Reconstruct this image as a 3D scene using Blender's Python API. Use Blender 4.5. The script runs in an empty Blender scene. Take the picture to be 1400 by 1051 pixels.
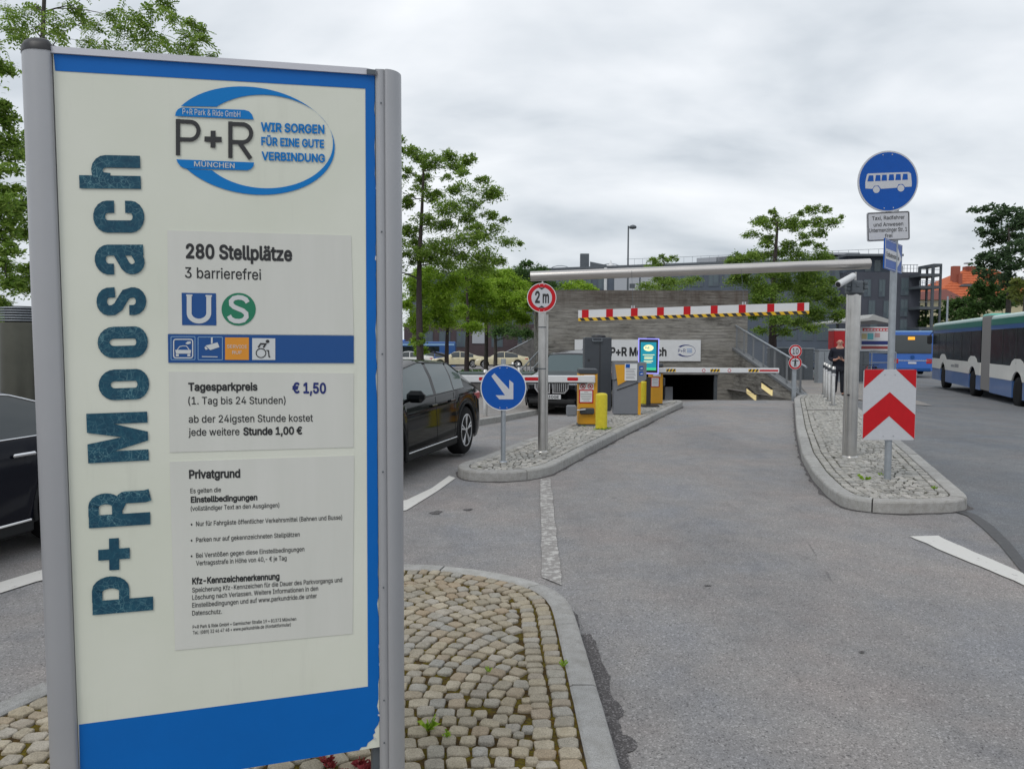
import bpy, bmesh, math, random
import numpy as np
from mathutils import Vector, Matrix, noise as mnoise
SC = bpy.context.scene
COL = SC.collection
RND = random.Random(7)
# ------------------------------------------------------------------ camera
CAMZ = 1.60
FPX = 1050.0
_p = math.atan(57.0 / FPX); _r = 0.0031
_f = Vector((0, math.cos(_p), -math.sin(_p)))
_r0 = Vector((1, 0, 0)); _u0 = Vector((0, math.sin(_p), math.cos(_p)))
_rt = _r0 * math.cos(_r) + _u0 * math.sin(_r)
_up = _u0 * math.cos(_r) - _r0 * math.sin(_r)
cam_data = bpy.data.cameras.new('camera')
cam_data.sensor_width = 36; cam_data.lens = 36 * FPX / 1400
cam_data.clip_start = 0.05; cam_data.clip_end = 3000
cam = bpy.data.objects.new('camera', cam_data); COL.objects.link(cam)
cam.matrix_world = Matrix(((_rt.x, _up.x, -_f.x, 0), (_rt.y, _up.y, -_f.y, 0), (_rt.z, _up.z, -_f.z, CAMZ), (0, 0, 0, 1)))
SC.camera = cam
# ------------------------------------------------------------------ world and sun
SUN_EL, SUN_AZ = math.radians(52), math.radians(215)
w = bpy.data.worlds.new('World'); SC.world = w; w.use_nodes = True
nt = w.node_tree; nt.nodes.clear()
def wn(t, **k):
    n = nt.nodes.new(t)
    for a, b in k.items(): setattr(n, a, b)
    return n
out = wn('ShaderNodeOutputWorld'); bg = wn('ShaderNodeBackground'); bg.inputs['Strength'].default_value = 0.1
sky = wn('ShaderNodeTexSky'); sky.sky_type = 'NISHITA'; sky.sun_disc = False
sky.sun_elevation = SUN_EL; sky.sun_rotation = SUN_AZ; sky.air_density = 1.4; sky.dust_density = 3
tc = wn('ShaderNodeTexCoord')
# cloud layer: direction projected on a high plane, so clouds flatten towards the horizon
sep = wn('ShaderNodeSeparateXYZ'); nt.links.new(tc.outputs['Generated'], sep.inputs[0])
zz = wn('ShaderNodeMath', operation='MAXIMUM'); nt.links.new(sep.outputs['Z'], zz.inputs[0]); zz.inputs[1].default_value = 0.0
za = wn('ShaderNodeMath', operation='ADD'); nt.links.new(zz.outputs[0], za.inputs[0]); za.inputs[1].default_value = 0.38
dx = wn('ShaderNodeMath', operation='DIVIDE'); nt.links.new(sep.outputs['X'], dx.inputs[0]); nt.links.new(za.outputs[0], dx.inputs[1])
dy = wn('ShaderNodeMath', operation='DIVIDE'); nt.links.new(sep.outputs['Y'], dy.inputs[0]); nt.links.new(za.outputs[0], dy.inputs[1])
cmb = wn('ShaderNodeCombineXYZ'); nt.links.new(dx.outputs[0], cmb.inputs[0]); nt.links.new(dy.outputs[0], cmb.inputs[1])
mp = wn('ShaderNodeMapping'); mp.inputs['Rotation'].default_value = (0, 0, 0.35); mp.inputs['Scale'].default_value = (0.8, 1.35, 1)
nt.links.new(cmb.outputs[0], mp.inputs[0])
n1 = wn('ShaderNodeTexNoise'); n1.inputs['Scale'].default_value = 1.7; n1.inputs['Detail'].default_value = 5; n1.inputs['Roughness'].default_value = 0.48; n1.inputs['Distortion'].default_value = 0.35
n2 = wn('ShaderNodeTexNoise'); n2.inputs['Scale'].default_value = 5.0; n2.inputs['Detail'].default_value = 5; n2.inputs['Roughness'].default_value = 0.5
nt.links.new(mp.outputs[0], n1.inputs[0]); nt.links.new(mp.outputs[0], n2.inputs[0])
mxn = wn('ShaderNodeMath', operation='MULTIPLY_ADD'); nt.links.new(n2.outputs['Fac'], mxn.inputs[0]); mxn.inputs[1].default_value = 0.26; nt.links.new(n1.outputs['Fac'], mxn.inputs[2])
cr = wn('ShaderNodeValToRGB'); nt.links.new(mxn.outputs[0], cr.inputs[0])
cr.color_ramp.elements[0].position = 0.46; cr.color_ramp.elements[0].color = (0.45, 0.50, 0.555, 1)
cr.color_ramp.elements[1].position = 0.84; cr.color_ramp.elements[1].color = (0.90, 0.92, 0.95, 1)
e = cr.color_ramp.elements.new(0.61); e.color = (0.66, 0.70, 0.745, 1)
cm = wn('ShaderNodeVectorMath', operation='SCALE'); nt.links.new(cr.outputs[0], cm.inputs[0]); cm.inputs['Scale'].default_value = 9.9
mix = wn('ShaderNodeMix', data_type='RGBA'); mix.inputs[0].default_value = 0.94
nt.links.new(sky.outputs[0], mix.inputs[6]); nt.links.new(cm.outputs[0], mix.inputs[7])
nt.links.new(mix.outputs[2], bg.inputs[0]); nt.links.new(bg.outputs[0], out.inputs[0])
sd = bpy.data.lights.new('sun', 'SUN'); sd.energy = 0.9; sd.angle = math.radians(25); sd.color = (1, 0.97, 0.93)
so = bpy.data.objects.new('sun', sd); COL.objects.link(so)
_sd = Vector((math.sin(SUN_AZ) * math.cos(SUN_EL), math.cos(SUN_AZ) * math.cos(SUN_EL), math.sin(SUN_EL)))
so.rotation_euler = _sd.to_track_quat('Z', 'Y').to_euler(); so.location = (0, 0, 20)
SC.view_settings.view_transform = 'Standard'; SC.view_settings.look = 'None'
SC.view_settings.exposure = 0.24; SC.view_settings.gamma = 1.0; SC.view_settings.use_curve_mapping = False
SC.render.engine = 'CYCLES'
SC.cycles.use_denoising = True
SC.cycles.max_bounces = 6; SC.cycles.transparent_max_bounces = 6

# ------------------------------------------------------------------ measuring helpers (photo pixel -> point in the place)
def ray(px, py): return _f + _rt * ((px - 700) / FPX) + _up * ((525.5 - py) / FPX)
def G(px, py, z=0.0):
    d = ray(px, py); t = (z - CAMZ) / d.z
    return Vector((d.x * t, d.y * t, z))
def P(px, py, Y):
    d = ray(px, py); t = Y / d.y
    return Vector((d.x * t, Y, CAMZ + d.z * t))
def sstep(t): t = min(1, max(0, t)); return t * t * (3 - 2 * t)
def g(x, y):
    b = -0.015 * (min(max(y, 18), 90) - 18)
    xl = 1.0 + 0.35 * (y - 10)
    l = -0.029 * min(max(y - 10, 0), 11) * sstep((xl - x) / 1.5)
    r = -0.2 * sstep((y - 12) / 10) * sstep((x - (4.6 + 0.35 * (y - 7.33))) / 2)
    return b + l * (1 - sstep((y - 30) / 20)) + r

# ------------------------------------------------------------------ materials
MATS = {}
def mat(name, col, rough=0.6, metal=0.0, spec=0.5, coat=0.0, var=0.0, scale=20, bump=0.0, bscale=60, emit=None, estr=1.0, dirt=0.0):
    if name in MATS: return MATS[name]
    m = bpy.data.materials.new(name); m.use_nodes = True; t = m.node_tree
    b = t.nodes['Principled BSDF']
    b.inputs['Base Color'].default_value = (*col, 1); b.inputs['Roughness'].default_value = rough
    b.inputs['Metallic'].default_value = metal; b.inputs['Specular IOR Level'].default_value = spec
    b.inputs['Coat Weight'].default_value = coat; b.inputs['Coat Roughness'].default_value = 0.04
    if var or dirt:
        c = t.nodes.new('ShaderNodeTexCoord'); n = t.nodes.new('ShaderNodeTexNoise')
        n.inputs['Scale'].default_value = scale; n.inputs['Detail'].default_value = 5; n.inputs['Roughness'].default_value = 0.65
        t.links.new(c.outputs['Object'], n.inputs[0])
        r = t.nodes.new('ShaderNodeMapRange'); r.inputs[1].default_value = 0.3; r.inputs[2].default_value = 0.7
        r.inputs[3].default_value = 1 - var; r.inputs[4].default_value = 1 + var * 0.6
        t.links.new(n.outputs['Fac'], r.inputs[0])
        v = t.nodes.new('ShaderNodeVectorMath'); v.operation = 'SCALE'; v.inputs[0].default_value = col
        t.links.new(r.outputs[0], v.inputs['Scale']); t.links.new(v.outputs[0], b.inputs['Base Color'])
    if bump:
        c = t.nodes.new('ShaderNodeTexCoord'); n = t.nodes.new('ShaderNodeTexNoise')
        n.inputs['Scale'].default_value = bscale; n.inputs['Detail'].default_value = 4
        t.links.new(c.outputs['Object'], n.inputs[0])
        bp = t.nodes.new('ShaderNodeBump'); bp.inputs['Strength'].default_value = bump; bp.inputs['Distance'].default_value = 0.01
        t.links.new(n.outputs['Fac'], bp.inputs['Height']); t.links.new(bp.outputs[0], b.inputs['Normal'])
    if emit:
        b.inputs['Emission Color'].default_value = (*emit, 1); b.inputs['Emission Strength'].default_value = estr
    MATS[name] = m; return m

class NT:   # small node-tree writer
    def __init__(s, name):
        s.m = bpy.data.materials.new(name); s.m.use_nodes = True; s.t = s.m.node_tree
        s.b = s.t.nodes['Principled BSDF']; MATS[name] = s.m
        s.c = s.t.nodes.new('ShaderNodeTexCoord'); s.o = s.c.outputs['Object']
        s.geo = s.t.nodes.new('ShaderNodeNewGeometry'); s.pos = s.geo.outputs['Position']
    def L(s, a, b): s.t.links.new(a, b)
    def N(s, scale, detail=4, rough=0.6, vec=None, mscale=None):
        n = s.t.nodes.new('ShaderNodeTexNoise'); n.inputs['Scale'].default_value = scale; n.inputs['Detail'].default_value = detail; n.inputs['Roughness'].default_value = rough
        v = vec or s.pos
        if mscale:
            mp = s.t.nodes.new('ShaderNodeMapping'); mp.inputs['Scale'].default_value = mscale; s.L(v, mp.inputs[0]); v = mp.outputs[0]
        s.L(v, n.inputs[0]); return n.outputs['Fac']
    def V(s, scale, feature='F1', vec=None, mscale=None):
        n = s.t.nodes.new('ShaderNodeTexVoronoi'); n.feature = feature; n.inputs['Scale'].default_value = scale
        v = vec or s.pos
        if mscale:
            mp = s.t.nodes.new('ShaderNodeMapping'); mp.inputs['Scale'].default_value = mscale; s.L(v, mp.inputs[0]); v = mp.outputs[0]
        s.L(v, n.inputs[0]); return n
    def R(s, fac, *stops):
        r = s.t.nodes.new('ShaderNodeValToRGB'); el = r.color_ramp.elements
        while len(el) < len(stops): el.new(0.5)
        for e, (p, c) in zip(el, stops): e.position = p; e.color = (*c, 1) if len(c) == 3 else c
        s.L(fac, r.inputs[0]); return r.outputs[0]
    def MR(s, v, a, b, c, d):
        r = s.t.nodes.new('ShaderNodeMapRange'); s.L(v, r.inputs[0])
        for i, q in enumerate((a, b, c, d)): r.inputs[i + 1].default_value = q
        return r.outputs[0]
    def MX(s, f, a, b, mode='MIX'):
        m = s.t.nodes.new('ShaderNodeMix'); m.data_type = 'RGBA'; m.blend_type = mode
        for sock, v in ((m.inputs[0], f), (m.inputs[6], a), (m.inputs[7], b)):
            if isinstance(v, (int, float)): sock.default_value = v
            elif isinstance(v, tuple): sock.default_value = (*v, 1)
            else: s.L(v, sock)
        return m.outputs[2]
    def MA(s, op, a, b=None):
        m = s.t.nodes.new('ShaderNodeMath'); m.operation = op
        for i, v in enumerate((a, b)):
            if v is None: continue
            if isinstance(v, (int, float)): m.inputs[i].default_value = v
            else: s.L(v, m.inputs[i])
        return m.outputs[0]
    def bump(s, h, st, d=0.01):
        b = s.t.nodes.new('ShaderNodeBump'); b.inputs['Strength'].default_value = st; b.inputs['Distance'].default_value = d
        s.L(h, b.inputs['Height']); s.L(b.outputs[0], s.b.inputs['Normal'])
    def fin(s, col, rough=0.8, spec=0.4):
        s.L(col, s.b.inputs['Base Color'])
        if isinstance(rough, (int, float)): s.b.inputs['Roughness'].default_value = rough
        else: s.L(rough, s.b.inputs['Roughness'])
        s.b.inputs['Specular IOR Level'].default_value = spec; return s.m

def asphalt(name, base, light, dark):
    k = NT(name)
    sp = k.V(185); s3 = k.V(110)
    grit = k.R(sp.outputs['Color'], (0.0, dark), (0.22, tuple(q * .80 for q in base)), (0.55, base), (0.72, base), (0.93, tuple((q + w_) / 2 for q, w_ in zip(base, light))), (1.0, light))
    c = k.MX(k.MR(s3.outputs['Color'], 0.80, 0.86, 0, 0.5), grit, light); c = k.MX(k.MR(s3.outputs['Color'], 0.16, 0.10, 0, 0.5), c, dark)
    fine = k.N(330, 2, 0.7)
    tint = k.N(0.9, 4, 0.6); c = k.MX(1.0, c, k.R(tint, (0.32, (0.93, 0.97, 1.03)), (0.5, (1, 1, 1)), (0.66, (1.05, 1.0, 0.98))), 'MULTIPLY')
    big = k.N(0.45, 5, 0.65, mscale=(1.6, .6, 1)); c = k.MX(1.0, c, k.R(big, (0.3, (0.80, 0.81, 0.83)), (0.52, (1, 1, 1)), (0.75, (1.12, 1.10, 1.08))), 'MULTIPLY')
    med = k.N(4, 5, 0.7); c = k.MX(1.0, c, k.R(med, (0.3, (0.88, 0.88, 0.89)), (0.7, (1.08, 1.08, 1.07))), 'MULTIPLY')
    st = k.N(1.3, 6, 0.75, mscale=(2.0, 0.7, 1)); c = k.MX(k.MR(st, 0.60, 0.75, 0, 0.35), c, dark)
    cr = k.V(0.35, 'DISTANCE_TO_EDGE', mscale=(1, 1, 0)); brk = k.N(1.2, 3, 0.6)
    cf = k.MA('MULTIPLY', k.MR(cr.outputs['Distance'], 0.0, 0.004, 0.45, 0), k.MR(brk, 0.56, 0.62, 0, 1)); c = k.MX(cf, c, dark)
    k.bump(k.MA('ADD', sp.outputs['Distance'], fine), 0.6, 0.004)
    return k.fin(c, 0.85, 0.25)
M_ASPH = asphalt('asphalt worn', (0.272, 0.262, 0.256), (0.50, 0.48, 0.47), (0.055, 0.053, 0.054))
M_ASPH2 = asphalt('asphalt bluish', (0.18, 0.186, 0.193), (0.34, 0.35, 0.36), (0.06, 0.063, 0.068))
M_PAVE = asphalt('pavement light', (0.30, 0.28, 0.26), (0.42, 0.40, 0.38), (0.15, 0.14, 0.13))

def stone_mat(name, cols, rough=0.85, speck=180):
    k = NT(name)
    oi = k.t.nodes.new('ShaderNodeObjectInfo')
    rn = k.MA('FRACT', k.MA('ADD', oi.outputs['Random'], k.geo.outputs['Random Per Island']))
    n = len(cols); base = k.R(rn, *[(i / (n - 1), c) for i, c in enumerate(cols)])
    s1 = k.N(speck, 3, 0.7); c = k.MX(1.0, base, k.R(s1, (0.3, (0.60, 0.60, 0.61)), (0.5, (1, 1, 1)), (0.7, (1.3, 1.3, 1.28))), 'MULTIPLY')
    s2 = k.N(14, 4, 0.6); c = k.MX(1.0, c, k.R(s2, (0.3, (0.82, 0.81, 0.78)), (0.65, (1.08, 1.08, 1.08))), 'MULTIPLY')
    k.bump(k.MA('ADD', s1, k.N(45, 3, 0.6)), 0.55, 0.004)
    return k.fin(c, rough, 0.35)
M_COBBLE = stone_mat('granite cobble warm', [(0.32, 0.272, 0.195), (0.38, 0.33, 0.245), (0.30, 0.265, 0.205), (0.35, 0.31, 0.24), (0.41, 0.36, 0.275), (0.32, 0.28, 0.215), (0.33, 0.26, 0.18), (0.30, 0.29, 0.265), (0.37, 0.335, 0.28), (0.28, 0.255, 0.21), (0.33, 0.31, 0.265)])
M_COBBLE2 = stone_mat('granite cobble grey', [(0.30, 0.29, 0.265), (0.40, 0.39, 0.36), (0.24, 0.235, 0.22), (0.35, 0.345, 0.33), (0.45, 0.43, 0.40), (0.33, 0.33, 0.31)], speck=90)
M_KERB = stone_mat('granite kerb', [(0.33, 0.325, 0.315), (0.38, 0.375, 0.36), (0.30, 0.30, 0.295), (0.36, 0.35, 0.335)], speck=240)
k = NT('moss joint'); n = k.N(9, 5, 0.7); c = k.R(n, (0.30, (0.045, 0.032, 0.018)), (0.45, (0.10, 0.062, 0.018)), (0.54, (0.15, 0.12, 0.012)), (0.68, (0.14, 0.055, 0.010)))
c = k.MX(k.MR(k.N(60, 4, 0.7), 0.4, 0.7, 0, 0.75), c, (0.035, 0.03, 0.025)); k.bump(k.N(90, 4, 0.7), 0.9, 0.01); M_MOSS = k.fin(c, 0.95, 0.1)
k = NT('sand joint'); n = k.N(12, 5, 0.7); c = k.R(n, (0.35, (0.05, 0.05, 0.045)), (0.55, (0.10, 0.098, 0.08)), (0.68, (0.09, 0.10, 0.04))); k.bump(k.N(90, 3), 0.6); M_JOINT = k.fin(c, 0.95, 0.1)
def paint_line(name, keep):
    k = NT(name); n = k.N(16, 6, 0.75); n2 = k.V(150); wear = k.MA('ADD', n, k.MA('MULTIPLY', k.N(130, 3, 0.7), 0.35))
    wf = k.MR(wear, keep, keep + 0.05, 0, 1)
    c = k.MX(wf, (0.60, 0.59, 0.56), (0.25, 0.235, 0.225))
    if keep < .7: c = k.MX(0.35, c, (0.30, 0.285, 0.27)); c = k.MX(1.0, c, k.R(k.N(240, 3, 0.7), (0.3, (0.78, 0.78, 0.78)), (0.65, (1.06, 1.06, 1.06))), 'MULTIPLY')
    k.bump(n2.outputs['Distance'], 0.4, 0.004); return k.fin(c, 0.7, 0.3)
M_LINE = paint_line('road paint', 0.80); M_LINEW = paint_line('road paint worn', 0.615)
M_TAR = mat('tar seam', (0.06, 0.06, 0.062), 0.6, var=0.3, scale=30, bump=0.3)
k = NT('board marked concrete')
bd = k.N(1.0, 6, 0.7, mscale=(0.6, 0.6, 9)); bd2 = k.N(3, 7, 0.8, mscale=(0.5, 0.5, 5.5)); st = k.N(1.0, 5, 0.7, mscale=(2.2, 2.2, 0.25))
c = k.R(bd, (0.30, (0.14, 0.13, 0.115)), (0.50, (0.225, 0.215, 0.195)), (0.70, (0.32, 0.31, 0.285)))
c = k.MX(1.0, c, k.R(bd2, (0.34, (0.30, 0.29, 0.28)), (0.46, (0.95, 0.95, 0.95)), (0.66, (1.45, 1.45, 1.42))), 'MULTIPLY')
pt = k.N(1.0, 6, 0.72, mscale=(.55, .55, 1.1)); pt2 = k.N(1.0, 6, 0.8, mscale=(1.6, 1.6, 7))
c = k.MX(k.MA('MULTIPLY', k.MR(pt, 0.50, 0.62, 0, .8), k.MR(pt2, 0.38, 0.60, 0, 1)), c, (0.06, 0.055, 0.05)); c = k.MX(k.MR(pt, 0.46, 0.32, 0, .45), c, (0.33, 0.32, 0.30))
sz = k.t.nodes.new('ShaderNodeSeparateXYZ'); k.L(k.pos, sz.inputs[0])
top = k.MA('MULTIPLY', k.MR(sz.outputs['Z'], 2.75, 3.25, 0, 1), k.MR(st, 0.25, 0.55, 1, 0.45)); c = k.MX(top, c, (0.075, 0.055, 0.045))
wv = k.t.nodes.new('ShaderNodeMath'); wv.operation = 'PINGPONG'; k.L(sz.outputs['Z'], wv.inputs[0]); wv.inputs[1].default_value = 0.06
ln = k.MR(wv.outputs[0], 0.0, 0.010, 0.55, 0); c = k.MX(k.MA('MULTIPLY', ln, k.MR(bd2, 0.4, 0.6, 0.3, 1)), c, (0.05, 0.045, 0.04))
k.bump(k.MA('ADD', bd2, k.MA('MULTIPLY', ln, -0.6)), 0.8, 0.03); M_BOARD = k.fin(c, 0.9, 0.2)
M_CONC = mat('concrete grey', (0.27, 0.26, 0.245), 0.9, var=0.3, scale=3, bump=0.3, bscale=25)
M_CONCD = mat('concrete dark', (0.12, 0.115, 0.11), 0.9, var=0.4, scale=2.5, bump=0.3, bscale=25)
M_VENT = mat('dull stainless', (0.11, 0.11, 0.09), 0.35, 0.75, var=0.15, scale=3)
M_STEEL = mat('stainless steel', (0.55, 0.54, 0.52), 0.30, 0.9, var=0.12, scale=8)
M_GALV = mat('galvanised steel', (0.36, 0.39, 0.42), 0.5, 0.55, var=0.15, scale=14)
M_GALVD = mat('dark grey steel', (0.10, 0.115, 0.13), 0.5, 0.2, var=0.2, scale=10)
M_RAIL = mat('grey painted rail', (0.20, 0.21, 0.22), 0.5, 0.3)
M_ALU = mat('anodised aluminium', (0.375, 0.38, 0.395), 0.42, 0.3, spec=0.4, var=0.05, scale=2.5)
M_ALUL = mat('light alu rail', (0.56, 0.56, 0.60), 0.45, 0.2)
M_BEAM = mat('polished beam', (0.60, 0.57, 0.54), 0.30, 0.85, var=0.06, scale=3)
M_BLACK = mat('black plastic', (0.018, 0.018, 0.02), 0.45)
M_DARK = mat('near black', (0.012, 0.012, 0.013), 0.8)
M_RUB = mat('tyre rubber', (0.012, 0.012, 0.013), 0.85, spec=0.2, bump=0.2, bscale=120)
M_WHITE = mat('white sheet', (0.66, 0.67, 0.68), 0.45, var=0.05, scale=5)
M_REFL = mat('retroreflective white', (0.52, 0.53, 0.56), 0.4, var=0.05, scale=30)
M_RED = mat('sign red', (0.50, 0.006, 0.012), 0.45, spec=.3, var=0.08, scale=12)
M_SBLUE = mat('sign blue', (0.0, 0.078, 0.38), 0.45, spec=.3, var=0.06, scale=12)
M_YEL = mat('bollard yellow', (0.62, 0.52, 0.02), 0.5, var=0.12, scale=14)
M_ORG = mat('machine orange yellow', (0.66, 0.32, 0.012), 0.45, var=0.08, scale=6)
M_MGREY = mat('machine grey', (0.17, 0.18, 0.20), 0.45, var=0.06, scale=6)
M_MDARK = mat('machine anthracite', (0.045, 0.052, 0.062), 0.45, var=0.1, scale=6)
M_HYEL = mat('hazard yellow', (0.70, 0.42, 0.01), 0.5)
M_BLUE = mat('pylon blue', (0.0, 0.125, 0.46), 0.45, spec=.25, var=0.07, scale=3)
k = NT('pylon cream face'); c = k.R(k.N(1.6, 5, 0.6), (0.3, (0.64, 0.66, 0.56)), (0.7, (0.71, 0.72, 0.635)))
c = k.MX(k.MR(k.N(3, 5, 0.7, mscale=(6, 6, 0.5)), 0.55, 0.8, 0, 0.25), c, (0.46, 0.465, 0.40)); M_CREAM = k.fin(c, 0.33, 0.45)
k = NT('foil sheet grey'); c = k.R(k.N(2.2, 5, 0.6, mscale=(5, 5, 0.6)), (0.3, (0.60, 0.605, 0.555)), (0.7, (0.645, 0.645, 0.60))); M_FOIL = k.fin(c, 0.4, 0.4)
k = NT('weathered teal letter')
v = k.V(55, 'DISTANCE_TO_EDGE'); cr_ = k.MR(v.outputs['Distance'], 0.0, 0.05, 1, 0); msk = k.MR(k.N(9, 5, 0.7), 0.44, 0.62, 0.1, 1)
c = k.R(k.N(60, 4, 0.7), (0.3, (0.006, 0.045, 0.085)), (0.7, (0.014, 0.085, 0.13)))
fl = k.MA('MULTIPLY', k.MR(k.N(160, 4, 0.8), 0.55, 0.62, 0, 1), msk)
c = k.MX(k.MA('MULTIPLY', k.MA('MAXIMUM', k.MA('MULTIPLY', cr_, 0.7), fl), k.MA('MULTIPLY', msk, 0.62)), c, (0.22, 0.42, 0.45)); M_TEAL = k.fin(c, 0.55, 0.3)
M_INK = mat('black ink', (0.02, 0.021, 0.022), 0.45)
M_INKB = mat('blue ink', (0.0, 0.18, 0.52), 0.45, spec=.25)
M_INKN = mat('navy ink', (0.012, 0.025, 0.16), 0.45)
M_NAVY = mat('u-bahn blue', (0.001, 0.065, 0.25), 0.4)
M_GREEN = mat('s-bahn green', (0.006, 0.18, 0.09), 0.4)
M_ORANGE = mat('service orange', (0.68, 0.27, 0.02), 0.45)
M_PALE = mat('pale print', (0.58, 0.60, 0.60), 0.45)
M_LBLUE = mat('light blue print', (0.25, 0.42, 0.62), 0.45)
M_CARB = mat('black car paint', (0.004, 0.005, 0.006), 0.07, 0.0, spec=0.16)
M_CARN = mat('dark blue black paint', (0.006, 0.007, 0.012), 0.10, 0.0, spec=0.18)
M_CREAMC = mat('taxi cream paint', (0.56, 0.50, 0.33), 0.25, coat=0.8)
M_WHITEC = mat('white car paint', (0.62, 0.62, 0.60), 0.25, coat=0.8)
M_BLUEC = mat('blue car paint', (0.03, 0.08, 0.30), 0.25, coat=0.8)
M_GLASS = mat('car window glass', (0.03, 0.038, 0.04), 0.04, 0.0, spec=0.9)
M_CARS = mat('suv paint', (0.005, 0.006, 0.008), 0.10, 0.0, spec=0.35, coat=0.25)
M_GLASSL = mat('clear tinted window', (0.065, 0.095, 0.10), 0.05, 0.0, spec=0.6)
M_CHROME = mat('chrome', (0.75, 0.76, 0.78), 0.15, 1.0)
M_RIM = mat('alloy rim', (0.62, 0.63, 0.65), 0.35, 0.55)
M_PLASTIC = mat('dark car plastic', (0.012, 0.013, 0.014), 0.6, spec=.25)
M_TAIL = mat('tail lamp red', (0.45, 0.01, 0.015), 0.15, coat=1.0)
M_LAMP = mat('headlamp', (0.7, 0.74, 0.78), 0.1, 0.2, coat=1.0)
M_LAMPON = mat('headlamp lit', (0.8, 0.85, 0.9), 0.2, emit=(0.8, 0.9, 1.0), estr=1.4)
M_BUSW = mat('bus white', (0.82, 0.81, 0.76), 0.3, coat=0.5, var=0.05, scale=1.5)
M_BUSB = mat('bus lower blue', (0.07, 0.15, 0.36), 0.35, coat=0.4, var=0.06, scale=1.5)
M_BUSC = mat('bus bright blue', (0.035, 0.14, 0.50), 0.3, coat=0.5)
M_BUSG = mat('bus roof green', (0.01, 0.16, 0.12), 0.35, coat=0.3)
M_BUSRB = mat('bus roof blue', (0.015, 0.08, 0.26), 0.35, coat=0.3)
M_BUSTOP = mat('bus roof pale', (0.45, 0.58, 0.56), 0.4)
M_MINT = mat('bus roof unit mint', (0.12, 0.42, 0.34), 0.4)
k = NT('bus window glass'); nn = k.N(2.2, 4, 0.6, mscale=(1, 1, 2)); c = k.R(nn, (0.35, (0.003, 0.006, 0.007)), (0.7, (0.022, 0.032, 0.034))); M_BUSGL = k.fin(c, 0.2, 0.12)
M_BELLOW = mat('bus bellows grey', (0.20, 0.195, 0.195), 0.8)
M_BLD = mat('dark cladding', (0.062, 0.068, 0.088), 0.7, var=0.12, scale=0.8)
M_BLD2 = mat('blue grey cladding', (0.075, 0.095, 0.125), 0.7, var=0.12, scale=0.8)
M_BFR = mat('building window frame', (0.07, 0.09, 0.11), 0.5)
M_BGL = mat('building glass', (0.075, 0.105, 0.12), 0.25, spec=0.6)
M_BPAN = mat('pale facade panel', (0.36, 0.38, 0.41), 0.6)
M_ROOFT = NT('red roof tiles'); 
c = M_ROOFT.R(M_ROOFT.N(2, 4, 0.7), (0.3, (0.42, 0.105, 0.045)), (0.7, (0.56, 0.16, 0.075))); M_ROOFT = M_ROOFT.fin(c, 0.85, 0.2)
M_TILEB = mat('chimney brick', (0.30, 0.09, 0.06), 0.9)
M_WALLY = mat('cream render', (0.50, 0.46, 0.30), 0.9, var=0.08, scale=1)
M_BARK = mat('bark', (0.065, 0.058, 0.05), 0.95, var=0.4, scale=12, bump=0.6, bscale=18)
M_BARK2 = mat('bark reddish', (0.055, 0.042, 0.040), 0.95, var=0.35, scale=12, bump=0.6, bscale=18)
M_SKIN = mat('skin', (0.50, 0.27, 0.20), 0.55)
M_NAVYC = mat('navy jacket cloth', (0.008, 0.010, 0.020), 0.9)
M_TROU = mat('dark trousers', (0.010, 0.012, 0.020), 0.9)
M_SHOE = mat('black shoe', (0.01, 0.01, 0.01), 0.4)
M_TEALS = mat('screen teal', (0.01, 0.16, 0.22), 0.2, emit=(0.0, 0.19, 0.26), estr=0.8)
M_SGRN = mat('screen green', (0.03, 0.4, 0.2), 0.3, emit=(0.04, 0.45, 0.2), estr=0.7)
M_SYEL = mat('screen yellow', (0.6, 0.6, 0.3), 0.3, emit=(0.75, 0.75, 0.4), estr=0.8)
M_VIOL = mat('lit violet edge', (0.3, 0.28, 0.75), 0.4, emit=(0.28, 0.28, 0.85), estr=0.7)
M_LEDO = mat('amber display', (0.7, 0.3, 0.02), 0.4, emit=(1.0, 0.42, 0.03), estr=0.7)
M_LIGHTY = mat('lit reflector panel', (0.7, 0.6, 0.3), 0.4, emit=(0.9, 0.72, 0.36), estr=0.45)
M_CANOPY = mat('canopy pale', (0.40, 0.40, 0.39), 0.7)
M_ADRED = mat('booth red', (0.52, 0.01, 0.015), 0.45)
M_PLANTG = mat('low planting', (0.05, 0.08, 0.03), 0.9)
M_SEDUM = mat('red sedum', (0.28, 0.035, 0.04), 0.8)
def leafmat(name, a, b, cc):
    m = bpy.data.materials.new(name); m.use_nodes = True; t = m.node_tree; t.nodes.remove(t.nodes['Principled BSDF'])
    o = t.nodes['Material Output']; ge = t.nodes.new('ShaderNodeNewGeometry')
    r = t.nodes.new('ShaderNodeValToRGB'); el = r.color_ramp.elements; el.new(0.5)
    for e_, (p_, q_) in zip(el, ((0, a), (0.5, b), (1, cc))): e_.position = p_; e_.color = (*q_, 1)
    t.links.new(ge.outputs['Random Per Island'], r.inputs[0])
    d = t.nodes.new('ShaderNodeBsdfPrincipled'); d.inputs['Roughness'].default_value = 0.55; d.inputs['Specular IOR Level'].default_value = 0.25
    tr = t.nodes.new('ShaderNodeBsdfTranslucent'); mx = t.nodes.new('ShaderNodeMixShader'); mx.inputs[0].default_value = 0.5
    t.links.new(r.outputs[0], d.inputs['Base Color']); t.links.new(r.outputs[0], tr.inputs[0])
    t.links.new(d.outputs[0], mx.inputs[1]); t.links.new(tr.outputs[0], mx.inputs[2]); t.links.new(mx.outputs[0], o.inputs[0])
    MATS[name] = m; return m
L_MID = leafmat('leaf mid green', (0.10, 0.18, 0.025), (0.20, 0.32, 0.05), (0.32, 0.43, 0.10))
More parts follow.
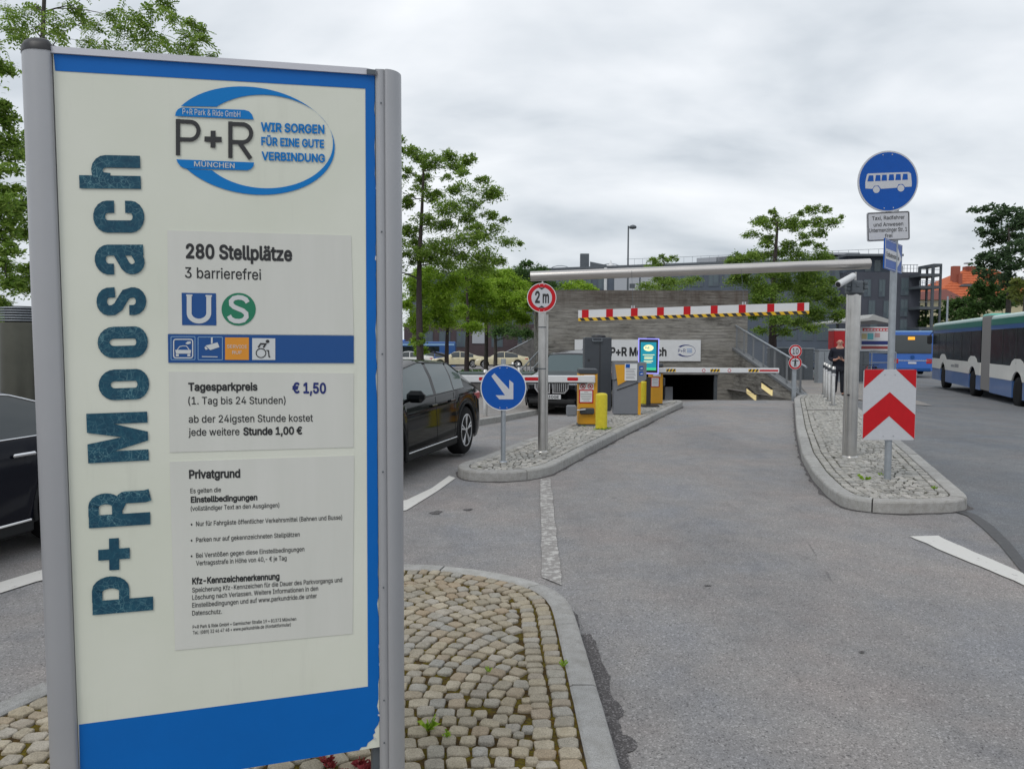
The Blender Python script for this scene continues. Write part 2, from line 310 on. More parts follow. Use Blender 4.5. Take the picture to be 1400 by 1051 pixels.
L_BRI = leafmat('leaf bright green', (0.17, 0.30, 0.022), (0.30, 0.47, 0.04), (0.42, 0.58, 0.09))
L_DRK = leafmat('leaf dark green', (0.045, 0.095, 0.025), (0.085, 0.165, 0.045), (0.15, 0.25, 0.07))
L_BLU = leafmat('leaf cool green', (0.045, 0.085, 0.04), (0.085, 0.145, 0.065), (0.14, 0.21, 0.10))
L_YEL = leafmat('leaf yellowish', (0.12, 0.15, 0.03), (0.19, 0.23, 0.05), (0.25, 0.28, 0.08))

# ------------------------------------------------------------------ mesh helpers
class MB:
    def __init__(s): s.v = []; s.f = []; s.m = []; s.sm = []; s.mi = 0; s.smooth = False
    def add(s, vs, fs, smooth=None):
        o = len(s.v); s.v.extend(tuple(v) for v in vs)
        for f in fs: s.f.append([i + o for i in f]); s.m.append(s.mi); s.sm.append(s.smooth if smooth is None else smooth)
        return s
    def box(s, c, d, rz=0.0, M=None):
        hx, hy, hz = d[0] / 2, d[1] / 2, d[2] / 2; cs, sn = math.cos(rz), math.sin(rz)
        vs = []
        for z in (-hz, hz):
            for x, y in ((-hx, -hy), (hx, -hy), (hx, hy), (-hx, hy)):
                p = Vector((c[0] + x * cs - y * sn, c[1] + x * sn + y * cs, c[2] + z))
                vs.append(M @ p if M else p)
        return s.add(vs, [(3, 2, 1, 0), (4, 5, 6, 7), (0, 1, 5, 4), (1, 2, 6, 5), (2, 3, 7, 6), (3, 0, 4, 7)], False)
    def bbox(s, c, d, b=0.01, rz=0.0):   # bevelled box
        hx, hy, hz = d[0] / 2, d[1] / 2, d[2] / 2; b = min(b, hx * .9, hy * .9, hz * .9); cs, sn = math.cos(rz), math.sin(rz)
        rings = []
        for z, i in ((-hz, b), (-hz + b, 0), (hz - b, 0), (hz, b)):
            X, Y = hx - i, hy - i; k_ = b if i == 0 else b * 0.4
            ring = [(-X + k_, -Y), (X - k_, -Y), (X, -Y + k_), (X, Y - k_), (X - k_, Y), (-X + k_, Y), (-X, Y - k_), (-X, -Y + k_)]
            rings.append([Vector((c[0] + x * cs - y * sn, c[1] + x * sn + y * cs, c[2] + z)) for x, y in ring])
        vs = [p for r_ in rings for p in r_]; fs = [tuple(range(7, -1, -1)), tuple(range(24, 32))]
        for a in range(3):
            for i in range(8): j = (i + 1) % 8; fs.append((a * 8 + i, a * 8 + j, a * 8 + 8 + j, a * 8 + 8 + i))
        return s.add(vs, fs, False)
    def tube(s, p0, p1, r0, r1=None, n=12, cap=True, smooth=True):
        r1 = r0 if r1 is None else r1; p0 = Vector(p0); p1 = Vector(p1); d = (p1 - p0)
        if d.length < 1e-6: return s
        d.normalize(); a = d.orthogonal().normalized(); b = d.cross(a); vs = []
        for p, r_ in ((p0, r0), (p1, r1)):
            for i in range(n): t = 2 * math.pi * i / n; vs.append(p + a * math.cos(t) * r_ + b * math.sin(t) * r_)
        s.add(vs, [(i, (i + 1) % n, n + (i + 1) % n, n + i) for i in range(n)], smooth)
        if cap: s.add(vs, [tuple(range(n - 1, -1, -1)), tuple(range(n, 2 * n))], False)
        return s
    def path(s, pts, rads, n=6):
        for i in range(len(pts) - 1): s.tube(pts[i], pts[i + 1], rads[i], rads[i + 1], n, cap=(i == len(pts) - 2))
        return s
    def lathe(s, prof, c=(0, 0, 0), n=20, axis='Z', smooth=True):
        vs = []
        for r_, h in prof:
            for i in range(n):
                t = 2 * math.pi * i / n; a, b = r_ * math.cos(t), r_ * math.sin(t)
                vs.append({'Z': (c[0] + a, c[1] + b, c[2] + h), 'Y': (c[0] + a, c[1] + h, c[2] + b), 'X': (c[0] + h, c[1] + a, c[2] + b)}[axis])
        fs = []
        for q in range(len(prof) - 1):
            for i in range(n): j = (i + 1) % n; fs.append((q * n + i, q * n + j, (q + 1) * n + j, (q + 1) * n + i))
        s.add(vs, fs, smooth); k_ = len(prof) - 1
        s.add([vs[i] for i in range(n)], [tuple(range(n - 1, -1, -1))], False); s.add(vs[k_ * n:], [tuple(range(n))], False)
        return s
    def prism(s, poly, fn, d0, d1, smooth=False):   # poly 2D -> fn(u, v, depth) -> point
        n = len(poly); vs = [fn(u, v, d0) for u, v in poly] + [fn(u, v, d1) for u, v in poly]
        s.add(vs, [tuple(range(n - 1, -1, -1)), tuple(range(n, 2 * n))], False)
        s.add(vs, [(i, (i + 1) % n, n + (i + 1) % n, n + i) for i in range(n)], smooth); return s
    def build(s, name, mats, parent=None, label=None, recalc=True):
        me = bpy.data.meshes.new(name); me.from_pydata(s.v, [], s.f)
        for m_ in (mats if isinstance(mats, (list, tuple)) else [mats]): me.materials.append(m_)
        me.polygons.foreach_set('material_index', s.m); me.polygons.foreach_set('use_smooth', s.sm)
        if recalc:
            bm = bmesh.new(); bm.from_mesh(me); bmesh.ops.recalc_face_normals(bm, faces=bm.faces); bm.to_mesh(me); bm.free()
        me.update(); o = bpy.data.objects.new(name, me); COL.objects.link(o)
        if parent: o.parent = parent
        if label: o['label'] = label
        return o
def thing(name, label, cat, loc=(0, 0, 0), rz=0.0, group=None):
    o = bpy.data.objects.new(name, None); o.empty_display_size = 0.2; COL.objects.link(o); o.location = loc; o.rotation_euler = (0, 0, rz)
    return tag(o, label, cat, group)
def tag(o, label, cat=None, group=None):
    o['label'] = label
    if cat: o['category'] = cat
    if group: o['group'] = group
    return o
def struct(o, kind='structure'): o['kind'] = kind; return o
def mesh_np(name, V, F, mats, parent=None):   # V (n,3), F (m,4)
    me = bpy.data.meshes.new(name); V = np.asarray(V, dtype=np.float32); F = np.asarray(F, dtype=np.int32); nf, k_ = F.shape
    me.vertices.add(len(V)); me.vertices.foreach_set('co', V.ravel())
    me.loops.add(nf * k_); me.loops.foreach_set('vertex_index', F.ravel())
    me.polygons.add(nf); me.polygons.foreach_set('loop_start', np.arange(nf, dtype=np.int32) * k_)
    me.update(calc_edges=True); me.validate()
    for m_ in (mats if isinstance(mats, (list, tuple)) else [mats]): me.materials.append(m_)
    o = bpy.data.objects.new(name, me); COL.objects.link(o)
    if parent: o.parent = parent
    return o
def dup_tree(root, loc=None, rz=None):
    r = root.copy(); COL.objects.link(r)
    if loc is not None: r.location = loc
    if rz is not None: r.rotation_euler = (0, 0, rz)
    for ch in list(root.children):
        c_ = ch.copy(); COL.objects.link(c_); c_.parent = r
        for g2 in ch.children: d_ = g2.copy(); COL.objects.link(d_); d_.parent = c_
    return r
# ---- lettering
FONT = {
'A': (480, [[16,0,201,509,276,509,463,0,395,0,287,302,264,372,232,478,245,478,213,371,191,302,85,0], [110,142,110,199,370,199,370,142]]),
'B': (456, [[60,0,60,509,241,509,289,504,329,491,359,469,381,442,394,410,398,374,387,320,356,286,315,267,315,262,363,245,402,203,418,136,413,100,400,67,377,39,344,18,301,4,247,0], [125,57,245,57,296,63,330,80,349,105,355,137,342,184,306,218,248,231,125,231], [125,285,238,285,288,296,323,326,336,372,330,403,313,429,283,446,240,452,125,452]]),
'C': (510, [[267,-7,205,1,150,25,104,63,70,115,48,179,40,254,48,329,70,393,104,445,150,484,205,508,267,516,340,504,402,471,448,418,473,348,408,348,389,395,357,428,315,449,267,456,223,450,184,432,150,403,125,364,109,314,103,254,109,194,125,145,151,105,184,76,223,59,267,53,315,60,357,81,389,114,408,160,473,160,448,91,402,38,341,5]]),
'D': (502, [[219,0,96,0,96,57,215,57,272,63,318,81,354,110,379,149,394,198,399,255,394,312,379,361,354,399,320,428,275,446,221,452,93,452,93,509,225,509,294,501,353,478,399,441,433,391,455,329,462,255,455,181,433,119,398,68,351,31,291,8], [125,509,125,0,60,0,60,509]]),
'E': (419, [[60,0,60,509,372,509,372,452,125,452,125,286,355,286,355,229,125,229,125,57,375,57,375,0]]),
'F': (410, [[60,0,60,509,369,509,369,452,125,452,125,278,346,278,346,221,125,221,125,0]]),
'G': (520, [[269,-7,205,1,149,25,104,64,69,116,47,179,40,254,47,329,69,393,103,445,149,484,203,508,265,516,340,504,403,469,449,416,474,349,408,349,387,393,356,427,315,448,265,456,222,450,183,432,150,404,125,364,109,314,103,254,109,194,125,145,151,105,184,76,224,59,269,53,309,57,345,71,374,93,396,123,410,160,415,202,434,199,283,199,283,256,478,256,478,200,471,141,451,91,419,50,377,19,326,0]]),
'H': (517, [[60,0,60,509,125,509,125,289,392,289,392,509,457,509,457,0,392,0,392,232,125,232,125,0]]),
'I': (300, [[31,0,31,57,118,57,118,452,31,452,31,509,269,509,269,452,183,452,183,57,269,57,269,0]]),
'J': (396, [[185,-7,124,3,75,33,44,81,33,145,33,173,98,173,98,145,104,104,122,74,149,56,185,50,220,56,248,74,266,104,272,145,272,509,336,509,336,145,326,81,294,33,246,3]]),
'K': (467, [[104,145,104,216,139,261,174,303,212,344,364,509,448,509,231,276,228,276], [60,0,60,509,125,509,125,334,124,225,125,193,125,0], [372,0,188,259,228,309,449,0]]),
'L': (393, [[60,0,60,509,125,509,125,57,361,57,361,0]]),
'M': (628, [[60,0,60,509,152,509,277,187,287,159,299,123,311,84,322,49,307,49,318,83,330,121,342,158,352,187,476,509,568,509,568,0,504,0,504,291,504,327,505,369,506,413,507,457,513,457,498,409,482,363,467,322,456,291,342,0,286,0,170,291,159,321,145,361,129,408,112,457,119,457,120,416,121,372,122,328,122,291,122,0]]),
'N': (523, [[60,0,60,509,136,509,343,183,363,151,388,107,414,55,405,54,401,108,399,157,399,195,399,509,463,509,463,0,387,0,202,290,177,331,148,381,108,452,119,454,122,384,124,328,125,291,125,0]]),
'O': (533, [[267,-7,205,1,150,25,105,63,70,115,48,179,40,254,48,329,70,393,105,445,150,484,205,508,267,516,329,508,384,484,429,445,464,393,486,329,493,254,486,179,464,115,429,63,384,25,329,1], [267,53,310,59,349,76,383,105,408,144,425,194,430,254,425,314,408,365,383,404,349,433,310,450,267,456,223,450,184,433,151,404,125,364,109,314,103,254,109,194,125,144,151,105,184,76,223,59]]),
'P': (445, [[60,0,60,509,235,509,289,503,332,487,366,462,390,430,404,391,409,348,404,304,390,265,366,233,332,207,289,191,235,186,109,186,109,242,233,242,297,256,333,294,344,348,333,402,297,439,232,452,125,452,125,0]]),
'Q': (533, [[245,159,313,159,369,85,384,65,468,-48,401,-48,346,27,331,46], [267,-7,205,1,150,25,105,63,70,115,48,179,40,254,48,329,70,393,105,445,150,484,205,508,267,516,329,508,384,484,429,445,464,393,486,329,493,254,486,179,464,115,429,63,384,25,329,1], [267,53,310,59,349,76,383,105,408,144,425,194,430,254,425,314,408,365,383,404,349,433,310,450,267,456,223,450,184,433,151,404,125,364,109,314,103,254,109,194,125,144,151,105,184,76,223,59]]),
'R': (449, [[60,0,60,509,236,509,290,504,333,489,367,465,390,433,405,395,409,352,405,309,390,271,367,240,333,217,289,203,236,198,96,198,96,255,234,255,298,267,334,300,345,352,334,405,298,440,233,452,125,452,125,0], [353,0,230,229,303,229,428,0]]),
'S': (447, [[224,-9,172,-4,128,9,91,31,64,60,46,96,38,137,104,137,123,88,166,59,224,49,286,60,329,92,346,139,332,179,296,205,245,222,184,239,128,260,86,289,60,326,52,372,58,413,75,448,102,476,138,498,180,511,227,516,275,511,316,498,351,476,377,449,394,415,401,378,337,378,326,412,302,437,267,453,225,459,167,448,129,418,115,376,119,352,131,334,169,308,212,293,264,279,312,264,359,238,395,198,408,139,403,99,386,64,360,34,323,11,278,-4]]),
'T': (449, [[32,452,32,509,417,509,417,452,257,452,257,0,193,0,193,452]]),
'U': (517, [[259,-8,203,-2,154,15,114,43,85,80,66,124,60,173,60,509,124,509,124,178,141,113,160,87,187,68,220,56,259,52,298,56,331,68,357,87,377,113,393,178,393,509,457,509,457,173,451,124,433,80,403,43,363,15,315,-2]]),
'V': (480, [[204,0,16,509,84,509,192,206,215,137,248,31,235,31,267,138,290,206,395,509,463,509,278,0]]),
'W': (686, [[155,0,16,509,82,509,163,196,175,145,187,94,197,40,189,40,200,94,211,145,224,196,306,509,380,509,462,196,474,145,486,94,497,40,488,40,499,94,510,145,523,196,603,509,670,509,530,0,455,0,368,323,351,391,336,475,350,475,335,395,318,323,230,0]]),
'X': (474, [[18,0,217,284,217,236,29,509,104,509,178,400,204,361,223,329,243,292,232,292,252,329,272,361,298,400,374,509,446,509,259,239,259,287,456,0,382,0,292,129,268,165,250,195,230,231,244,231,225,196,206,166,182,129,91,0]]),
'Y': (472, [[203,0,203,208,16,509,91,509,192,344,222,292,250,230,224,230,251,293,280,344,381,509,455,509,268,208,268,0]]),
'Z': (438, [[42,0,42,46,273,385,306,431,341,476,348,454,285,452,223,452,40,452,40,509,397,509,397,462,169,129,134,81,97,33,90,54,152,57,214,57,399,57,399,0]]),
'a': (389, [[160,-9,94,5,48,45,35,73,30,108,43,161,78,193,125,211,178,220,234,227,265,235,276,255,276,257,267,297,240,322,196,331,149,322,118,301,100,274,41,291,79,346,133,375,194,384,239,379,286,360,322,320,337,251,337,0,277,0,277,52,272,52,252,25,215,1], [170,45,228,59,263,93,276,138,276,190,259,182,231,176,200,171,175,168,134,159,103,139,92,105,102,72,130,52]]),
'b': (424, [[229,-8,172,4,138,31,118,59,112,59,112,0,53,0,53,509,114,509,114,319,118,319,137,346,171,373,229,384,274,378,313,361,345,332,370,293,385,245,390,189,385,133,370,84,346,45,313,16,274,-2], [220,47,253,51,279,66,316,117,328,189,316,261,280,311,253,325,220,330,188,325,161,312,125,263,113,189,125,115,162,65,188,51]]),
'c': (396, [[207,-8,159,-2,117,16,82,46,56,85,40,133,34,187,40,243,56,291,82,330,117,360,159,378,207,384,260,377,305,356,340,322,362,277,303,262,290,289,270,311,242,325,207,330,173,325,145,310,108,258,96,187,108,117,145,66,173,51,207,46,243,52,271,66,292,89,304,117,363,102,341,56,306,21,261,-1]]),
'd': (424, [[195,-8,151,-2,111,16,79,45,55,84,39,133,34,189,39,245,55,293,79,332,112,361,151,378,196,384,253,373,287,346,306,319,311,319,311,509,372,509,372,0,313,0,313,59,307,59,287,31,252,4], [205,47,236,51,263,65,299,115,312,189,300,263,263,312,237,325,205,330,172,325,145,311,108,261,96,189,109,117,145,66,172,51]]),
'e': (404, [[212,-8,161,-2,117,16,82,46,56,85,40,132,34,187,39,242,55,290,81,329,115,359,157,378,205,384,266,374,319,341,357,282,371,194,371,169,75,169,75,221,338,221,310,202,298,269,263,314,237,326,205,330,173,326,146,313,109,270,96,211,96,178,110,106,128,80,151,61,212,46,254,53,285,73,306,105,365,91,335,39,283,4]]),
'f': (254, [[228,379,228,327,6,327,6,379], [81,0,81,432,96,486,135,519,187,530,222,527,243,521,227,468,215,472,195,474,171,470,154,460,142,419,142,0]]),
'g': (425, [[207,-151,134,-140,82,-110,51,-69,101,-41,122,-66,154,-88,207,-97,249,-92,282,-75,304,-47,311,-6,311,68,306,68,287,41,252,16,195,5,152,10,113,27,80,53,55,90,39,136,34,191,39,246,55,293,80,332,112,361,152,378,196,384,253,373,288,346,308,319,313,319,313,379,372,379,372,-9,367,-54,350,-90,324,-117,291,-136], [205,59,237,63,264,75,300,121,312,193,300,264,264,312,237,325,205,330,172,325,145,312,109,262,96,193,109,123,145,76,172,63]]),
'h': (410, [[114,227,114,0,53,0,53,509,114,509,114,287,102,287,124,332,152,362,187,379,227,384,295,369,321,349,341,321,353,285,357,240,357,0,296,0,296,235,290,275,273,304,246,323,210,329,161,317,126,283]]),
'i': (167, [[53,0,53,379,114,379,114,0], [84,443,54,455,41,483,54,512,84,524,114,512,126,483,114,455]]),
'j': (167, [[53,379,114,379,114,-30,102,-90,65,-129,4,-143,-10,-143,-10,-87,2,-87,25,-83,40,-72,53,-29], [83,443,53,455,41,483,53,512,83,524,114,512,126,483,114,455]]),
'k': (381, [[110,137,110,212,121,212,284,379,360,379,184,199,177,199], [53,0,53,509,114,509,114,0], [294,0,148,186,191,229,372,0]]),
'l': (189, [[139,-2,101,3,74,20,58,47,53,84,53,509,114,509,114,99,120,62,146,52,160,53,170,54,181,3,162,-1]]),
'm': (610, [[53,0,53,379,112,379,112,295,108,295,132,346,172,376,219,386,257,380,287,361,309,331,321,295,312,295,337,343,381,375,437,386,497,372,522,354,541,328,553,296,557,255,557,0,496,0,496,254,490,289,473,313,447,326,419,330,374,320,345,290,335,247,335,0,274,0,274,260,269,288,253,311,229,326,199,330,158,320,126,289,114,238,114,0]]),
'n': (410, [[114,227,114,0,53,0,53,379,112,379,112,287,102,287,124,332,152,362,187,379,227,384,295,369,321,349,341,321,353,285,357,240,357,0,296,0,296,235,290,275,273,304,246,323,210,329,161,317,126,283]]),
'o': (415, [[207,-8,159,-2,117,16,82,46,56,85,40,133,34,187,40,243,56,291,82,330,117,360,159,378,207,384,256,378,299,360,333,330,359,291,376,243,381,187,376,133,359,85,333,46,299,16,256,-2], [207,46,242,51,270,66,307,117,319,187,307,258,270,310,242,325,207,330,173,325,145,310,108,258,96,187,108,117,145,66,173,51]]),
'p': (424, [[53,-143,53,379,112,379,112,319,118,319,137,346,171,373,229,384,274,378,313,361,345,332,370,293,385,245,390,189,385,133,370,84,346,45,313,16,274,-2,229,-8,173,4,138,31,118,59,114,59,114,-143], [220,47,253,51,279,66,316,117,328,189,316,261,280,311,253,325,220,330,188,325,161,312,125,263,113,189,125,115,162,65,188,51]]),
'q': (424, [[372,-143,311,-143,311,59,306,59,287,31,252,4,195,-8,151,-2,111,16,79,45,55,84,39,133,34,189,39,245,55,293,79,332,112,361,151,378,196,384,253,373,287,346,307,319,313,319,313,379,372,379], [205,47,236,51,263,65,299,115,312,189,300,263,263,312,237,325,205,330,172,325,145,311,108,261,96,189,109,117,145,66,172,51]]),
'r': (259, [[53,0,53,379,112,379,112,321,115,321,130,347,152,367,181,380,213,385,229,384,243,384,243,322,230,324,207,326,159,315,126,284,114,237,114,0]]),
's': (365, [[182,-8,112,3,62,38,36,94,94,107,105,79,124,60,181,45,217,50,244,62,262,81,268,103,254,136,212,155,149,170,104,186,72,208,53,237,47,274,51,305,65,332,115,370,187,384,254,372,299,339,324,290,268,277,243,316,219,328,187,333,156,329,131,317,114,299,109,277,124,243,172,223,229,209,275,194,306,171,325,142,331,107,326,75,312,47,290,24,260,6]]),
't': (227, [[204,379,204,327,6,327,6,379], [65,471,126,471,126,98,136,61,170,50,185,51,202,54,213,2,192,-3,168,-4,125,2,92,21,72,52,65,93]]),
'u': (410, [[182,-5,115,11,89,31,69,59,57,95,53,139,53,379,114,379,114,144,119,105,137,75,164,56,200,50,249,62,283,97,296,153,296,379,357,379,357,0,298,0,298,92,307,92,286,47,257,17,222,0]]),
'v': (389, [[163,0,17,379,84,379,165,155,187,87,206,21,184,21,203,87,224,155,305,379,371,379,226,0]]),
'w': (567, [[138,0,23,379,87,379,133,214,154,137,175,41,165,41,186,135,206,214,252,379,316,379,362,214,382,136,402,41,391,41,413,135,434,214,480,379,545,379,429,0,368,0,319,172,305,225,291,280,277,338,291,338,277,280,263,225,248,172,199,0]]),
'x': (379, [[21,0,171,218,171,171,29,379,100,379,147,306,179,253,207,206,175,206,202,253,233,306,282,379,352,379,209,169,209,214,358,0,287,0,231,85,200,136,173,182,205,182,178,136,148,85,91,0]]),
'y': (389, [[47,-139,61,-86,71,-87,104,-89,130,-74,151,-36,163,-1,17,379,84,379,165,155,187,87,206,21,184,21,202,87,224,155,305,379,371,379,204,-58,177,-107,139,-136,91,-145,65,-143]]),
'z': (380, [[42,0,42,46,254,320,254,323,48,323,48,379,333,379,333,331,126,60,126,56,339,56,339,0]]),
'0': (453, [[227,-7,174,1,130,24,95,62,69,113,53,178,48,254,53,330,69,395,95,447,130,484,174,508,227,516,279,508,323,484,358,447,384,395,400,330,405,254,400,178,384,113,359,62,323,24,279,1], [227,50,261,56,290,74,313,103,330,144,344,254,330,365,313,405,290,435,261,453,227,460,192,453,163,435,140,405,123,365,109,254,123,144,140,103,163,74,192,56]]),
'1': (453, [[76,0,76,55,391,55,391,0], [276,509,276,0,212,0,212,448,209,448,86,358,86,427,198,509]]),
'2': (453, [[64,0,64,47,234,229,282,282,311,327,320,371,308,419,273,449,224,460,172,447,139,413,127,362,66,362,71,405,86,442,111,473,143,496,182,511,225,516,268,511,306,497,337,474,361,445,376,411,381,372,371,318,336,259,267,180,153,60,153,57,389,57,389,0]]),
'3': (453, [[218,-7,133,10,98,30,70,57,52,91,44,132,109,132,126,87,165,59,219,50,275,61,315,93,329,145,316,196,275,234,201,248,157,248,157,299,288,448,288,452,70,452,70,509,372,509,372,461,211,278,211,289,264,288,308,276,344,253,371,222,387,186,393,145,387,103,370,66,344,36,309,12,266,-2]]),
'4': (453, [[40,105,40,158,247,509,311,509,109,166,109,163,413,163,413,105], [282,0,282,121,282,146,282,318,343,318,343,0]]),
'5': (453, [[221,-7,178,-2,140,11,108,32,83,60,66,93,60,130,122,130,138,89,173,60,221,50,276,64,314,104,328,162,314,221,275,262,218,277,167,268,128,246,67,253,96,509,366,509,366,452,151,452,134,301,136,301,178,325,229,334,294,321,345,285,379,231,391,163,385,117,369,76,343,41,309,15,268,-1]]),
'6': (453, [[226,-7,182,-1,142,15,109,40,84,74,69,115,64,162,80,239,137,340,252,509,322,509,151,261,145,261,165,288,196,307,235,314,278,309,316,295,346,271,370,240,384,201,389,157,384,112,368,73,343,39,310,14,271,-2], [226,48,279,63,314,101,327,157,314,213,279,251,226,265,174,252,138,214,125,158,138,102,174,63]]),
'7': (453, [[97,0,323,448,323,452,62,452,62,509,391,509,391,449,165,0]]),
'8': (453, [[226,-7,178,-2,136,11,101,33,74,62,57,96,52,135,65,195,101,241,153,265,153,267,119,282,93,308,76,342,70,380,75,417,90,450,114,477,146,498,184,511,226,516,269,511,306,498,337,477,361,450,377,417,382,380,376,342,359,308,333,282,300,267,300,265,351,241,387,195,401,135,395,96,378,62,352,33,317,11,275,-2], [226,49,285,60,323,91,337,139,322,189,283,223,226,235,169,223,130,189,115,139,129,91,167,60], [226,290,274,300,307,330,319,376,308,420,275,449,226,460,177,449,145,420,133,376,145,330,178,300]]),
'9': (453, [[226,516,271,510,310,494,343,468,368,434,384,393,389,347,373,270,315,168,200,0,130,0,301,248,307,248,287,221,257,202,218,195,175,199,137,214,106,237,83,269,68,307,64,352,69,397,85,436,110,469,143,494,182,510], [226,460,174,446,138,407,125,352,138,295,174,257,226,243,279,257,314,295,327,350,314,407,279,446]]),
' ': (188, []),
'.': (188, [[95,-4,63,9,50,41,63,73,95,87,128,73,141,41,128,9]]),
',': (188, [[38,-119,68,71,137,71,84,-119]]),
':': (188, [[95,-4,63,9,50,41,63,73,95,87,128,73,141,41,128,9], [95,271,63,284,50,316,63,349,95,362,128,349,141,316,128,284]]),
'-': (453, [[337,244,337,188,114,188,114,244]]),
'+': (453, [[198,34,198,364,255,364,255,34], [61,172,61,226,391,226,391,172]]),
'&': (448, [[197,-7,150,-2,110,12,78,34,54,62,39,96,34,133,47,189,85,235,140,279,216,335,237,352,255,375,262,405,258,427,245,445,226,457,201,461,168,453,145,431,137,399,145,363,169,327,204,284,438,0,364,0,171,231,121,293,87,344,75,398,91,458,134,499,200,513,266,499,308,459,324,404,315,362,291,325,256,293,154,217,110,174,97,131,109,87,143,57,193,46,251,59,301,95,336,151,349,224,408,224,397,144,371,92,345,62,333,47,271,7]]),
'(': (273, [[89,207,101,324,132,441,177,539,236,539,191,428,161,313,151,207,160,115,188,16,236,-96,177,-96,139,-21,111,55,95,131]]),
')': (273, [[37,-96,86,18,113,116,122,207,112,313,82,428,37,539,97,539,142,441,173,323,184,207,178,130,161,53,134,-22,97,-96]]),
'•': (389, [[194,93,139,107,100,147,85,202,100,257,139,296,194,311,249,296,289,257,304,202,289,147,249,107]]),
'€': (464, [[364,329,341,279,16,279,34,329], [321,229,298,179,16,179,34,229], [423,463,398,409,366,433,329,450,288,456,248,450,213,433,183,404,161,365,146,315,141,254,146,194,161,144,183,104,213,76,248,59,288,53,329,59,365,74,396,96,422,43,361,6,288,-7,230,1,179,25,137,63,105,115,85,179,78,254,85,329,105,393,137,445,179,484,230,508,288,516,361,502]]),
'ä': (389, [[160,-9,94,5,48,45,35,73,30,108,43,161,78,193,125,211,178,220,234,227,265,235,276,255,276,257,267,297,240,322,196,331,149,322,118,301,100,274,41,291,79,346,133,375,194,384,239,379,286,360,322,320,337,251,337,0,277,0,277,52,272,52,252,25,215,1], [170,45,228,59,263,93,276,138,276,190,259,182,231,176,200,171,175,168,134,159,103,139,92,105,102,72,130,52], [261,443,233,455,221,483,233,512,261,523,290,512,301,483,290,455], [117,443,89,455,77,483,89,512,117,523,146,512,158,483,146,455]]),
'ö': (415, [[207,-8,159,-2,117,16,82,46,56,85,40,133,34,187,40,243,56,291,82,330,117,360,159,378,207,384,256,378,299,360,333,330,359,291,376,243,381,187,376,133,359,85,333,46,299,16,256,-2], [207,46,242,51,270,66,307,117,319,187,307,258,270,310,242,325,207,330,173,325,145,310,108,258,96,187,108,117,145,66,173,51], [279,443,251,455,239,483,251,512,279,523,308,512,320,483,308,455], [136,443,107,455,95,483,107,512,136,523,164,512,176,483,164,455]]),
'ü': (410, [[182,-5,115,11,89,31,69,59,57,95,53,139,53,379,114,379,114,144,119,105,137,75,164,56,200,50,249,62,283,97,296,153,296,379,357,379,357,0,298,0,298,92,307,92,286,47,257,17,222,0], [277,443,248,455,236,483,248,512,277,523,305,512,317,483,305,455], [133,443,104,455,93,483,104,512,133,523,162,512,173,483,162,455]]),
'Ü': (517, [[259,-8,203,-2,154,15,114,43,85,80,66,124,60,173,60,509,124,509,124,178,141,113,160,87,187,68,220,56,259,52,298,56,331,68,357,87,377,113,393,178,393,509,457,509,457,173,451,124,433,80,403,43,363,15,315,-2], [331,572,302,584,290,612,302,641,331,653,359,641,371,612,359,584], [187,572,158,584,146,612,158,641,187,653,216,641,227,612,216,584]]),
'Ä': (480, [[16,0,201,509,276,509,463,0,395,0,287,302,264,372,232,478,245,478,213,371,191,302,85,0], [110,142,110,199,370,199,370,142], [312,572,283,584,271,612,283,641,312,653,340,641,352,612,340,584], [168,572,139,584,127,612,139,641,168,653,196,641,208,612,196,584]]),
'ß': (441, [[122,362,122,0,60,0,60,362,70,429,99,477,143,506,197,516,260,503,312,463,327,432,332,393,325,351,309,322,292,299,285,272,297,241,327,215,362,188,391,152,403,100,399,69,386,42,340,6,269,-7,207,1,164,20,187,74,217,58,265,50,321,64,337,81,342,104,330,139,300,167,264,194,235,227,223,272,230,306,247,329,264,353,272,388,266,420,250,442,226,455,197,459,164,453,141,435,127,405]]),
'é': (404, [[212,-8,161,-2,117,16,82,46,56,85,40,132,34,187,39,242,55,290,81,329,115,359,157,378,205,384,266,374,319,341,357,282,371,194,371,169,75,169,75,221,338,221,310,202,298,269,263,314,237,326,205,330,173,326,146,313,109,270,96,211,96,178,110,106,128,80,151,61,212,46,254,53,285,73,306,105,365,91,335,39,283,4], [177,429,225,529,293,529,227,429]]),
}
from mathutils.geometry import delaunay_2d_cdt
_GC = {}
def glyph_geo(ch):   # triangles of one glyph, filled where the winding number is not zero
    if ch in _GC: return _GC[ch]
    adv, conts = FONT.get(ch, FONT['-']); V0, E0, P0_ = [], [], []
    for v in conts:
        pts = [(v[i] / 1000, v[i + 1] / 1000) for i in range(0, len(v), 2)]
        if pts[0] == pts[-1]: pts = pts[:-1]
        o_ = len(V0); V0 += [Vector(q_) for q_ in pts]; E0 += [(o_ + i, o_ + (i + 1) % len(pts)) for i in range(len(pts))]; P0_.append(pts)
    T = []; VV = []
    if V0:
        r_ = delaunay_2d_cdt(V0, E0, [], 0, 1e-5); VV = [(v.x, v.y) for v in r_[0]]
        for f_ in r_[2]:
            cx = sum(VV[i][0] for i in f_) / len(f_); cy = sum(VV[i][1] for i in f_) / len(f_); wn_ = 0
            for pts in P0_:
                for (x0, y0), (x1, y1) in zip(pts, pts[1:] + pts[:1]):
                    if (y0 <= cy) != (y1 <= cy):
                        xx = x0 + (cy - y0) / (y1 - y0) * (x1 - x0)
                        if xx > cx: wn_ += 1 if y1 > y0 else -1
            if wn_: T.append(tuple(f_))
    _GC[ch] = (adv / 1000, VV, T, P0_); return _GC[ch]
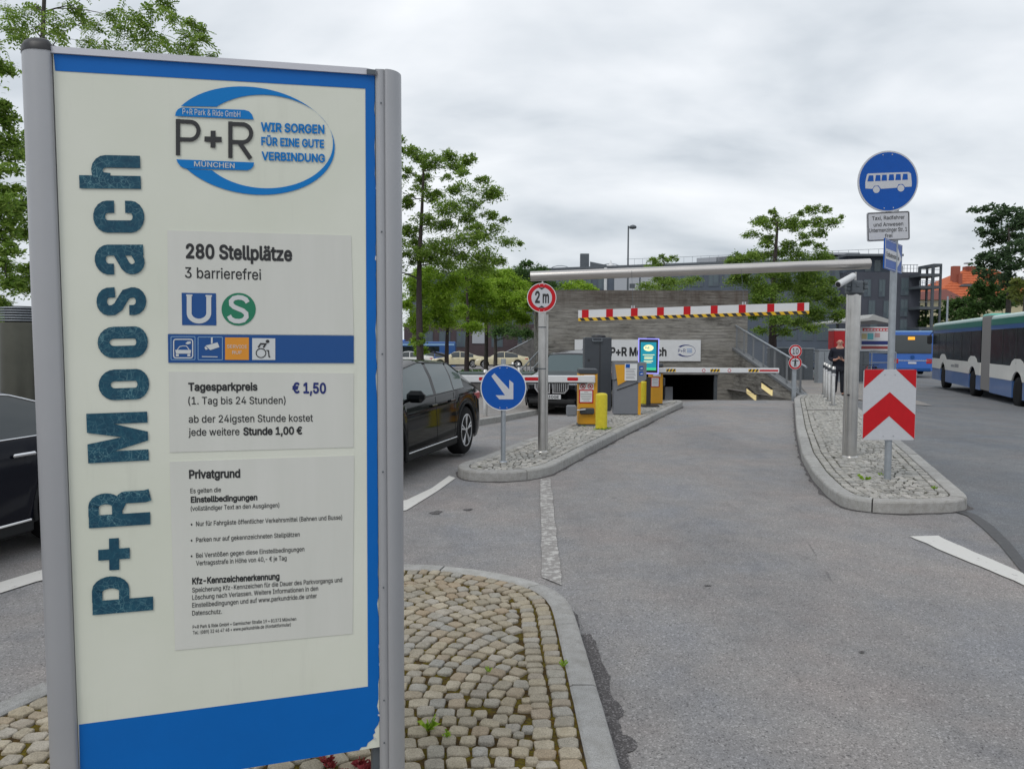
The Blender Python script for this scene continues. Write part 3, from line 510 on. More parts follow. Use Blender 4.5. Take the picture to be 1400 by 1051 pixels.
def text_geo(s, bold=0.0):
    V, F, x = [], [], 0.0
    for ch in s:
        adv, VV, T, PP = glyph_geo(ch); o_ = len(V); V += [(vx + x, vy, 0) for vx, vy in VV]; F += [tuple(i + o_ for i in f_) for f_ in T]
        if bold:
            for pts in PP:   # a heavier face: the outline is stroked a little
                n = len(pts)
                for i in range(n):
                    a_, b_ = pts[i], pts[(i + 1) % n]; dx_, dy_ = b_[0] - a_[0], b_[1] - a_[1]; l_ = math.hypot(dx_, dy_)
                    if l_ < 1e-6: continue
                    dx_, dy_ = dx_ / l_ * bold, dy_ / l_ * bold; o_ = len(V); z_ = 1 + (i % 5)
                    V += [(a_[0] - dx_ * .6 - dy_ + x, a_[1] - dy_ * .6 + dx_, z_), (b_[0] + dx_ * .6 - dy_ + x, b_[1] + dy_ * .6 + dx_, z_), (b_[0] + dx_ * .6 + dy_ + x, b_[1] + dy_ * .6 - dx_, z_), (a_[0] - dx_ * .6 + dy_ + x, a_[1] - dy_ * .6 - dx_, z_)]; F.append((o_, o_ + 1, o_ + 2, o_ + 3))
        x += adv
    xs = [v[0] for v in V]; return (V, F, min(xs), max(xs))
CAPH = None
def text_mesh(mb, s, A, B, upv, cap, bold=0.0, lift=Vector((0, 0, 0))):
    """lettering from baseline start A to baseline end B, capitals `cap` high along upv"""
    global CAPH
    if CAPH is None: CAPH = max(v[1] for v in text_geo('H')[0])
    V, F, x0, x1 = text_geo(s, bold); A = Vector(A); B = Vector(B); L = (B - A); n_ = L.cross(upv).normalized() * 0.00012
    mb.add([A + L * ((x - x0) / (x1 - x0)) + upv * (y * cap / CAPH) + n_ * z + lift for x, y, z in V], F, False)
def arc(cx, cy, rx, ry, a0, a1, n): return [(cx + rx * math.cos(math.radians(a0 + (a1 - a0) * i / n)), cy + ry * math.sin(math.radians(a0 + (a1 - a0) * i / n))) for i in range(n + 1)]
def ribbon(mb, pts, w_, fn, d=0.0, closed=False):   # constant-width stroke along 2D path
    n = len(pts); L = []; 
    for i in range(n):
        a = pts[(i - 1) % n] if (closed or i > 0) else pts[i]; b = pts[(i + 1) % n] if (closed or i < n - 1) else pts[i]; p = pts[i]
        d1 = Vector((p[0] - a[0], p[1] - a[1])); d2 = Vector((b[0] - p[0], b[1] - p[1]))
        if d1.length < 1e-9: d1 = d2.copy()
        if d2.length < 1e-9: d2 = d1.copy()
        d1.normalize(); d2.normalize(); n1 = Vector((-d1.y, d1.x)); n2_ = Vector((-d2.y, d2.x)); m_ = (n1 + n2_)
        if m_.length < 1e-6: m_ = n1
        m_.normalize(); q = w_ / 2 / max(0.35, m_.dot(n1)); L.append(((p[0] + m_.x * q, p[1] + m_.y * q), (p[0] - m_.x * q, p[1] - m_.y * q)))
    vs = []; 
    for a, b in L: vs += [fn(a[0], a[1], d), fn(b[0], b[1], d)]
    fs = [(2 * i, 2 * i + 1, 2 * i + 3, 2 * i + 2) for i in range(n - 1)]
    if closed: fs.append((2 * n - 2, 2 * n - 1, 1, 0))
    mb.add(vs, fs, False)
def face(mb, poly, fn, d=0.0): mb.add([fn(u, v, d) for u, v in poly], [tuple(range(len(poly)))], False)
def rrect(x0, y0, x1, y1, r_, n=4):
    return arc(x1 - r_, y1 - r_, r_, r_, 0, 90, n) + arc(x0 + r_, y1 - r_, r_, r_, 90, 180, n) + arc(x0 + r_, y0 + r_, r_, r_, 180, 270, n) + arc(x1 - r_, y0 + r_, r_, r_, 270, 360, n)

k = NT('damp asphalt and contact shade'); sp = k.V(150); c = k.R(sp.outputs['Color'], (0, (0.045, 0.042, 0.042)), (0.6, (0.095, 0.088, 0.088)), (1, (0.26, 0.25, 0.25))); M_DAMP_SHADE = k.fin(c, 0.8, 0.3)  # stain colour, reused for gutter dirt with painted contact shade
# ================================================================== THE GROUND
RX0, RX1, RY0, RY1 = 3.4, 8.4, 22.6, 44.0
def axis(lo, hi, fine_lo, fine_hi, step, extra):
    a = list(np.arange(fine_lo, fine_hi + 1e-6, step)); a += extra; q = fine_hi
    while q < hi: q += max(step, (q - fine_hi) * 0.5 + step); a.append(min(q, hi))
    q = fine_lo
    while q > lo: q -= max(step, (fine_lo - q) * 0.5 + step); a.append(max(q, lo))
    return sorted(set(round(float(v), 4) for v in a))
xs = axis(-900, 900, -16, 24, 1.0, [RX0, RX1]); ys = axis(-60, 1600, -2, 92, 1.0, [RY0, RY1, 0.5])
mb = MB(); V = [(x, y, g(x, y)) for y in ys for x in xs]; nx = len(xs); F = []
for j in range(len(ys) - 1):
    for i in range(nx - 1):
        if xs[i] >= RX0 - 1e-3 and xs[i + 1] <= RX1 + 1e-3 and ys[j] >= RY0 - 1e-3 and ys[j + 1] <= RY1 + 1e-3: continue
        F.append((j * nx + i, j * nx + i + 1, (j + 1) * nx + i + 1, (j + 1) * nx + i))
mb.add(V, F, True); GROUND = struct(mb.build('road', M_ASPH)); GROUND['label'] = 'worn grey brown asphalt of the garage driveway'
mb = MB(); rz_ = g(6, RY0)
prof = [(RY0, rz_), (24, rz_ - 0.32), (26, rz_ - 0.95), (28, rz_ - 1.62), (30, rz_ - 2.25), (33, rz_ - 2.7), (RY1, rz_ - 2.75)]
for (a, za_), (b, zb_) in zip(prof, prof[1:]): mb.add([(RX0, a, za_), (RX1, a, za_), (RX1, b, zb_), (RX0, b, zb_)], [(0, 1, 2, 3)])
struct(mb.build('ramp', M_PAVE))

def strip_sheet(name, ysq, xl, xr, nxs, dz, m_):
    mb = MB(); V = []
    for y in ysq:
        a, b = xl(y), xr(y)
        for i in range(nxs + 1): x = a + (b - a) * i / nxs; V.append((x, y, g(x, y) + dz + .022 * sstep((y - 8.5) / 3)))
    n = nxs + 1; F = [(j * n + i, j * n + i + 1, (j + 1) * n + i + 1, (j + 1) * n + i) for j in range(len(ysq) - 1) for i in range(nxs)]
    mb.add(V, F, True); return mb.build(name, m_)
# bus lane: newer bluish asphalt right of the seam
SEAM = [G(1312, 700), G(1330, 706), G(1352, 722), G(1374, 745), G(1400, 775), G(1450, 830), G(1560, 960)]
def seam_x(y):
    pts = SEAM[::-1]
    if y <= pts[0].y: return pts[0].x
    for a, b in zip(pts, pts[1:]):
        if a.y <= y <= b.y: return a.x + (b.x - a.x) * (y - a.y) / max(1e-6, b.y - a.y)
    return pts[-1].x + (y - pts[-1].y) * 0.36
bl = strip_sheet('bus_lane', [1.0, 2, 3, 3.4] + [p_.y for p_ in SEAM[::-1]] + list(np.arange(8, 80, 1.5)), seam_x, lambda y: seam_x(y) + 9 + 0.35 * y, 14, 0.004, M_ASPH2)
struct(bl); bl['label'] = 'bluish grey asphalt of the bus lane'
mb = MB(); pts = SEAM
sl = [(-0.055, 0.05), (-0.05, 0.045), (-0.06, 0.05), (-0.045, 0.055), (-0.05, 0.04), (-0.06, 0.05), (-0.05, 0.05)]
V = []
for p_, (a, b) in zip(pts, sl): V += [(p_.x + a, p_.y, 0.008), (p_.x + b + 0.02, p_.y + 0.05, 0.008)]
mb.add(V, [(2 * i, 2 * i + 1, 2 * i + 3, 2 * i + 2) for i in range(len(pts) - 1)]); struct(mb.build('tar_seam', M_TAR))
# painted lines
def quadpx(name, pts, m_, dz=0.008, n=1):
    mb = MB(); mb.add([(q.x, q.y, dz + g(q.x, q.y)) for q in (G(*p_) for p_ in pts)], [tuple(range(len(pts)))]); return struct(mb.build(name, m_))
def jag(a, b, n, amp, rr):
    o = []
    for i in range(n + 1):
        t = i / n; o.append((a[0] + (b[0] - a[0]) * t + rr.uniform(-amp, amp), a[1] + (b[1] - a[1]) * t + rr.uniform(-amp, amp) * 0.5))
    return o
rj = random.Random(3)
quadpx('road_marking', [(1244, 734), (1283, 733)] + jag((1290, 737), (1400, 785), 8, 0.5, rj) + [(1460, 814), (1452, 832)] + jag((1400, 801), (1252, 738), 10, 1.2, rj), M_LINE)
def ring_line(name, L_, R_, m_):
    mb = MB(); V = []
    for a, b in zip(L_, R_):
        for q in (G(*a), G(*b)): V.append((q.x, q.y, 0.008 + g(q.x, q.y)))
    mb.add(V, [(2 * i, 2 * i + 1, 2 * i + 3, 2 * i + 2) for i in range(len(L_) - 1)]); return struct(mb.build(name, m_))
def mid(a, b, n): return [(a[0] + (b[0] - a[0]) * i / n, a[1] + (b[1] - a[1]) * i / n) for i in range(n + 1)]
def wob(l, amp): return [(x + rj.uniform(-amp, amp), y) for x, y in l]
ring_line('road_marking', wob(mid((738.5, 655), (740.5, 790), 22), 0.9), wob(mid((752.5, 655), (768.5, 801), 22), 0.9), M_LINEW)
ring_line('road_marking', [(-160, 845), (0, 797), (50, 782), (180, 752), (350, 722), (480, 701), (556, 684), (590, 668), (614, 651)],
          [(-160, 862), (0, 812), (50, 796), (180, 765), (350, 734), (480, 714), (556, 698), (598, 672), (623, 654)], M_LINE)
# dark gutter stains / oil spots and repair patches in the asphalt
def blob(name, px, py, rx, ry, m_, seed, dz):
    q = G(px, py); rr = random.Random(seed); mb = MB(); n = 26; ph = [rr.uniform(0, 6.28) for _ in range(4)]
    sc_ = q.y / FPX; V = []
    for i in range(n):
        t = 6.283 * i / n; r_ = 1 + 0.25 * math.sin(2 * t + ph[0]) + 0.15 * math.sin(3 * t + ph[1]) + 0.12 * math.sin(7 * t + ph[2]) + rr.uniform(-.06, .06)
        V.append((q.x + rx * sc_ * r_ * math.cos(t), q.y + ry * sc_ * r_ * math.sin(t) * q.y / 1.6, dz + g(q.x, q.y)))
    mb.add(V, [tuple(range(n))]); return struct(mb.build(name, m_))
rs_ = random.Random(9); mb = MB(); V = []
for i in range(61):
    t_ = i / 60; px = 800 + 52 * t_ ** .8 + 6; py = 868 + 190 * t_; wd_ = 1 + 24 * t_ * max(0, math.sin(i * .42 + .6)) ** .6 * (.5 + .5 * t_) + 4 * t_ + rs_.uniform(-1, 1.5)
    q0, q1 = G(px - 22, py), G(px + 1 + max(0, wd_), py + rs_.uniform(-1, 1)); V += [(q0.x, q0.y, .005), (q1.x, q1.y, .005)]
mb.add(V, [(2 * i, 2 * i + 1, 2 * i + 3, 2 * i + 2) for i in range(60)]); struct(mb.build('asphalt_stain', M_DAMP_SHADE))
for i, (a, b, c_, d_) in enumerate([(596, 701, 9, 2), (640, 697, 5, 1.5), (1178, 892, 5, 1.2), (968, 801, 4, 1)]): blob('asphalt_stain', a, b, c_, d_, M_DAMP_SHADE, i, 0.0052 + 0.0007 * i)
# light pavement of the plaza behind the right island
mb = MB()
pl = [G(1092, 541, .0), G(1155, 541, .0)]
def grid_sheet(name, x0, x1, y0, y1, st, dz, m_, shear=0.0):
    nx_, ny_ = max(1, int((x1 - x0) / st)), max(1, int((y1 - y0) / st)); mb = MB(); V = []
    for j in range(ny_ + 1):
        for i in range(nx_ + 1):
            y = y0 + (y1 - y0) * j / ny_; x = x0 + (x1 - x0) * i / nx_ + shear * (y - y0); V.append((x, y, g(x, y) + dz))
    mb.add(V, [(j * (nx_ + 1) + i, j * (nx_ + 1) + i + 1, (j + 1) * (nx_ + 1) + i + 1, (j + 1) * (nx_ + 1) + i) for j in range(ny_) for i in range(nx_)], True)
    return struct(mb.build(name, m_))
grid_sheet('plaza_pavement', 8.95, 12.6, 22.9, 40, 1.2, 0.035, M_PAVE, 0.34)

# ================================================================== ISLANDS
def resample(poly, step):
    P_ = [Vector((p_[0], p_[1])) for p_ in poly]; out_ = []
    for a, b in zip(P_, P_[1:] + P_[:1]):
        n = max(1, int((b - a).length / step))
        for i in range(n): out_.append(a.lerp(b, i / n))
    return out_
def smooth_closed(P_, it=2):
    for _ in range(it):
        n = len(P_); P_ = [(P_[i - 1] + P_[i] * 2 + P_[(i + 1) % n]) / 4 for i in range(n)]
    return P_
def area(P_): return 0.5 * sum(a.x * b.y - b.x * a.y for a, b in zip(P_, P_[1:] + P_[:1]))
def offset(P_, d):   # inward for ccw polygons
    n = len(P_); o = []
    for i in range(n):
        t = (P_[(i + 1) % n] - P_[i - 1]).normalized(); o.append(P_[i] + Vector((-t.y, t.x)) * d)
    return o
def inside(p, P_):
    c_ = False; n = len(P_); j = n - 1
    for i in range(n):
        if (P_[i].y > p[1]) != (P_[j].y > p[1]) and p[0] < (P_[j].x - P_[i].x) * (p[1] - P_[i].y) / (P_[j].y - P_[i].y) + P_[i].x: c_ = not c_
        j = i
    return c_
def dist_np(pts, P_):
    A = np.array([(p_.x, p_.y) for p_ in P_]); B = np.roll(A, -1, 0); d = B - A; best = np.full(len(pts), 1e9)
    for a, dd in zip(A, d):
        q = pts - a; t = np.clip((q @ dd) / max(1e-9, dd @ dd), 0, 1); best = np.minimum(best, np.hypot(*(q - t[:, None] * dd).T))
    return best
def cobble_shape(rr, sx, sy, h):
    c_ = [rr.uniform(.10, .22) for _ in range(4)]; j = lambda: rr.uniform(-.05, .05); n = 8
    sup = [(-.5 + c_[0], -.5 + j()), (.5 - c_[1], -.5 + j()), (.5 + j(), -.5 + c_[1]), (.5 + j(), .5 - c_[2]), (.5 - c_[2], .5 + j()), (-.5 + c_[3], .5 + j()), (-.5 + j(), .5 - c_[3]), (-.5 + j(), -.5 + c_[0])]
    V = []; tz = [rr.uniform(-0.0025, 0.0025) for _ in range(n)]; ox, oy = rr.uniform(-.03, .03), rr.uniform(-.03, .03)
    for k_, z in ((0.89, 0.0), (0.975, -0.0035), (1.0, -0.010), (0.985, -h)):
        for (x, y), q in zip(sup, tz): V.append(((x * k_ + ox * (1 - k_) * 3) * sx, (y * k_ + oy * (1 - k_) * 3) * sy, z + (q if z > -0.01 else 0)))
    F = [tuple(range(8))]
    for a in range(3):
        for i in range(8): q_ = (i + 1) % 8; F.append((a * 8 + i, (a + 1) * 8 + i, (a + 1) * 8 + q_, a * 8 + q_))
    return V, F
def stone_sites(P_, kerb_w, size, rowang, rr, ymin=-9, rows=2, gap=0.010, strip=0.9, field=True):
    """edge rows along the kerb, then arched courses (segmental arc paving)"""
    S = []
    for r_ in range(rows):
        Q = offset(P_, kerb_w + 0.012 + size * 0.5 + r_ * (size + gap)); 
        n = len(Q); cum = [0]
        for i in range(n): cum.append(cum[-1] + (Q[(i + 1) % n] - Q[i]).length)
        tot = cum[-1]; s_ = 0.0; i = 0
        while s_ < tot - size * .4:
            ln = size * rr.uniform(0.66, 1.08); m_ = s_ + ln / 2
            while i < n - 1 and cum[i + 1] < m_: i += 1
            a, b = Q[i], Q[(i + 1) % n]; t = (m_ - cum[i]) / max(1e-6, cum[i + 1] - cum[i]); p = a.lerp(b, min(1, t)); d = (b - a).normalized()
            S.append((p.x, p.y, math.atan2(d.y, d.x), ln - gap * rr.uniform(.6, 1.3), size * rr.uniform(0.9, 1.0))); s_ += ln
    if not field: return S
    x0 = min(p.x for p in P_); x1 = max(p.x for p in P_); y0 = min(p.y for p in P_); y1 = max(p.y for p in P_)
    ca, sa = math.cos(rowang), math.sin(rowang); cx, cy = (x0 + x1) / 2, (y0 + y1) / 2; R_ = math.hypot(x1 - x0, y1 - y0) / 2 + 1
    C = []; pitch = size + gap; bul = 0.25 * strip
    ns = int(R_ / strip) + 1
    for si in range(-ns, ns + 1):
        for k_ in range(int(-R_ / pitch) - 4, int(R_ / pitch) + 4):
            u = -strip / 2
            while u < strip / 2 - size * 0.25:
                slope0 = -2 * bul * 4 * u / strip ** 2 if True else 0
                w_ = size * rr.uniform(0.78, 1.14); cu_ = u + w_ / 2 / math.sqrt(1 + slope0 ** 2) * 1.0
                if cu_ > strip / 2: break
                sl_ = -8 * bul * cu_ / strip ** 2
                v = k_ * pitch + bul * (1 - (2 * cu_ / strip) ** 2); a = math.atan(sl_)
                X = si * strip + cu_; Y = v
                C.append((cx + X * ca - Y * sa + rr.uniform(-.004, .004), cy + X * sa + Y * ca + rr.uniform(-.004, .004), a + rowang + rr.uniform(-.09, .09), w_ - gap * rr.uniform(.5, 1.4), (size * math.cos(a) ** 0.75) * rr.uniform(0.90, 1.02)))
                u += (w_ + gap * .2) * math.cos(a)
    C = [c_ for c_ in C if c_[1] > ymin and inside(c_, P_)]
    arr = np.array([(c_[0], c_[1]) for c_ in C]); d = dist_np(arr, P_); lim = kerb_w + rows * pitch + size * 0.40
    return S + [c_ for c_, q in zip(C, d) if q > lim]
def island(name, label, outline, top, kerb_w, kh, size, rowang, smat, jmat, strip, seed, kerb_len=0.66, rows=2, ymin=-9, skirt=0.0, zfun=None):
    rr = random.Random(seed); P_ = smooth_closed(resample(outline, 0.07), 3)
    if area(P_) < 0: P_ = P_[::-1]
    zf = zfun or (lambda x, y: 0.0)
    IN = offset(P_, kerb_w)
    mb = MB(); n = len(IN); vs = [(p.x, p.y, top - 0.014 + zf(p.x, p.y)) for p in IN]
    # joint bed as triangulated polygon
    bm = bmesh.new(); bv = [bm.verts.new(v) for v in vs]; bm.faces.new(bv); bmesh.ops.triangulate(bm, faces=bm.faces)
    me = bpy.data.meshes.new(name); bm.to_mesh(me); bm.free(); me.materials.append(jmat); base = bpy.data.objects.new(name, me); COL.objects.link(base); struct(base); base['label'] = label
    # kerb stones
    n = len(P_); cum = [0]
    for i in range(n): cum.append(cum[-1] + (P_[(i + 1) % n] - P_[i]).length)
    i = 0
    while i < n:
        j = i
        while j < n and cum[j] - cum[i] < kerb_len * rr.uniform(.96, 1.04): j += 1
        if n - j < 4: j = n
        mb = MB(); K = list(range(i, j + 1)); jz = rr.uniform(-0.004, 0.002)
        prof = lambda q: [(0.0, -kh - skirt), (0.004, -0.022), (0.012, -0.006), (0.026, 0.0), (kerb_w - 0.012, 0.0), (kerb_w, -0.008), (kerb_w, -0.06)]
        offs = {}
        V = []; m_ = len(prof(0))
        for q, idx in enumerate(K):
            t = (P_[(idx + 1) % n] - P_[(idx - 1) % n]).normalized(); nn_ = Vector((-t.y, t.x)); p = P_[idx % n].copy()
            if q == 0: p = p + t * 0.006
            if q == len(K) - 1: p = p - t * 0.006
            z0 = zf(p.x, p.y)
            for o_, h in prof(0): V.append((p.x + nn_.x * (o_ + rr.uniform(-.0012, .0012)), p.y + nn_.y * (o_ + rr.uniform(-.0012, .0012)), top + h + jz + z0 + (rr.uniform(-.001, .001) if h > -.05 else 0)))
        F = [(a * m_ + b, a * m_ + b + 1, (a + 1) * m_ + b + 1, (a + 1) * m_ + b) for a in range(len(K) - 1) for b in range(m_ - 1)]
        F += [tuple(range(m_)), tuple((len(K) - 1) * m_ + b for b in range(m_ - 1, -1, -1))]
        mb.add(V, F, False); mb.build('kerb_stone', M_KERB, base); i = j
    # gutter grit and dirt, its dark colour also painting contact shade at the kerb foot
    mb = MB(); V = []; nn2 = len(P_)
    for i in range(nn2 + 1):
        t = (P_[(i + 1) % nn2] - P_[(i - 1) % nn2]).normalized(); no_ = Vector((t.y, -t.x)); p = P_[i % nn2]; w_ = .012 + .035 * max(0, math.sin(i * .9) * math.sin(i * .23 + seed)) + rr.uniform(0, .018)
        for q_ in (p - no_ * .02, p + no_ * w_): V.append((q_.x, q_.y, g(q_.x, q_.y) + .0058))
    mb.add(V, [(2 * i, 2 * i + 1, 2 * i + 3, 2 * i + 2) for i in range(nn2)]); struct(mb.build('gutter_dirt_contact_shade', M_DAMP_SHADE, base))
    S = stone_sites(P_, kerb_w, size, rowang, rr, ymin=ymin, rows=rows, strip=strip)
    S.sort(key=lambda c_: math.hypot(c_[0], c_[1]))
    # drop stones that would sit on top of a neighbour
    keep = []; cell = {}
    for c_ in S:
        kx, ky = int(c_[0] / size), int(c_[1] / size); ok = True
        for a in (-1, 0, 1):
            for b in (-1, 0, 1):
                for o_ in cell.get((kx + a, ky + b), ()):
                    if math.hypot(o_[0] - c_[0], o_[1] - c_[1]) < size * 0.66: ok = False
        if ok: keep.append(c_); cell.setdefault((kx, ky), []).append(c_)
    # wedge small stones into the gaps the courses leave
    bx0, bx1 = min(p.x for p in P_), max(p.x for p in P_); by0, by1 = max(ymin, min(p.y for p in P_)), max(p.y for p in P_); cand = []
    for _ in range(int((bx1 - bx0) * (by1 - by0) * 1500)): cand.append((rr.uniform(bx0, bx1), rr.uniform(by0, by1)))
    cand = [c_ for c_ in cand if inside(c_, P_)]; dd_ = dist_np(np.array(cand), P_)
    for (x, y), de in zip(cand, dd_):
        if de < kerb_w + .035: continue
        kx, ky = int(x / size), int(y / size); near_ = [o_ for a in (-2, -1, 0, 1, 2) for b in (-2, -1, 0, 1, 2) for o_ in cell.get((kx + a, ky + b), ())]
        m_ = min([math.hypot(o_[0] - x, o_[1] - y) - .5 * min(o_[3], o_[4]) for o_ in near_] + [de - kerb_w])
        if m_ > size * .30:
            w_ = min(size, m_ * 1.75); an = min(near_, key=lambda o_: math.hypot(o_[0] - x, o_[1] - y))[2] if near_ else 0
            c_ = (x, y, an, w_ * rr.uniform(.9, 1.1), w_ * rr.uniform(.85, 1.0)); keep.append(c_); cell.setdefault((kx, ky), []).append(c_)
    def vis(c_):
        if c_[1] < 0.5: return 1e3
        px = 700 + FPX * c_[0] / c_[1]; py = 468 + FPX * (CAMZ - top) / c_[1]
        return 0 if (-30 < px < 1430 and py < 1075 and not (70 < px < 545 and py < 1020)) else 1e2
    order = sorted(keep, key=lambda c_: (vis(c_), c_[1]))
    protos = []
    for q in range(10):
        V, F = cobble_shape(rr, 1.0 * size, 1.0 * size, 0.03); me = bpy.data.meshes.new('cobble'); me.from_pydata(V, [], F); me.materials.append(smat); protos.append(me)
    for c_ in order[:295]:
        o = bpy.data.objects.new('cobble', protos[rr.randrange(10)]); COL.objects.link(o); o.parent = base
        o.location = (c_[0], c_[1], top + zf(c_[0], c_[1]) + rr.uniform(-.004, .002)); o.rotation_euler = (rr.uniform(-.02, .02), rr.uniform(-.02, .02), c_[2]); o.scale = (c_[3] / size, c_[4] / size, 1)
    mb = MB()
    for c_ in order[295:]:
        V, F = cobble_shape(rr, c_[3], c_[4], 0.03); cs, sn = math.cos(c_[2]), math.sin(c_[2]); z0 = top + zf(c_[0], c_[1]) + rr.uniform(-.004, .002)
        mb.add([(c_[0] + x * cs - y * sn, c_[1] + x * sn + y * cs, z + z0) for x, y, z in V], F, False)
    if mb.v: o = mb.build('cobbles', smat, base, recalc=False); struct(o, 'stuff')
    return base, P_
# near island under the pylon
def gp(l, z): return [tuple(G(a, b, z))[:2] for a, b in l]
near = [(-2.55, 1.4), (-2.42, 2.2), (-2.27, 2.8)] + gp([(0, 956), (57, 930)], .1) + [(-1.93, 3.85), (-1.72, 4.35), (-1.42, 4.83), (-1.05, 5.12)] + gp([(556, 769), (609, 771), (648, 775), (683, 781), (716, 787), (745, 796), (769, 808), (784, 826), (801.6, 882), (828, 968), (852, 1051)], .1) + [(0.43, 2.1), (0.45, 1.4)]
island('paved_island', 'near island paved with mossy granite cobbles in arcs', near, 0.10, 0.125, 0.10, 0.082, 0.62, M_COBBLE, M_MOSS, 1.25, 5, rows=2, ymin=1.6)
left = gp([(624, 637), (628.6, 640.7), (640, 643.6), (657, 644.6), (693, 644.6), (714, 643.6), (735.7, 640.7), (757, 635), (800, 612.9), (860, 583), (928.4, 551.5), (934, 548.5), (928, 546.5), (914, 547.2)], .12)
left += gp([(785.7, 577), (743, 593), (700, 607), (657, 624), (628.6, 632)], .12)
island('paved_island', 'left island of grey cobbles carrying the barrier machines', left, 0.12, 0.14, 0.12, 0.088, -0.33, M_COBBLE2, M_JOINT, 1.0, 6, kerb_len=1.0, rows=1, skirt=0.42)
right = gp([(1085.7, 544), (1088.5, 583), (1095.7, 617), (1111, 643), (1131, 664), (1151, 677), (1180, 683), (1217, 685.6), (1274, 685), (1311, 683.6), (1324, 680.5), (1324, 677), (1260, 622.8), (1231, 600), (1171, 554), (1151, 539.5), (1103, 538.2), (1091, 540)], .12)
island('paved_island', 'right island of grey cobbles with chevron board and bollards', right, 0.12, 0.15, 0.12, 0.088, -0.33, M_COBBLE2, M_JOINT, 0.9, 8, kerb_len=1.0, rows=2, skirt=0.3)
# weeds and sedum in the joints
def tufts(name, label, spots, m_, z, size=0.05, n=16, seed=1, cat='plant'):
    rr = random.Random(seed); V = []; F = []
    for px, py, s_ in spots:
        q = G(px, py, z)
        for i in range(n):
            a = rr.uniform(0, 6.28); L = size * s_ * rr.uniform(.5, 1); wd = L * 0.10; dx_, dy_ = math.cos(a), math.sin(a); b = len(V)
            x0_, y0_ = q.x + rr.uniform(-.01, .01), q.y + rr.uniform(-.01, .01); h = L * rr.uniform(.3, .9)
            V += [(x0_ - dy_ * wd, y0_ + dx_ * wd, z - .01), (x0_ + dy_ * wd, y0_ - dx_ * wd, z - .01), (x0_ + dx_ * L * .6 + dy_ * wd * .8, y0_ + dy_ * L * .6 - dx_ * wd * .8, z + h), (x0_ + dx_ * L, y0_ + dy_ * L, z + h * .8)]
            F.append((b, b + 1, b + 2, b + 3))
    o = mesh_np(name, V, F, m_); struct(o, 'stuff'); o['label'] = label; return o
tufts('weeds', 'small green weeds growing in the cobble joints', [(586, 994, .9), (612, 1003, .4), (770, 907, .4), (668, 915, .3), (1182, 656, 1.5), (1206, 650, 1.0), (1278, 668, .8), (826, 588, 1.2), (815, 588, 1.0), (832, 587, 1.1), (798, 583, 1.0)], L_BRI, 0.11, 0.055, 18, 2)
tufts('sedum', 'reddish sedum and gravelly growth under the pylon foot', [(446, 1040, 1.0), (452, 1046, .8), (492, 1044, 1.0), (500, 1050, .9), (506, 1046, .8), (470, 1056, .7)], M_SEDUM, 0.10, 0.028, 40, 3)

# ================================================================== THE INFORMATION PYLON
_A = P(75, 85, 2.03); _dirp = Vector((math.cos(math.atan(.275)), math.sin(math.atan(.275)), 0)); _np = Vector((_dirp.y, -_dirp.x, 0))   # normal towards the viewer
_O = Vector((_A.x, _A.y, 0))
def S(px, py, d=0.0):   # point on the face of the pylon, d metres proud of it
    r_ = ray(px, py); n_ = _np; t = (n_.dot(_O + n_ * d - Vector((0, 0, CAMZ)))) / n_.dot(r_); return Vector((0, 0, CAMZ)) + r_ * t
def SU(p): q = p - _O; return (q.dot(_dirp), p.z)
def SP(u, v, d=0.0): return _O + _dirp * u + Vector((0, 0, v)) + _np * d
def S2(px, py): return SU(S(px, py))
pyl = thing('information_pylon', 'large white and blue P+R Moosach information pylon with grey posts', 'sign', tuple(_O))
def PB(mb, name, m_, parent, label=None):
    mb.v = [tuple(Vector(v) - _O) for v in mb.v]; return mb.build(name, m_, parent, label)
# body
u1, _ = S2(510, 500); uL, _ = S2(73, 300)
corner = {'tl': S2(72, 72), 'tr': S2(512, 101), 'br': S2(519, 1020.5), 'bl': S2(110, 1086)}
ul, ur = corner['bl'][0], corner['tr'][0]
mb = MB(); mb.prism([corner['bl'], corner['br'], corner['tr'], corner['tl']], SP, -0.10, 0.0)
panel = PB(mb, 'face_panel', M_CREAM, pyl)
def pxpoly(l, d, mb): mb.add([S(a, b, d) for a, b in l], [tuple(range(len(l)))]); return mb
def stickpart(name, l, m_, d=0.0012, parent=panel, label=None, proud=None):
    mb = MB()
    if proud: mb.prism([S2(a, b) for a, b in l], SP, 0.0002, proud)
    else: pxpoly(l, d, mb)
    return PB(mb, name, m_, parent, label)
bot_l = 1091.5
# blue film border with chipped edge on the right
def chipped(x, y0, y1, n, rr, am):
    return [(x(y0 + (y1 - y0) * i / n) - (abs(rr.gauss(0, am)) if rr.random() < .4 else rr.uniform(0, .8)), y0 + (y1 - y0) * i / n) for i in range(n + 1)]
rr = random.Random(11); xr_ = lambda y: 512.5 + (y - 100) * 0.0075
edge = chipped(xr_, 112, 740, 50, rr, .9) + chipped(xr_, 745, 985, 24, rr, 1.6)
cor = [(517, 990), (514, 994), (512, 997), (513, 1001), (510, 1004), (511, 1009), (507, 1012), (503, 1015), (501, 1020), (494, 1021), (491, 1025)]
stickpart('border_film', [(73, 73.8), (512, 103.4), (512.5, 112), (499.5, 121.5), (75.5, 97)], M_BLUE)
stickpart('border_film', [(499.5, 121.5)] + edge[:1] + edge + [(518.5, 985), (503, 938)], M_BLUE)
stickpart('border_film', [(108, 990), (503, 938), (518.5, 985)] + cor + [(110, 1086)], M_BLUE)
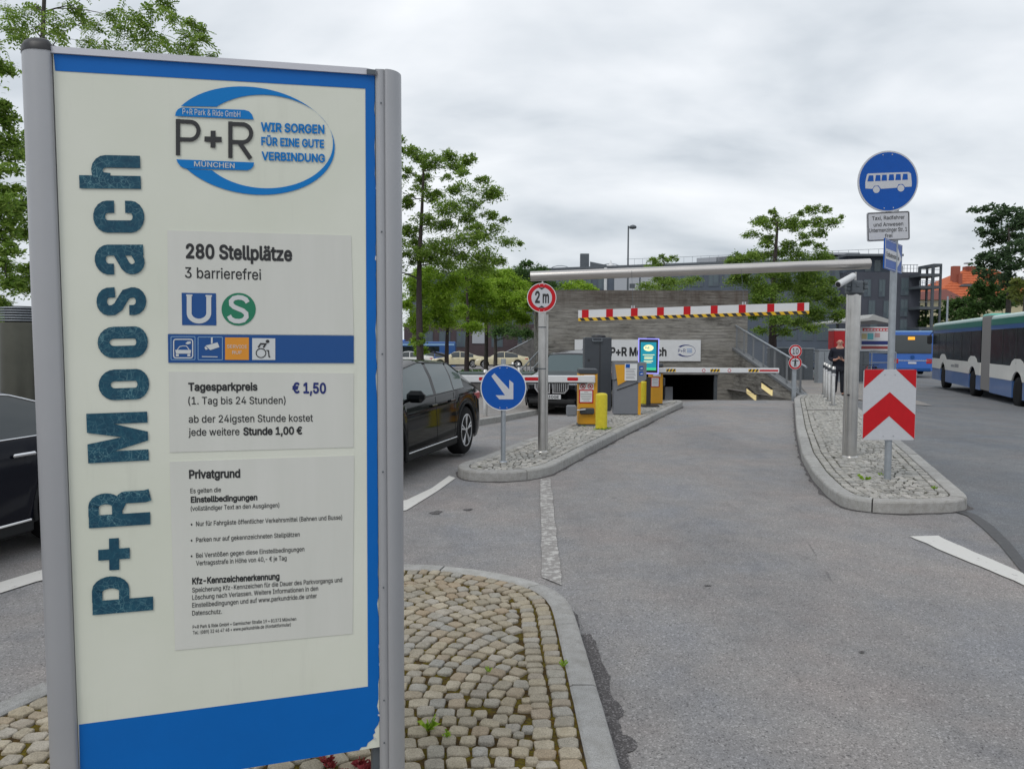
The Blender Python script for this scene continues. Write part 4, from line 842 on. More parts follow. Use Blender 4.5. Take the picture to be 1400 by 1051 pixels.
for a, b, c_, d_ in ((517, 975, 6, 3), (518, 880, 4, 6), (518.5, 905, 3, 5), (513, 350, 3, 7), (514, 255, 2, 5), (511, 1006, 4, 4)): mb = MB(); mb.prism([S2(a, b), S2(a + c_ * .5, b + 1), S2(a + c_ * .4, b + d_), S2(a - .5, b + d_ * .7)], SP, 0.0016, 0.004); PB(mb, 'film_flake', M_REFL, panel)
# foil sheets stuck on the face
f1 = stickpart('notice_sheet', [(229, 315), (480, 322), (483.4, 458), (230, 456)], M_FOIL, proud=0.0016)
f2 = stickpart('notice_sheet', [(230.7, 507.9), (483.3, 510), (483.3, 611.1), (232, 618.1)], M_FOIL, proud=0.0016)
f3 = stickpart('notice_sheet', [(232, 630.8), (484, 622.3), (482, 865.5), (239.4, 888.3)], M_FOIL, proud=0.0016)
bar = stickpart('symbol_strip', [(229.7, 456.8), (483.6, 458.9), (483.6, 496.3), (230.3, 495.7)], M_NAVY, proud=0.0024)
LT = 0.0022
def tl(s, a, b, cap, bold=0.008, m_=M_INK, d=LT, parent=panel, name='lettering'):
    A = S(a[0], a[1], d); B = S(b[0], b[1], d); T = S(a[0], a[1] - cap, d); mb = MB()
    text_mesh(mb, s, A, B, Vector((0, 0, (T - A).z)), 1.0, bold); return PB(mb, name, m_, parent)
BO = 0.030
tl('280 Stellplätze', (254.1, 352.4), (399.6, 356.5), 18.5, BO, parent=f1)
tl('3 barrierefrei', (252.9, 379.8), (357, 382.6), 14.4, parent=f1)
tl('Tagesparkpreis', (257.4, 533.9), (352.1, 533.4), 10.3, BO, parent=f2)
tl('€ 1,50', (399.6, 536.8), (445.9, 537.4), 13.6, BO, M_INKN, parent=f2)
tl('(1. Tag bis 24 Stunden)', (257.4, 552.6), (390.5, 551.8), 10.0, parent=f2)
tl('ab der 24igsten Stunde kostet', (258, 577.7), (427.9, 575.9), 10.0, parent=f2)
tl('jede weitere', (257.8, 595.6), (327.5, 594.6), 10.0, parent=f2)
tl('Stunde 1,00 €', (332.6, 594.5), (413.3, 593.2), 10.0, BO, parent=f2)
tl('Privatgrund', (258.5, 653.7), (328.5, 652.2), 11.0, BO, parent=f3)
tl('Es gelten die', (260.3, 673.9), (302.2, 672.2), 6.3, parent=f3)
tl('Einstellbedingungen', (260.8, 686.7), (351.9, 683.2), 7.7, BO, parent=f3)
tl('(vollständiger Text an den Ausgängen)', (260.8, 698.0), (381.9, 693.1), 6.2, parent=f3)
tl('•  Nur für Fahrgäste öffentlicher Verkehrsmittel (Bahnen und Busse)', (260.8, 719.3), (467.8, 709.7), 6.3, parent=f3)
tl('•  Parken nur auf gekennzeichneten Stellplätzen', (260.8, 741.2), (409.8, 733), 6.3, parent=f3)
tl('•  Bei Verstößen gegen diese Einstellbedingungen', (260.8, 762.6), (416.1, 753.1), 6.3, parent=f3)
tl('Vertragsstrafe in Höhe von 40,- € je Tag', (268, 772.6), (391.9, 765.4), 6.3, parent=f3)
tl('Kfz-Kennzeichenerkennung', (262.8, 798.2), (382.2, 791.3), 8.3, BO, parent=f3)
tl('Speicherung Kfz-Kennzeichen für die Dauer des Parkvorgangs und', (262.8, 809.4), (467.8, 795.1), 6.4, parent=f3)
tl('Löschung nach Verlassen. Weitere Informationen in den', (262.8, 819.6), (435, 806.8), 6.4, parent=f3)
tl('Einstellbedingungen und auf www.parkundride.de unter', (262.8, 830.2), (433.2, 816.9), 6.4, parent=f3)
tl('Datenschutz.', (262.8, 840.9), (303.4, 838.4), 6.4, parent=f3)
tl('P+R Park & Ride GmbH • Garmischer Straße 19 • 81373 München', (263.4, 859.1), (405, 847.6), 4.6, parent=f3)
tl('Tel.: (089) 32 46 47 48 • www.parkundride.de (Kontaktformular)', (263.7, 866.8), (397.6, 855.3), 4.6, parent=f3)
# local print frames: fn(u,v,d) with u,v in photo pixels of the face
def SPX(u, v, d): return S(u, v, d)
# U and S badges
mb = MB(); pxpoly([(248.3, 400.2), (295.3, 401), (295.8, 444.8), (249, 444.4)], 0.0026, mb); ub = PB(mb, 'transit_badge', M_NAVY, f1)
mb = MB(); ribbon(mb, [(258.6, 402.6), (258.6, 428)] + [(272 + 13.4 * math.cos(math.radians(a)), 428 + 11.0 * math.sin(math.radians(a))) for a in range(170, 9, -16)] + [(285.4, 428), (285.4, 403.6)], 6.6, SPX, 0.0034)
PB(mb, 'letter', M_PALE, ub)
mb = MB(); ribbon(mb, [(254.5, 403.6), (263, 403.8)], 2.2, SPX, 0.0036); PB(mb, 'letter_serif', M_PALE, ub); mb = MB(); ribbon(mb, [(281, 404.4), (289.8, 404.6)], 2.2, SPX, 0.0036); PB(mb, 'letter_serif', M_PALE, ub)
mb = MB(); pxpoly(arc(326.3, 422.8, 23.4, 22.4, 0, 354, 40), 0.0026, mb); sb = PB(mb, 'transit_badge', M_GREEN, f1)
sp_ = [(338.6, 413.6), (336, 409.4), (331, 407), (325.5, 406.4), (319.5, 407.8), (316, 411.6), (316.3, 416.2), (320, 419.6), (326, 422.2), (332, 424.6), (336.4, 428.4), (336.8, 433.4), (333.2, 437.6), (327, 439.2), (320.5, 438.6), (315.6, 436), (313, 431.6)]
mb = MB(); ribbon(mb, sp_, 6.2, SPX, 0.0034); PB(mb, 'letter', M_PALE, sb)
# strip symbols
def frame_px(x0, y0, x1, y1, w_, m_, parent, d=0.0032, name='symbol_frame', r_=1.0):
    mb = MB(); ribbon(mb, rrect(x0, y0, x1, y1, r_), w_, SPX, d, closed=True); return PB(mb, name, m_, parent)
frame_px(233.8, 460.2, 266.6, 491.6, 0.8, M_LBLUE, bar); fr = frame_px(237.4, 463.8, 263.4, 489.2, 1.5, M_PALE, bar, r_=3)
mb = MB(); ribbon(mb, [(242.2, 478.2), (245.5, 473.8), (250, 472.8), (255, 473.0), (258.8, 478.2)], 1.0, SPX, 0.0032)
for pl_ in ([(239.6, 478.2), (261.4, 478.4), (260.4, 483.4), (240.6, 483.4)], [(240.4, 483.9), (244.4, 483.9), (244.4, 487), (240.4, 487)], [(256.2, 483.9), (260.2, 483.9), (260.2, 487), (256.2, 487)], [(253.5, 469.6), (256, 467), (260.6, 466.4), (261, 469.4), (256.5, 470.8)]): pxpoly(pl_, 0.0033, mb)
PB(mb, 'car_symbol', M_PALE, bar)
frame_px(270.8, 460.8, 304, 491.9, 0.8, M_LBLUE, bar)
mb = MB(); pxpoly([(288.4, 461.4), (290.8, 461.4), (290.8, 469), (288.4, 469.6)], 0.0033, mb); pxpoly([(281, 472.4), (297.4, 468), (300, 474.4), (287.4, 478.6)], 0.0034, mb); pxpoly([(280, 473.6), (282.2, 474.4), (284.2, 477.4), (281.4, 478.4), (279.8, 476)], 0.0034, mb); ribbon(mb, [(276, 487.4), (297.5, 487.8)], 1.1, SPX, 0.0033)
PB(mb, 'camera_symbol', M_PALE, bar)
mb = MB(); pxpoly([(307.7, 461.2), (340.3, 461.4), (340.3, 492), (307.7, 491.8)], 0.0032, mb); oo = PB(mb, 'symbol_tile', M_ORANGE, bar)
tl('SERVICE', (310.4, 475.6), (337.6, 476.2), 4.4, 0.0, M_PALE, 0.004, oo); tl('RUF', (317.6, 483.8), (330.6, 484), 4.4, 0.0, M_PALE, 0.004, oo)
mb = MB(); pxpoly([(344.8, 462.2), (376.3, 462.6), (376.3, 492), (344.8, 491.9)], 0.0032, mb); ww = PB(mb, 'symbol_tile', M_PALE, bar)
mb = MB(); pxpoly(arc(365.8, 466.6, 2.5, 2.3, 0, 345, 14), 0.0041, mb); ribbon(mb, arc(356.8, 482.6, 6.6, 6.2, 0, 345, 22), 1.3, SPX, 0.004, closed=True)
ribbon(mb, [(353.0, 474.8), (356.6, 469.9), (363.2, 470.2), (360.0, 475.2)], 2.2, SPX, 0.0043); ribbon(mb, [(364.2, 479), (367.0, 479.2), (367.8, 487.6), (369.6, 487.8)], 1.5, SPX, 0.0045)
PB(mb, 'wheelchair_symbol', M_INK, ww)
# big vertical lettering, heavy condensed; glyph box (x 0..w, y 0..1 cap height); px mapping: text runs upwards
def glyph(mb, ch, fn, d=0.0):
    T = 0.195
    def rb(pts, t=T, dd=0.0, cl=False): ribbon(mb, pts, t, fn, d + dd, cl)
    if ch == 'P':
        rb([(T / 2, 0), (T / 2, 1)], T); rb([(T - .02, 0.92), (.33, .92)] + arc(.33, .70, .115, .22, 90, -90, 10) + [(T - .02, .48)], .17, 0.0003)
    elif ch == 'R':
        rb([(T / 2, 0), (T / 2, 1)], T); rb([(T - .02, 0.92), (.33, .92)] + arc(.33, .73, .115, .19, 90, -90, 10) + [(T - .02, .54)], .17, 0.0003)
        rb([(.30, .53)] + arc(.33, .40, .12, .10, 75, 0, 4) + [(.45, .08), (.47, 0)], .19, 0.0006)
    elif ch == '+': rb([(0, .47), (.50, .47)], .17); rb([(.25, .20), (.25, .74)], .17, 0.0003)
    elif ch == 'M':
        rb([(T * .45, 0), (T * .45, 1)], T * .9); rb([(.78 - T * .45, 0), (.78 - T * .45, 1)], T * .9)
        mb.add([fn(*p_, d + 0.0004) for p_ in ((.06, 1), (.30, 1), (.46, 0), (.32, 0))], [(0, 1, 2, 3)]); mb.add([fn(*p_, d + 0.0007) for p_ in ((.72, 1), (.48, 1), (.32, 0), (.46, 0))], [(0, 1, 2, 3)])
    elif ch == 'o': rb(arc(.25, .54, .155, .17, 0, 180, 10) + arc(.25, .20, .155, .13, 180, 355, 10), T, 0, True)
    elif ch == 's': rb([(.405, .50), (.40, .58)] + arc(.25, .60, .15, .12, 10, 175, 8) + [(.105, .53), (.16, .45), (.27, .385), (.37, .32), (.40, .22)] + arc(.25, .195, .15, .125, -5, -175, 8) + [(.10, .27)], T * .88)
    elif ch == 'a':
        rb([(.405, 0), (.405, .56)] + arc(.25, .58, .155, .14, 0, 172, 9) + [(.095, .50)], T * .92)
        rb([(.39, .44), (.28, .38), (.15, .31)] + arc(.215, .20, .125, .13, 150, 300, 8) + [(.37, .14)], T * .85, 0.0004)
    elif ch == 'c': rb([(.405, .47), (.405, .56)] + arc(.25, .58, .155, .14, 0, 180, 9) + arc(.25, .20, .155, .13, 180, 360, 9) + [(.405, .29)], T)
    elif ch == 'h':
        rb([(T / 2, 0), (T / 2, 1)], T); rb([(.14, .50)] + arc(.27, .56, .135, .15, 150, 0, 7) + [(.405, 0)], T * .95, 0.0004)
W_ = {'P': .50, 'R': .55, '+': .50, 'M': .78, 'o': .50, 's': .50, 'a': .50, 'c': .50, 'h': .50}
# glyph: (baseline px at start (x right side), px y start(bottom of glyph), px y end(top), cap height px leftwards, baseline x at end)
GL = [('P', 209.5, 833.5, 209, 786, 83), ('+', 193.5, 776, 193, 733, 80), ('R', 205.5, 716.5, 205, 669, 84), ('M', 203.6, 629, 201.2, 562.5, 83), ('o', 202, 545, 201.3, 504, 83),
      ('o', 200.3, 488, 199.6, 446, 82.5), ('s', 199, 431.5, 198.2, 391.5, 83), ('a', 197.5, 375.5, 195.6, 334, 83), ('c', 195.5, 318, 194.6, 275, 83), ('h', 192.8, 258.5, 191.3, 213, 84)]
for ch, bx, y0_, bx1, y1_, cap in GL:
    A = S(bx, y0_, .003); B = S(bx1, y1_, .003); C_ = S(bx - cap, y0_ + 5.5 - (900 - y0_) * .006, .003)
    Ld = (B - A) / W_[ch]; Ud = _dirp * ((C_ - A).dot(_dirp)) + Vector((0, 0, (C_ - A).z * 0.4 - 0.002))
    mb = MB(); glyph(mb, ch, lambda u, v, d: A + Ld * u + Ud * v + _np * d); PB(mb, 'letter', M_TEAL, panel)
# logo
def LG(X, Y): return (220 + X / 4.118, 90 + Y / 4.118)
def crescent(n=64):
    O_, I_ = [], []
    for i in range(n + 1):
        t = i / n; to = math.radians(140.5 - t * (140.5 + 149)); ti = math.radians(132 - t * (132 + 142))
        yo = 422 - 305 * math.sin(to); xo = 510 + (yo - 422) * .2 + 465 * math.cos(to)
        yi = 427 - 263 * math.sin(ti); xi = 583 + (yi - 427) * .06 + 386 * math.cos(ti)
        O_.append(LG(xo, yo)); I_.append(LG(xi, yi))
    return O_, I_
O_, I_ = crescent(); mb = MB(); V = []
for a, b in zip(O_, I_): V += [S(*a, .0022), S(*b, .0022)]
mb.add(V, [(2 * i, 2 * i + 1, 2 * i + 3, 2 * i + 2) for i in range(len(O_) - 1)]); logo = PB(mb, 'logo_crescent', M_INKB, panel)
for pl_ in ([(80, 283), (84, 262), (96, 245), (114, 236), (470, 249), (496, 257), (513, 275), (522, 303)], [(87, 527), (525, 545), (521, 566), (506, 582), (486, 589), (135, 579), (110, 566), (94, 545)]):
    mb = MB(); pxpoly([LG(*p_) for p_ in pl_], .0032, mb); PB(mb, 'logo_band', M_INKB, logo)
tl('P+R Park & Ride GmbH', LG(122, 274), LG(447, 290), 8.0, 0.0, M_PALE, .0042, panel); tl('MÜNCHEN', LG(187, 566), LG(415, 577), 6.6, 0.012, M_PALE, .0042, panel)
tl('WIR SORGEN', LG(563, 368), LG(921, 382), 11.4, BO, M_INKB, .0026); tl('FÜR EINE GUTE', LG(565, 447), LG(919, 462), 10.6, BO, M_INKB, .0026); tl('VERBINDUNG', LG(567, 529), LG(924, 543), 10.6, BO, M_INKB, .0026)
def lgf(u, v, d): return S(*LG(u, v), d)
mb = MB(); ribbon(mb, [(96, 505), (96, 300)], 24, lgf, .0030); ribbon(mb, [(84, 312), (165, 316)] + [(165 + 47 * math.cos(math.radians(a)), 366 + 50 * math.sin(math.radians(a))) for a in range(-90, 91, 15)] + [(96, 414)], 23, lgf, .0033)
ribbon(mb, [(245, 413), (342, 416)], 30, lgf, .0030); ribbon(mb, [(294, 366), (293, 462)], 28, lgf, .0033)
ribbon(mb, [(391, 520), (391, 314)], 24, lgf, .0030); ribbon(mb, [(380, 327), (460, 330)] + [(460 + 48 * math.cos(math.radians(a)), 381 + 50 * math.sin(math.radians(a))) for a in range(-90, 91, 15)] + [(391, 429)], 23, lgf, .0033); ribbon(mb, [(440, 430), (505, 524)], 25, lgf, .0036)
PB(mb, 'logo_letters', M_INK, panel)
# posts: profile in (u, depth), swept between bottom and top so the slight splay of the old sign is kept
def post(name, ub, ut, wd, zb, zt, m_, prof):
    mb = MB(); n = len(prof); V = []
    for (u_, z) in ((ub, zb), (ut, zt)):
        for a, d in prof: V.append(SP(u_ + a * wd, z, d))
    mb.add(V, [(i, (i + 1) % n, n + (i + 1) % n, n + i) for i in range(n)], True); mb.add(V, [tuple(range(n - 1, -1, -1)), tuple(range(n, 2 * n))], False)
    return PB(mb, name, m_, pyl)
# left post (rounded nose outward)
pfl = [(1, .012), (1, -.112)] + [(.62 - .62 * math.sin(math.radians(a)), -.05 - .066 * math.cos(math.radians(a))) for a in range(0, 181, 12)] + [(.9, .016)]
uA_b, uB_b = S2(62, 1051)[0], S2(109, 1051)[0]; uA_t, uB_t = S2(22, 70)[0], S2(69, 72)[0]; zt_l = S2(45, 68)[1]; zb1 = S2(62, 1051)[1]
sl_a = (uA_t - uA_b) / (zt_l - zb1); wdl = (uB_b - uA_b + uB_t - uA_t) / 2
ubase = uA_b - sl_a * (zb1 - 0.09); lp = post('post', ubase, uA_t, wdl, 0.09, zt_l, M_ALU, pfl)
mb = MB(); n = len(pfl); V = []
for s_, h in ((1.03, -.002), (1.03, .012), (.88, .026), (.56, .036), (.2, .040)):
    for a, d in pfl: V.append(SP(uA_t + (.5 + (a - .5) * s_) * wdl, zt_l + h, -.05 + (d + .05) * s_))
mb.add(V, [(q * n + i, q * n + (i + 1) % n, (q + 1) * n + (i + 1) % n, (q + 1) * n + i) for q in range(4) for i in range(n)], True); mb.add(V, [tuple(range(4 * n, 5 * n))], False); PB(mb, 'post_cap', M_BLACK, pyl)
# right post: flat strip with screws, then rounded nose
u0_t, u1_t = S2(513, 100)[0], S2(551, 105)[0]; u0_b, u1_b = S2(519.5, 1045)[0], S2(556, 1045)[0]; zt_r = S2(530, 97)[1]
pfr = [(0, .006), (.30, .010), (.315, .006), (.33, .012)] + [(.40 + .60 * math.sin(math.radians(a)), -.045 + .060 * math.cos(math.radians(a))) for a in range(0, 181, 12)] + [(0, -.105)]
rp = post('post', (u0_b + u1_b) / 2 - (u1_t - u0_t) / 2, u0_t, (u1_t - u0_t), 0.09, zt_r, M_ALU, pfr)
for y_ in (141, 317, 484, 645, 803, 957, 1015):
    mb = MB(); c_ = S(521 + (y_ - 141) * .005, y_, .0125); mb.tube(c_, c_ + _np * .0015, .0028, .0024, 10); PB(mb, 'screw', M_GALVD, rp)
mb = MB(); mb.prism([S2(69, 64.5), S2(69, 73.5), S2(500, 103), S2(514, 104), S2(514, 97.5), S2(500, 94.5)], SP, -.10, .008); PB(mb, 'top_rail', M_ALUL, pyl)
mb = MB(); mb.prism([S2(501, 96.5), S2(501, 103), S2(513.5, 104), S2(513.5, 97.5)], SP, .0085, .012); PB(mb, 'rail_bracket', M_GALVD, pyl)
mb = MB(); mb.box(SP(u0_b - .006, .28, -.04), (.03, .06, .44), math.atan(.275)); PB(mb, 'inner_post', M_GALVD, pyl)

# ================================================================== TRAFFIC SIGNS, GANTRY
def FR(x0, z0, y, s=1.0, rot=0.0):   # local print frame on a plate facing -y: u right, v up, d towards the viewer
    cs, sn = math.cos(rot), math.sin(rot)
    return lambda u, v, d: Vector((x0 + (u * cs - v * sn) * s, y - d, z0 + (u * sn + v * cs) * s))
def ltext(mb, s, fn, u0, u1, v, cap, bold=0.0, d=0.0):
    A = fn(u0, v, d); B = fn(u1, v, d); U = fn(u0, v + 1, d) - A; text_mesh(mb, s, A, B, U, cap, bold)
def disc_plate(parent, fn, r_, rimm, facem, t=0.003, rim=0.93):
    mb = MB(); mb.prism(arc(0, 0, r_, r_, 0, 355, 56), fn, -0.012, 0.0); p = mb.build('sign_plate', rimm, parent)
    mb = MB(); face(mb, arc(0, 0, r_ * rim, r_ * rim, 0, 355, 56), fn, 0.0015); mb.build('sign_film', facem, p)
    mb = MB()
    for a in (80, 100, 260, 280):
        mb.prism(arc(.88 * r_ * math.cos(math.radians(a)), .88 * r_ * math.sin(math.radians(a)), .006, .006, 0, 315, 7), fn, 0.002, 0.005)
    mb.build('rivet', M_REFL, p)
    return p
# --- blue keep-right arrow
q = G(688, 632, .12)
t = thing('keep_right_sign', 'round blue sign with white arrow pointing down right on short grey pole', 'sign', q, 0.03)
mb = MB(); mb.tube((0, .035, -.05), (0, .035, 1.28), .030, n=16); mb.lathe([(.05, 0), (.045, .012), (.031, .016)], (0, .035, 0), 16); mb.build('pole', M_GALV, t)
fn = FR(0, P(688, 530, q.y).z - .12, -.004); pl_ = disc_plate(t, fn, .283, M_WHITE, M_SBLUE, rim=.955)
mb = MB(); s45 = math.sqrt(.5)
def rot45(l): return [((x - y) * s45, (x + y) * s45) for x, y in l]
shaft = [(-.135, .150), (-.105, .178), (.087, -.025), (.087, .068), (.128, .045), (.128, -.150), (-.062, -.150), (-.092, -.105), (.030, -.105), (.043, -.052)]
face(mb, [(-.148, .142), (-.112, .180), (.072, -.018), (.0725, .097), (.122, .058), (.122, -.142), (-.050, -.142), (-.096, -.092), (.020, -.092)], fn, .003); mb.build('arrow', M_REFL, pl_)
# --- right sign post with chevron board, bus disc, plate and one-way sign
q = G(1216, 655, .12); Yp = q.y
t = thing('traffic_sign_post', 'tall grey pole with round blue bus sign above red and white chevron board', 'sign post', q)
def LZ(py): return P(1216, py, Yp).z - .12
mb = MB(); mb.tube((0, .045, -.05), (0, .045, LZ(231)), .036, n=16); mb.build('pole', M_GALV, t)
mb = MB(); mb.tube((0, .045, LZ(228)), (0, .045, LZ(224)), .038, n=16); mb.build('pole_cap', M_BLACK, t)
bus_c = P(1217, 247, Yp - .05); fn = FR(bus_c.x - q.x, bus_c.z - .12, -.004, rot=.05)
pl_ = disc_plate(t, fn, .325, M_REFL, M_SBLUE, rim=.95)
mb = MB(); K = .325 / 41
def bp(l): return [(x * K, y * K) for x, y in l]
face(mb, bp([(-31, -8), (-31, 0), (-28.5, 10.5), (-26.5, 11.8), (28, 11.2), (31, 9), (32, -4), (31.5, -8.5), (22.5, -8.5), (20, -4.5), (14, -4.5), (11.5, -9), (-10, -9.5), (-13, -5), (-19, -5), (-21.5, -9)]), fn, .0025)
mb.prism(bp(arc(-16.2, -10.2, 4.6, 4.6, 0, 345, 18)), fn, .002, .003); mb.prism(bp(arc(17, -9.8, 4.6, 4.6, 0, 345, 18)), fn, .002, .003); mb.build('bus_symbol', M_REFL, pl_)
mb = MB()
for i, x in enumerate((-27.2, -17.8, -9.2, .4, 9.6, 19.0)): w1 = 7.0; face(mb, bp([(x + (-1 if i < 1 else 0), 1.2), (x + 1.4, 9.2), (x + w1 + .3, 9.0), (x + w1 + .6, 1.0)]), fn, .0035)
mb.build('bus_window_print', M_SBLUE, pl_)
c_ = P(1217.5, 308.5, Yp - .05); fn = FR(c_.x - q.x, c_.z - .12, -.004, s=Yp / FPX, rot=.045)
mb = MB(); mb.prism(rrect(-29, -19.5, 29, 19.5, 2.5), fn, -.010, 0); pl_ = mb.build('plate', M_REFL, t)
mb = MB(); ribbon(mb, rrect(-27.6, -18.2, 27.6, 18.2, 2), 1.2, fn, .0015, True); mb.build('plate_border', M_INK, pl_)
for s_, a, b, v in (('Taxi, Radfahrer', -22, 22, 9), ('und Anwesen', -20, 20, .2), ('Untermenzinger Str. 1', -26, 25, -7.4), ('frei', -5, 5, -15)):
    mb = MB(); ltext(mb, s_, fn, a, b, v, 4.9 if v != -7.4 else 5.2, .006, .002); mb.build('lettering', M_INK, pl_)
# one-way sign seen at a flat angle
A = P(1209.5, 346.2, 7.97); B = P(1233.5, 354.8, 8.58); ax = (B - A); L_ = Vector((ax.x, ax.y, 0)); ln_ = L_.length; L_.normalize(); nn = Vector((-L_.y, L_.x, 0)); nn = nn if nn.dot(A) < 0 else -nn
hh = .155; mid_z = (A.z + B.z) / 2 - .12; Alo = Vector((A.x - q.x, A.y - q.y, mid_z))
def OW(u, v, d): return Alo + L_ * (u * ln_) + Vector((0, 0, v * hh)) + nn * d
mb = MB(); mb.prism([(0, -1), (1, -1), (1, 1), (0, 1)], OW, -.012, 0); ow = mb.build('one_way_sign', M_SBLUE, t)
mb = MB(); ribbon(mb, [(.025, -.93), (.975, -.93), (.975, .93), (.025, .93)], .03, OW, .0015, True); mb.build('sign_border', M_REFL, ow)
mb = MB(); face(mb, [(.05, -.34), (.70, -.34), (.70, -.72), (.95, 0), (.70, .72), (.70, .34), (.05, .34)], OW, .002); ar = mb.build('arrow', M_REFL, ow)
mb = MB(); ltext(mb, 'Einbahnstraße', OW, .09, .80, -.16, .30, .01, .0035); mb.build('lettering', M_INK, ow)
# chevron board
c_ = P(1217.6, 553.5, Yp - .03); fn = FR(c_.x - q.x, c_.z - .12, -.004, s=Yp / FPX)
mb = MB(); mb.prism(rrect(-36, -48.5, 36, 48.5, 3.5), fn, -.012, 0); cb = mb.build('chevron_board', M_REFL, t)
for l in ([(-35.6, 47.6), (-34.6, 48.3), (-8, 48.3), (-35.6, 23)], [(35.6, 47.6), (34.6, 48.3), (8, 48.3), (35.6, 23)], [(-35.6, -13.5), (0, 17.5), (35.6, -13.5), (35.6, -47), (0, -15.5), (-35.6, -47)]):
    mb = MB(); face(mb, l, fn, .0018); mb.build('chevron_stripe', M_RED, cb)
mb = MB()
for a, b in ((-7.5, 41), (6.5, 41), (-7.5, -43), (6.5, -43)): mb = MB(); mb.prism(arc(a, b, .7, .7, 0, 315, 7), fn, .002, .005); mb.build('screw', M_GALV, cb)
for z in (LZ(520), LZ(590), LZ(300), LZ(320), LZ(225), LZ(268)):
    mb = MB(); mb.box((0, .022, z), (.11, .05, .02)); mb.lathe([(.042, -.012), (.042, .012)], (0, .045, z), 14); mb.build('clamp', M_GALVD, t)
# --- gantry
qa = G(742, 617, .12); qb = G(1162, 624, .12); t = thing('height_gantry', 'stainless steel gantry of two posts and a long round beam', 'gantry', (qa.x, qa.y, .12))
def gl(v): return (v.x - qa.x, v.y - qa.y, v.z - .12)
z1 = P(742, 384, qa.y).z - .12; mb = MB(); mb.tube((-.015, 0, -.03), (-.015, 0, P(742, 392, qa.y).z - .12), .052, n=20); mb.lathe([(.085, 0), (.08, .01), (.054, .014)], (-.015, 0, 0), 20)
a = mb.build('post', M_STEEL, t); mb = MB(); mb.tube((.045, .06, -.03), (.045, .06, P(742, 430, qa.y).z - .12), .026, n=14); mb.build('post_tube', M_STEEL, a)
mb = MB(); mb.tube((-.015, 0, z1 - .15), (-.015, 0, z1 + .02), .012, n=8); mb.build('tie_rod', M_STEEL, a)
for z in (.42 * 2, 1.4):
    mb = MB(); mb.lathe([(.056, -.008), (.056, .008)], (-.015, 0, z + .29), 20); mb.build('pipe_clamp', M_GALVD, a)
zt = P(1163, 399, qb.y).z - .12; bx, by = qb.x - qa.x, qb.y - qa.y
mb = MB(); mb.tube((bx, by, -.03), (bx, by, zt), .072, n=22); mb.lathe([(.10, 0), (.095, .01), (.074, .014)], (bx, by, 0), 22); b_ = mb.build('post', M_STEEL, t)
for dx_, dy_, r_ in ((.068, .02, .028), (-.064, .035, .024), (.03, .085, .03)):
    mb = MB(); mb.tube((bx + dx_, by + dy_, -.03), (bx + dx_, by + dy_, zt), r_, n=12); mb.build('post_tube', M_STEEL, b_)
zc = zt; mb = MB(); mb.bbox((bx, by, zc + .05), (.20, .18, .19), .03)
for dx_, dz in ((-.11, .03), (-.115, -.02), (.11, .06), (.112, .0), (0, .03)): mb.bbox((bx + dx_, by - .07, zc + .05 + dz), (.05, .06, .05), .01)
hd = mb.build('post_head', M_GALVD, t)
mb = MB(); mb.tube((bx + .01, by, zc + .14), (bx + .01, by, P(1167, 372, qb.y).z - .12), .012, n=8); mb.build('tie_rod', M_STEEL, hd)
hole = P(1160, 540, qb.y - .07); mb = MB(); mb.tube((hole.x - qa.x, hole.y - qa.y, hole.z - .12), (hole.x - qa.x, hole.y - qa.y + .02, hole.z - .12), .014, n=10); mb.build('keyhole', M_BLACK, b_)
# beam: rounded profile with flat shaded underside
A = P(725.5, 377.5, qa.y + .01); B = P(1188.5, 360.3, qb.y - .01); d = (B - A); dd = d.normalized(); upv = Vector((0, 0, 1)); sd_ = dd.cross(upv).normalized(); upv = sd_.cross(dd)
mb = MB(); prof = [(.085 * math.cos(math.radians(a)), (.062 if a <= 180 else .072) * math.sin(math.radians(a)) + (.0)) for a in range(0, 360, 15)]
mb.prism(prof, lambda u, v, w_: A + dd * (w_ * d.length) + sd_ * u + upv * v - Vector((qa.x, qa.y, .12)), 0, 1, smooth=True); mb.build('beam', M_BEAM, t)
# camera on the right post
c_ = P(1160, 381, qb.y - .16); e_ = P(1146, 389, qb.y - .25); t2 = thing('surveillance_camera', 'white camera housing aimed down from the right gantry post', 'camera', tuple(c_))
mb = MB(); dv = (e_ - c_); mb.tube(Vector((0, 0, 0)) - dv * .5, dv * 1.0, .042, .045, n=14); mb.build('housing', M_WHITE, t2)
mb = MB(); mb.tube(dv * 1.0, dv * 1.04, .034, n=14); mb.build('lens', M_BLACK, t2); mb = MB(); mb.tube((0, .02, .0), (.05, .14, .02), .014, n=8); mb.build('bracket', M_GALVD, t2)
# 2 m sign
c_ = P(740.6, 407, qa.y - .09); t = thing('height_limit_sign', 'round red rimmed 2 m height sign on the left gantry post', 'sign', tuple(c_)); fn = FR(0, 0, 0)
rr_ = 20 * c_.y / FPX; pl_ = disc_plate(t, fn, rr_, M_WHITE, M_RED, rim=.95)
mb = MB(); face(mb, arc(0, 0, rr_ * .70, rr_ * .70, 0, 350, 40), fn, .0028); wf = mb.build('sign_field', M_REFL, pl_)
mb = MB(); ltext(mb, '2', fn, -rr_ * .46, -rr_ * .12, -rr_ * .33, rr_ * .74, .03, .004); ltext(mb, 'm', fn, rr_ * .06, rr_ * .50, -rr_ * .33, rr_ * .74, .03, .004)
face(mb, [(-rr_ * .22, rr_ * .68), (rr_ * .22, rr_ * .68), (0, rr_ * .53)], fn, .004); face(mb, [(-rr_ * .22, -rr_ * .68), (rr_ * .22, -rr_ * .68), (0, -rr_ * .53)], fn, .004); mb.build('lettering', M_INK, wf)
mb = MB(); mb.box((0, .04, .07), (.16, .02, .02)); mb.box((0, .04, -.07), (.16, .02, .02)); mb.build('clamp', M_GALVD, t)
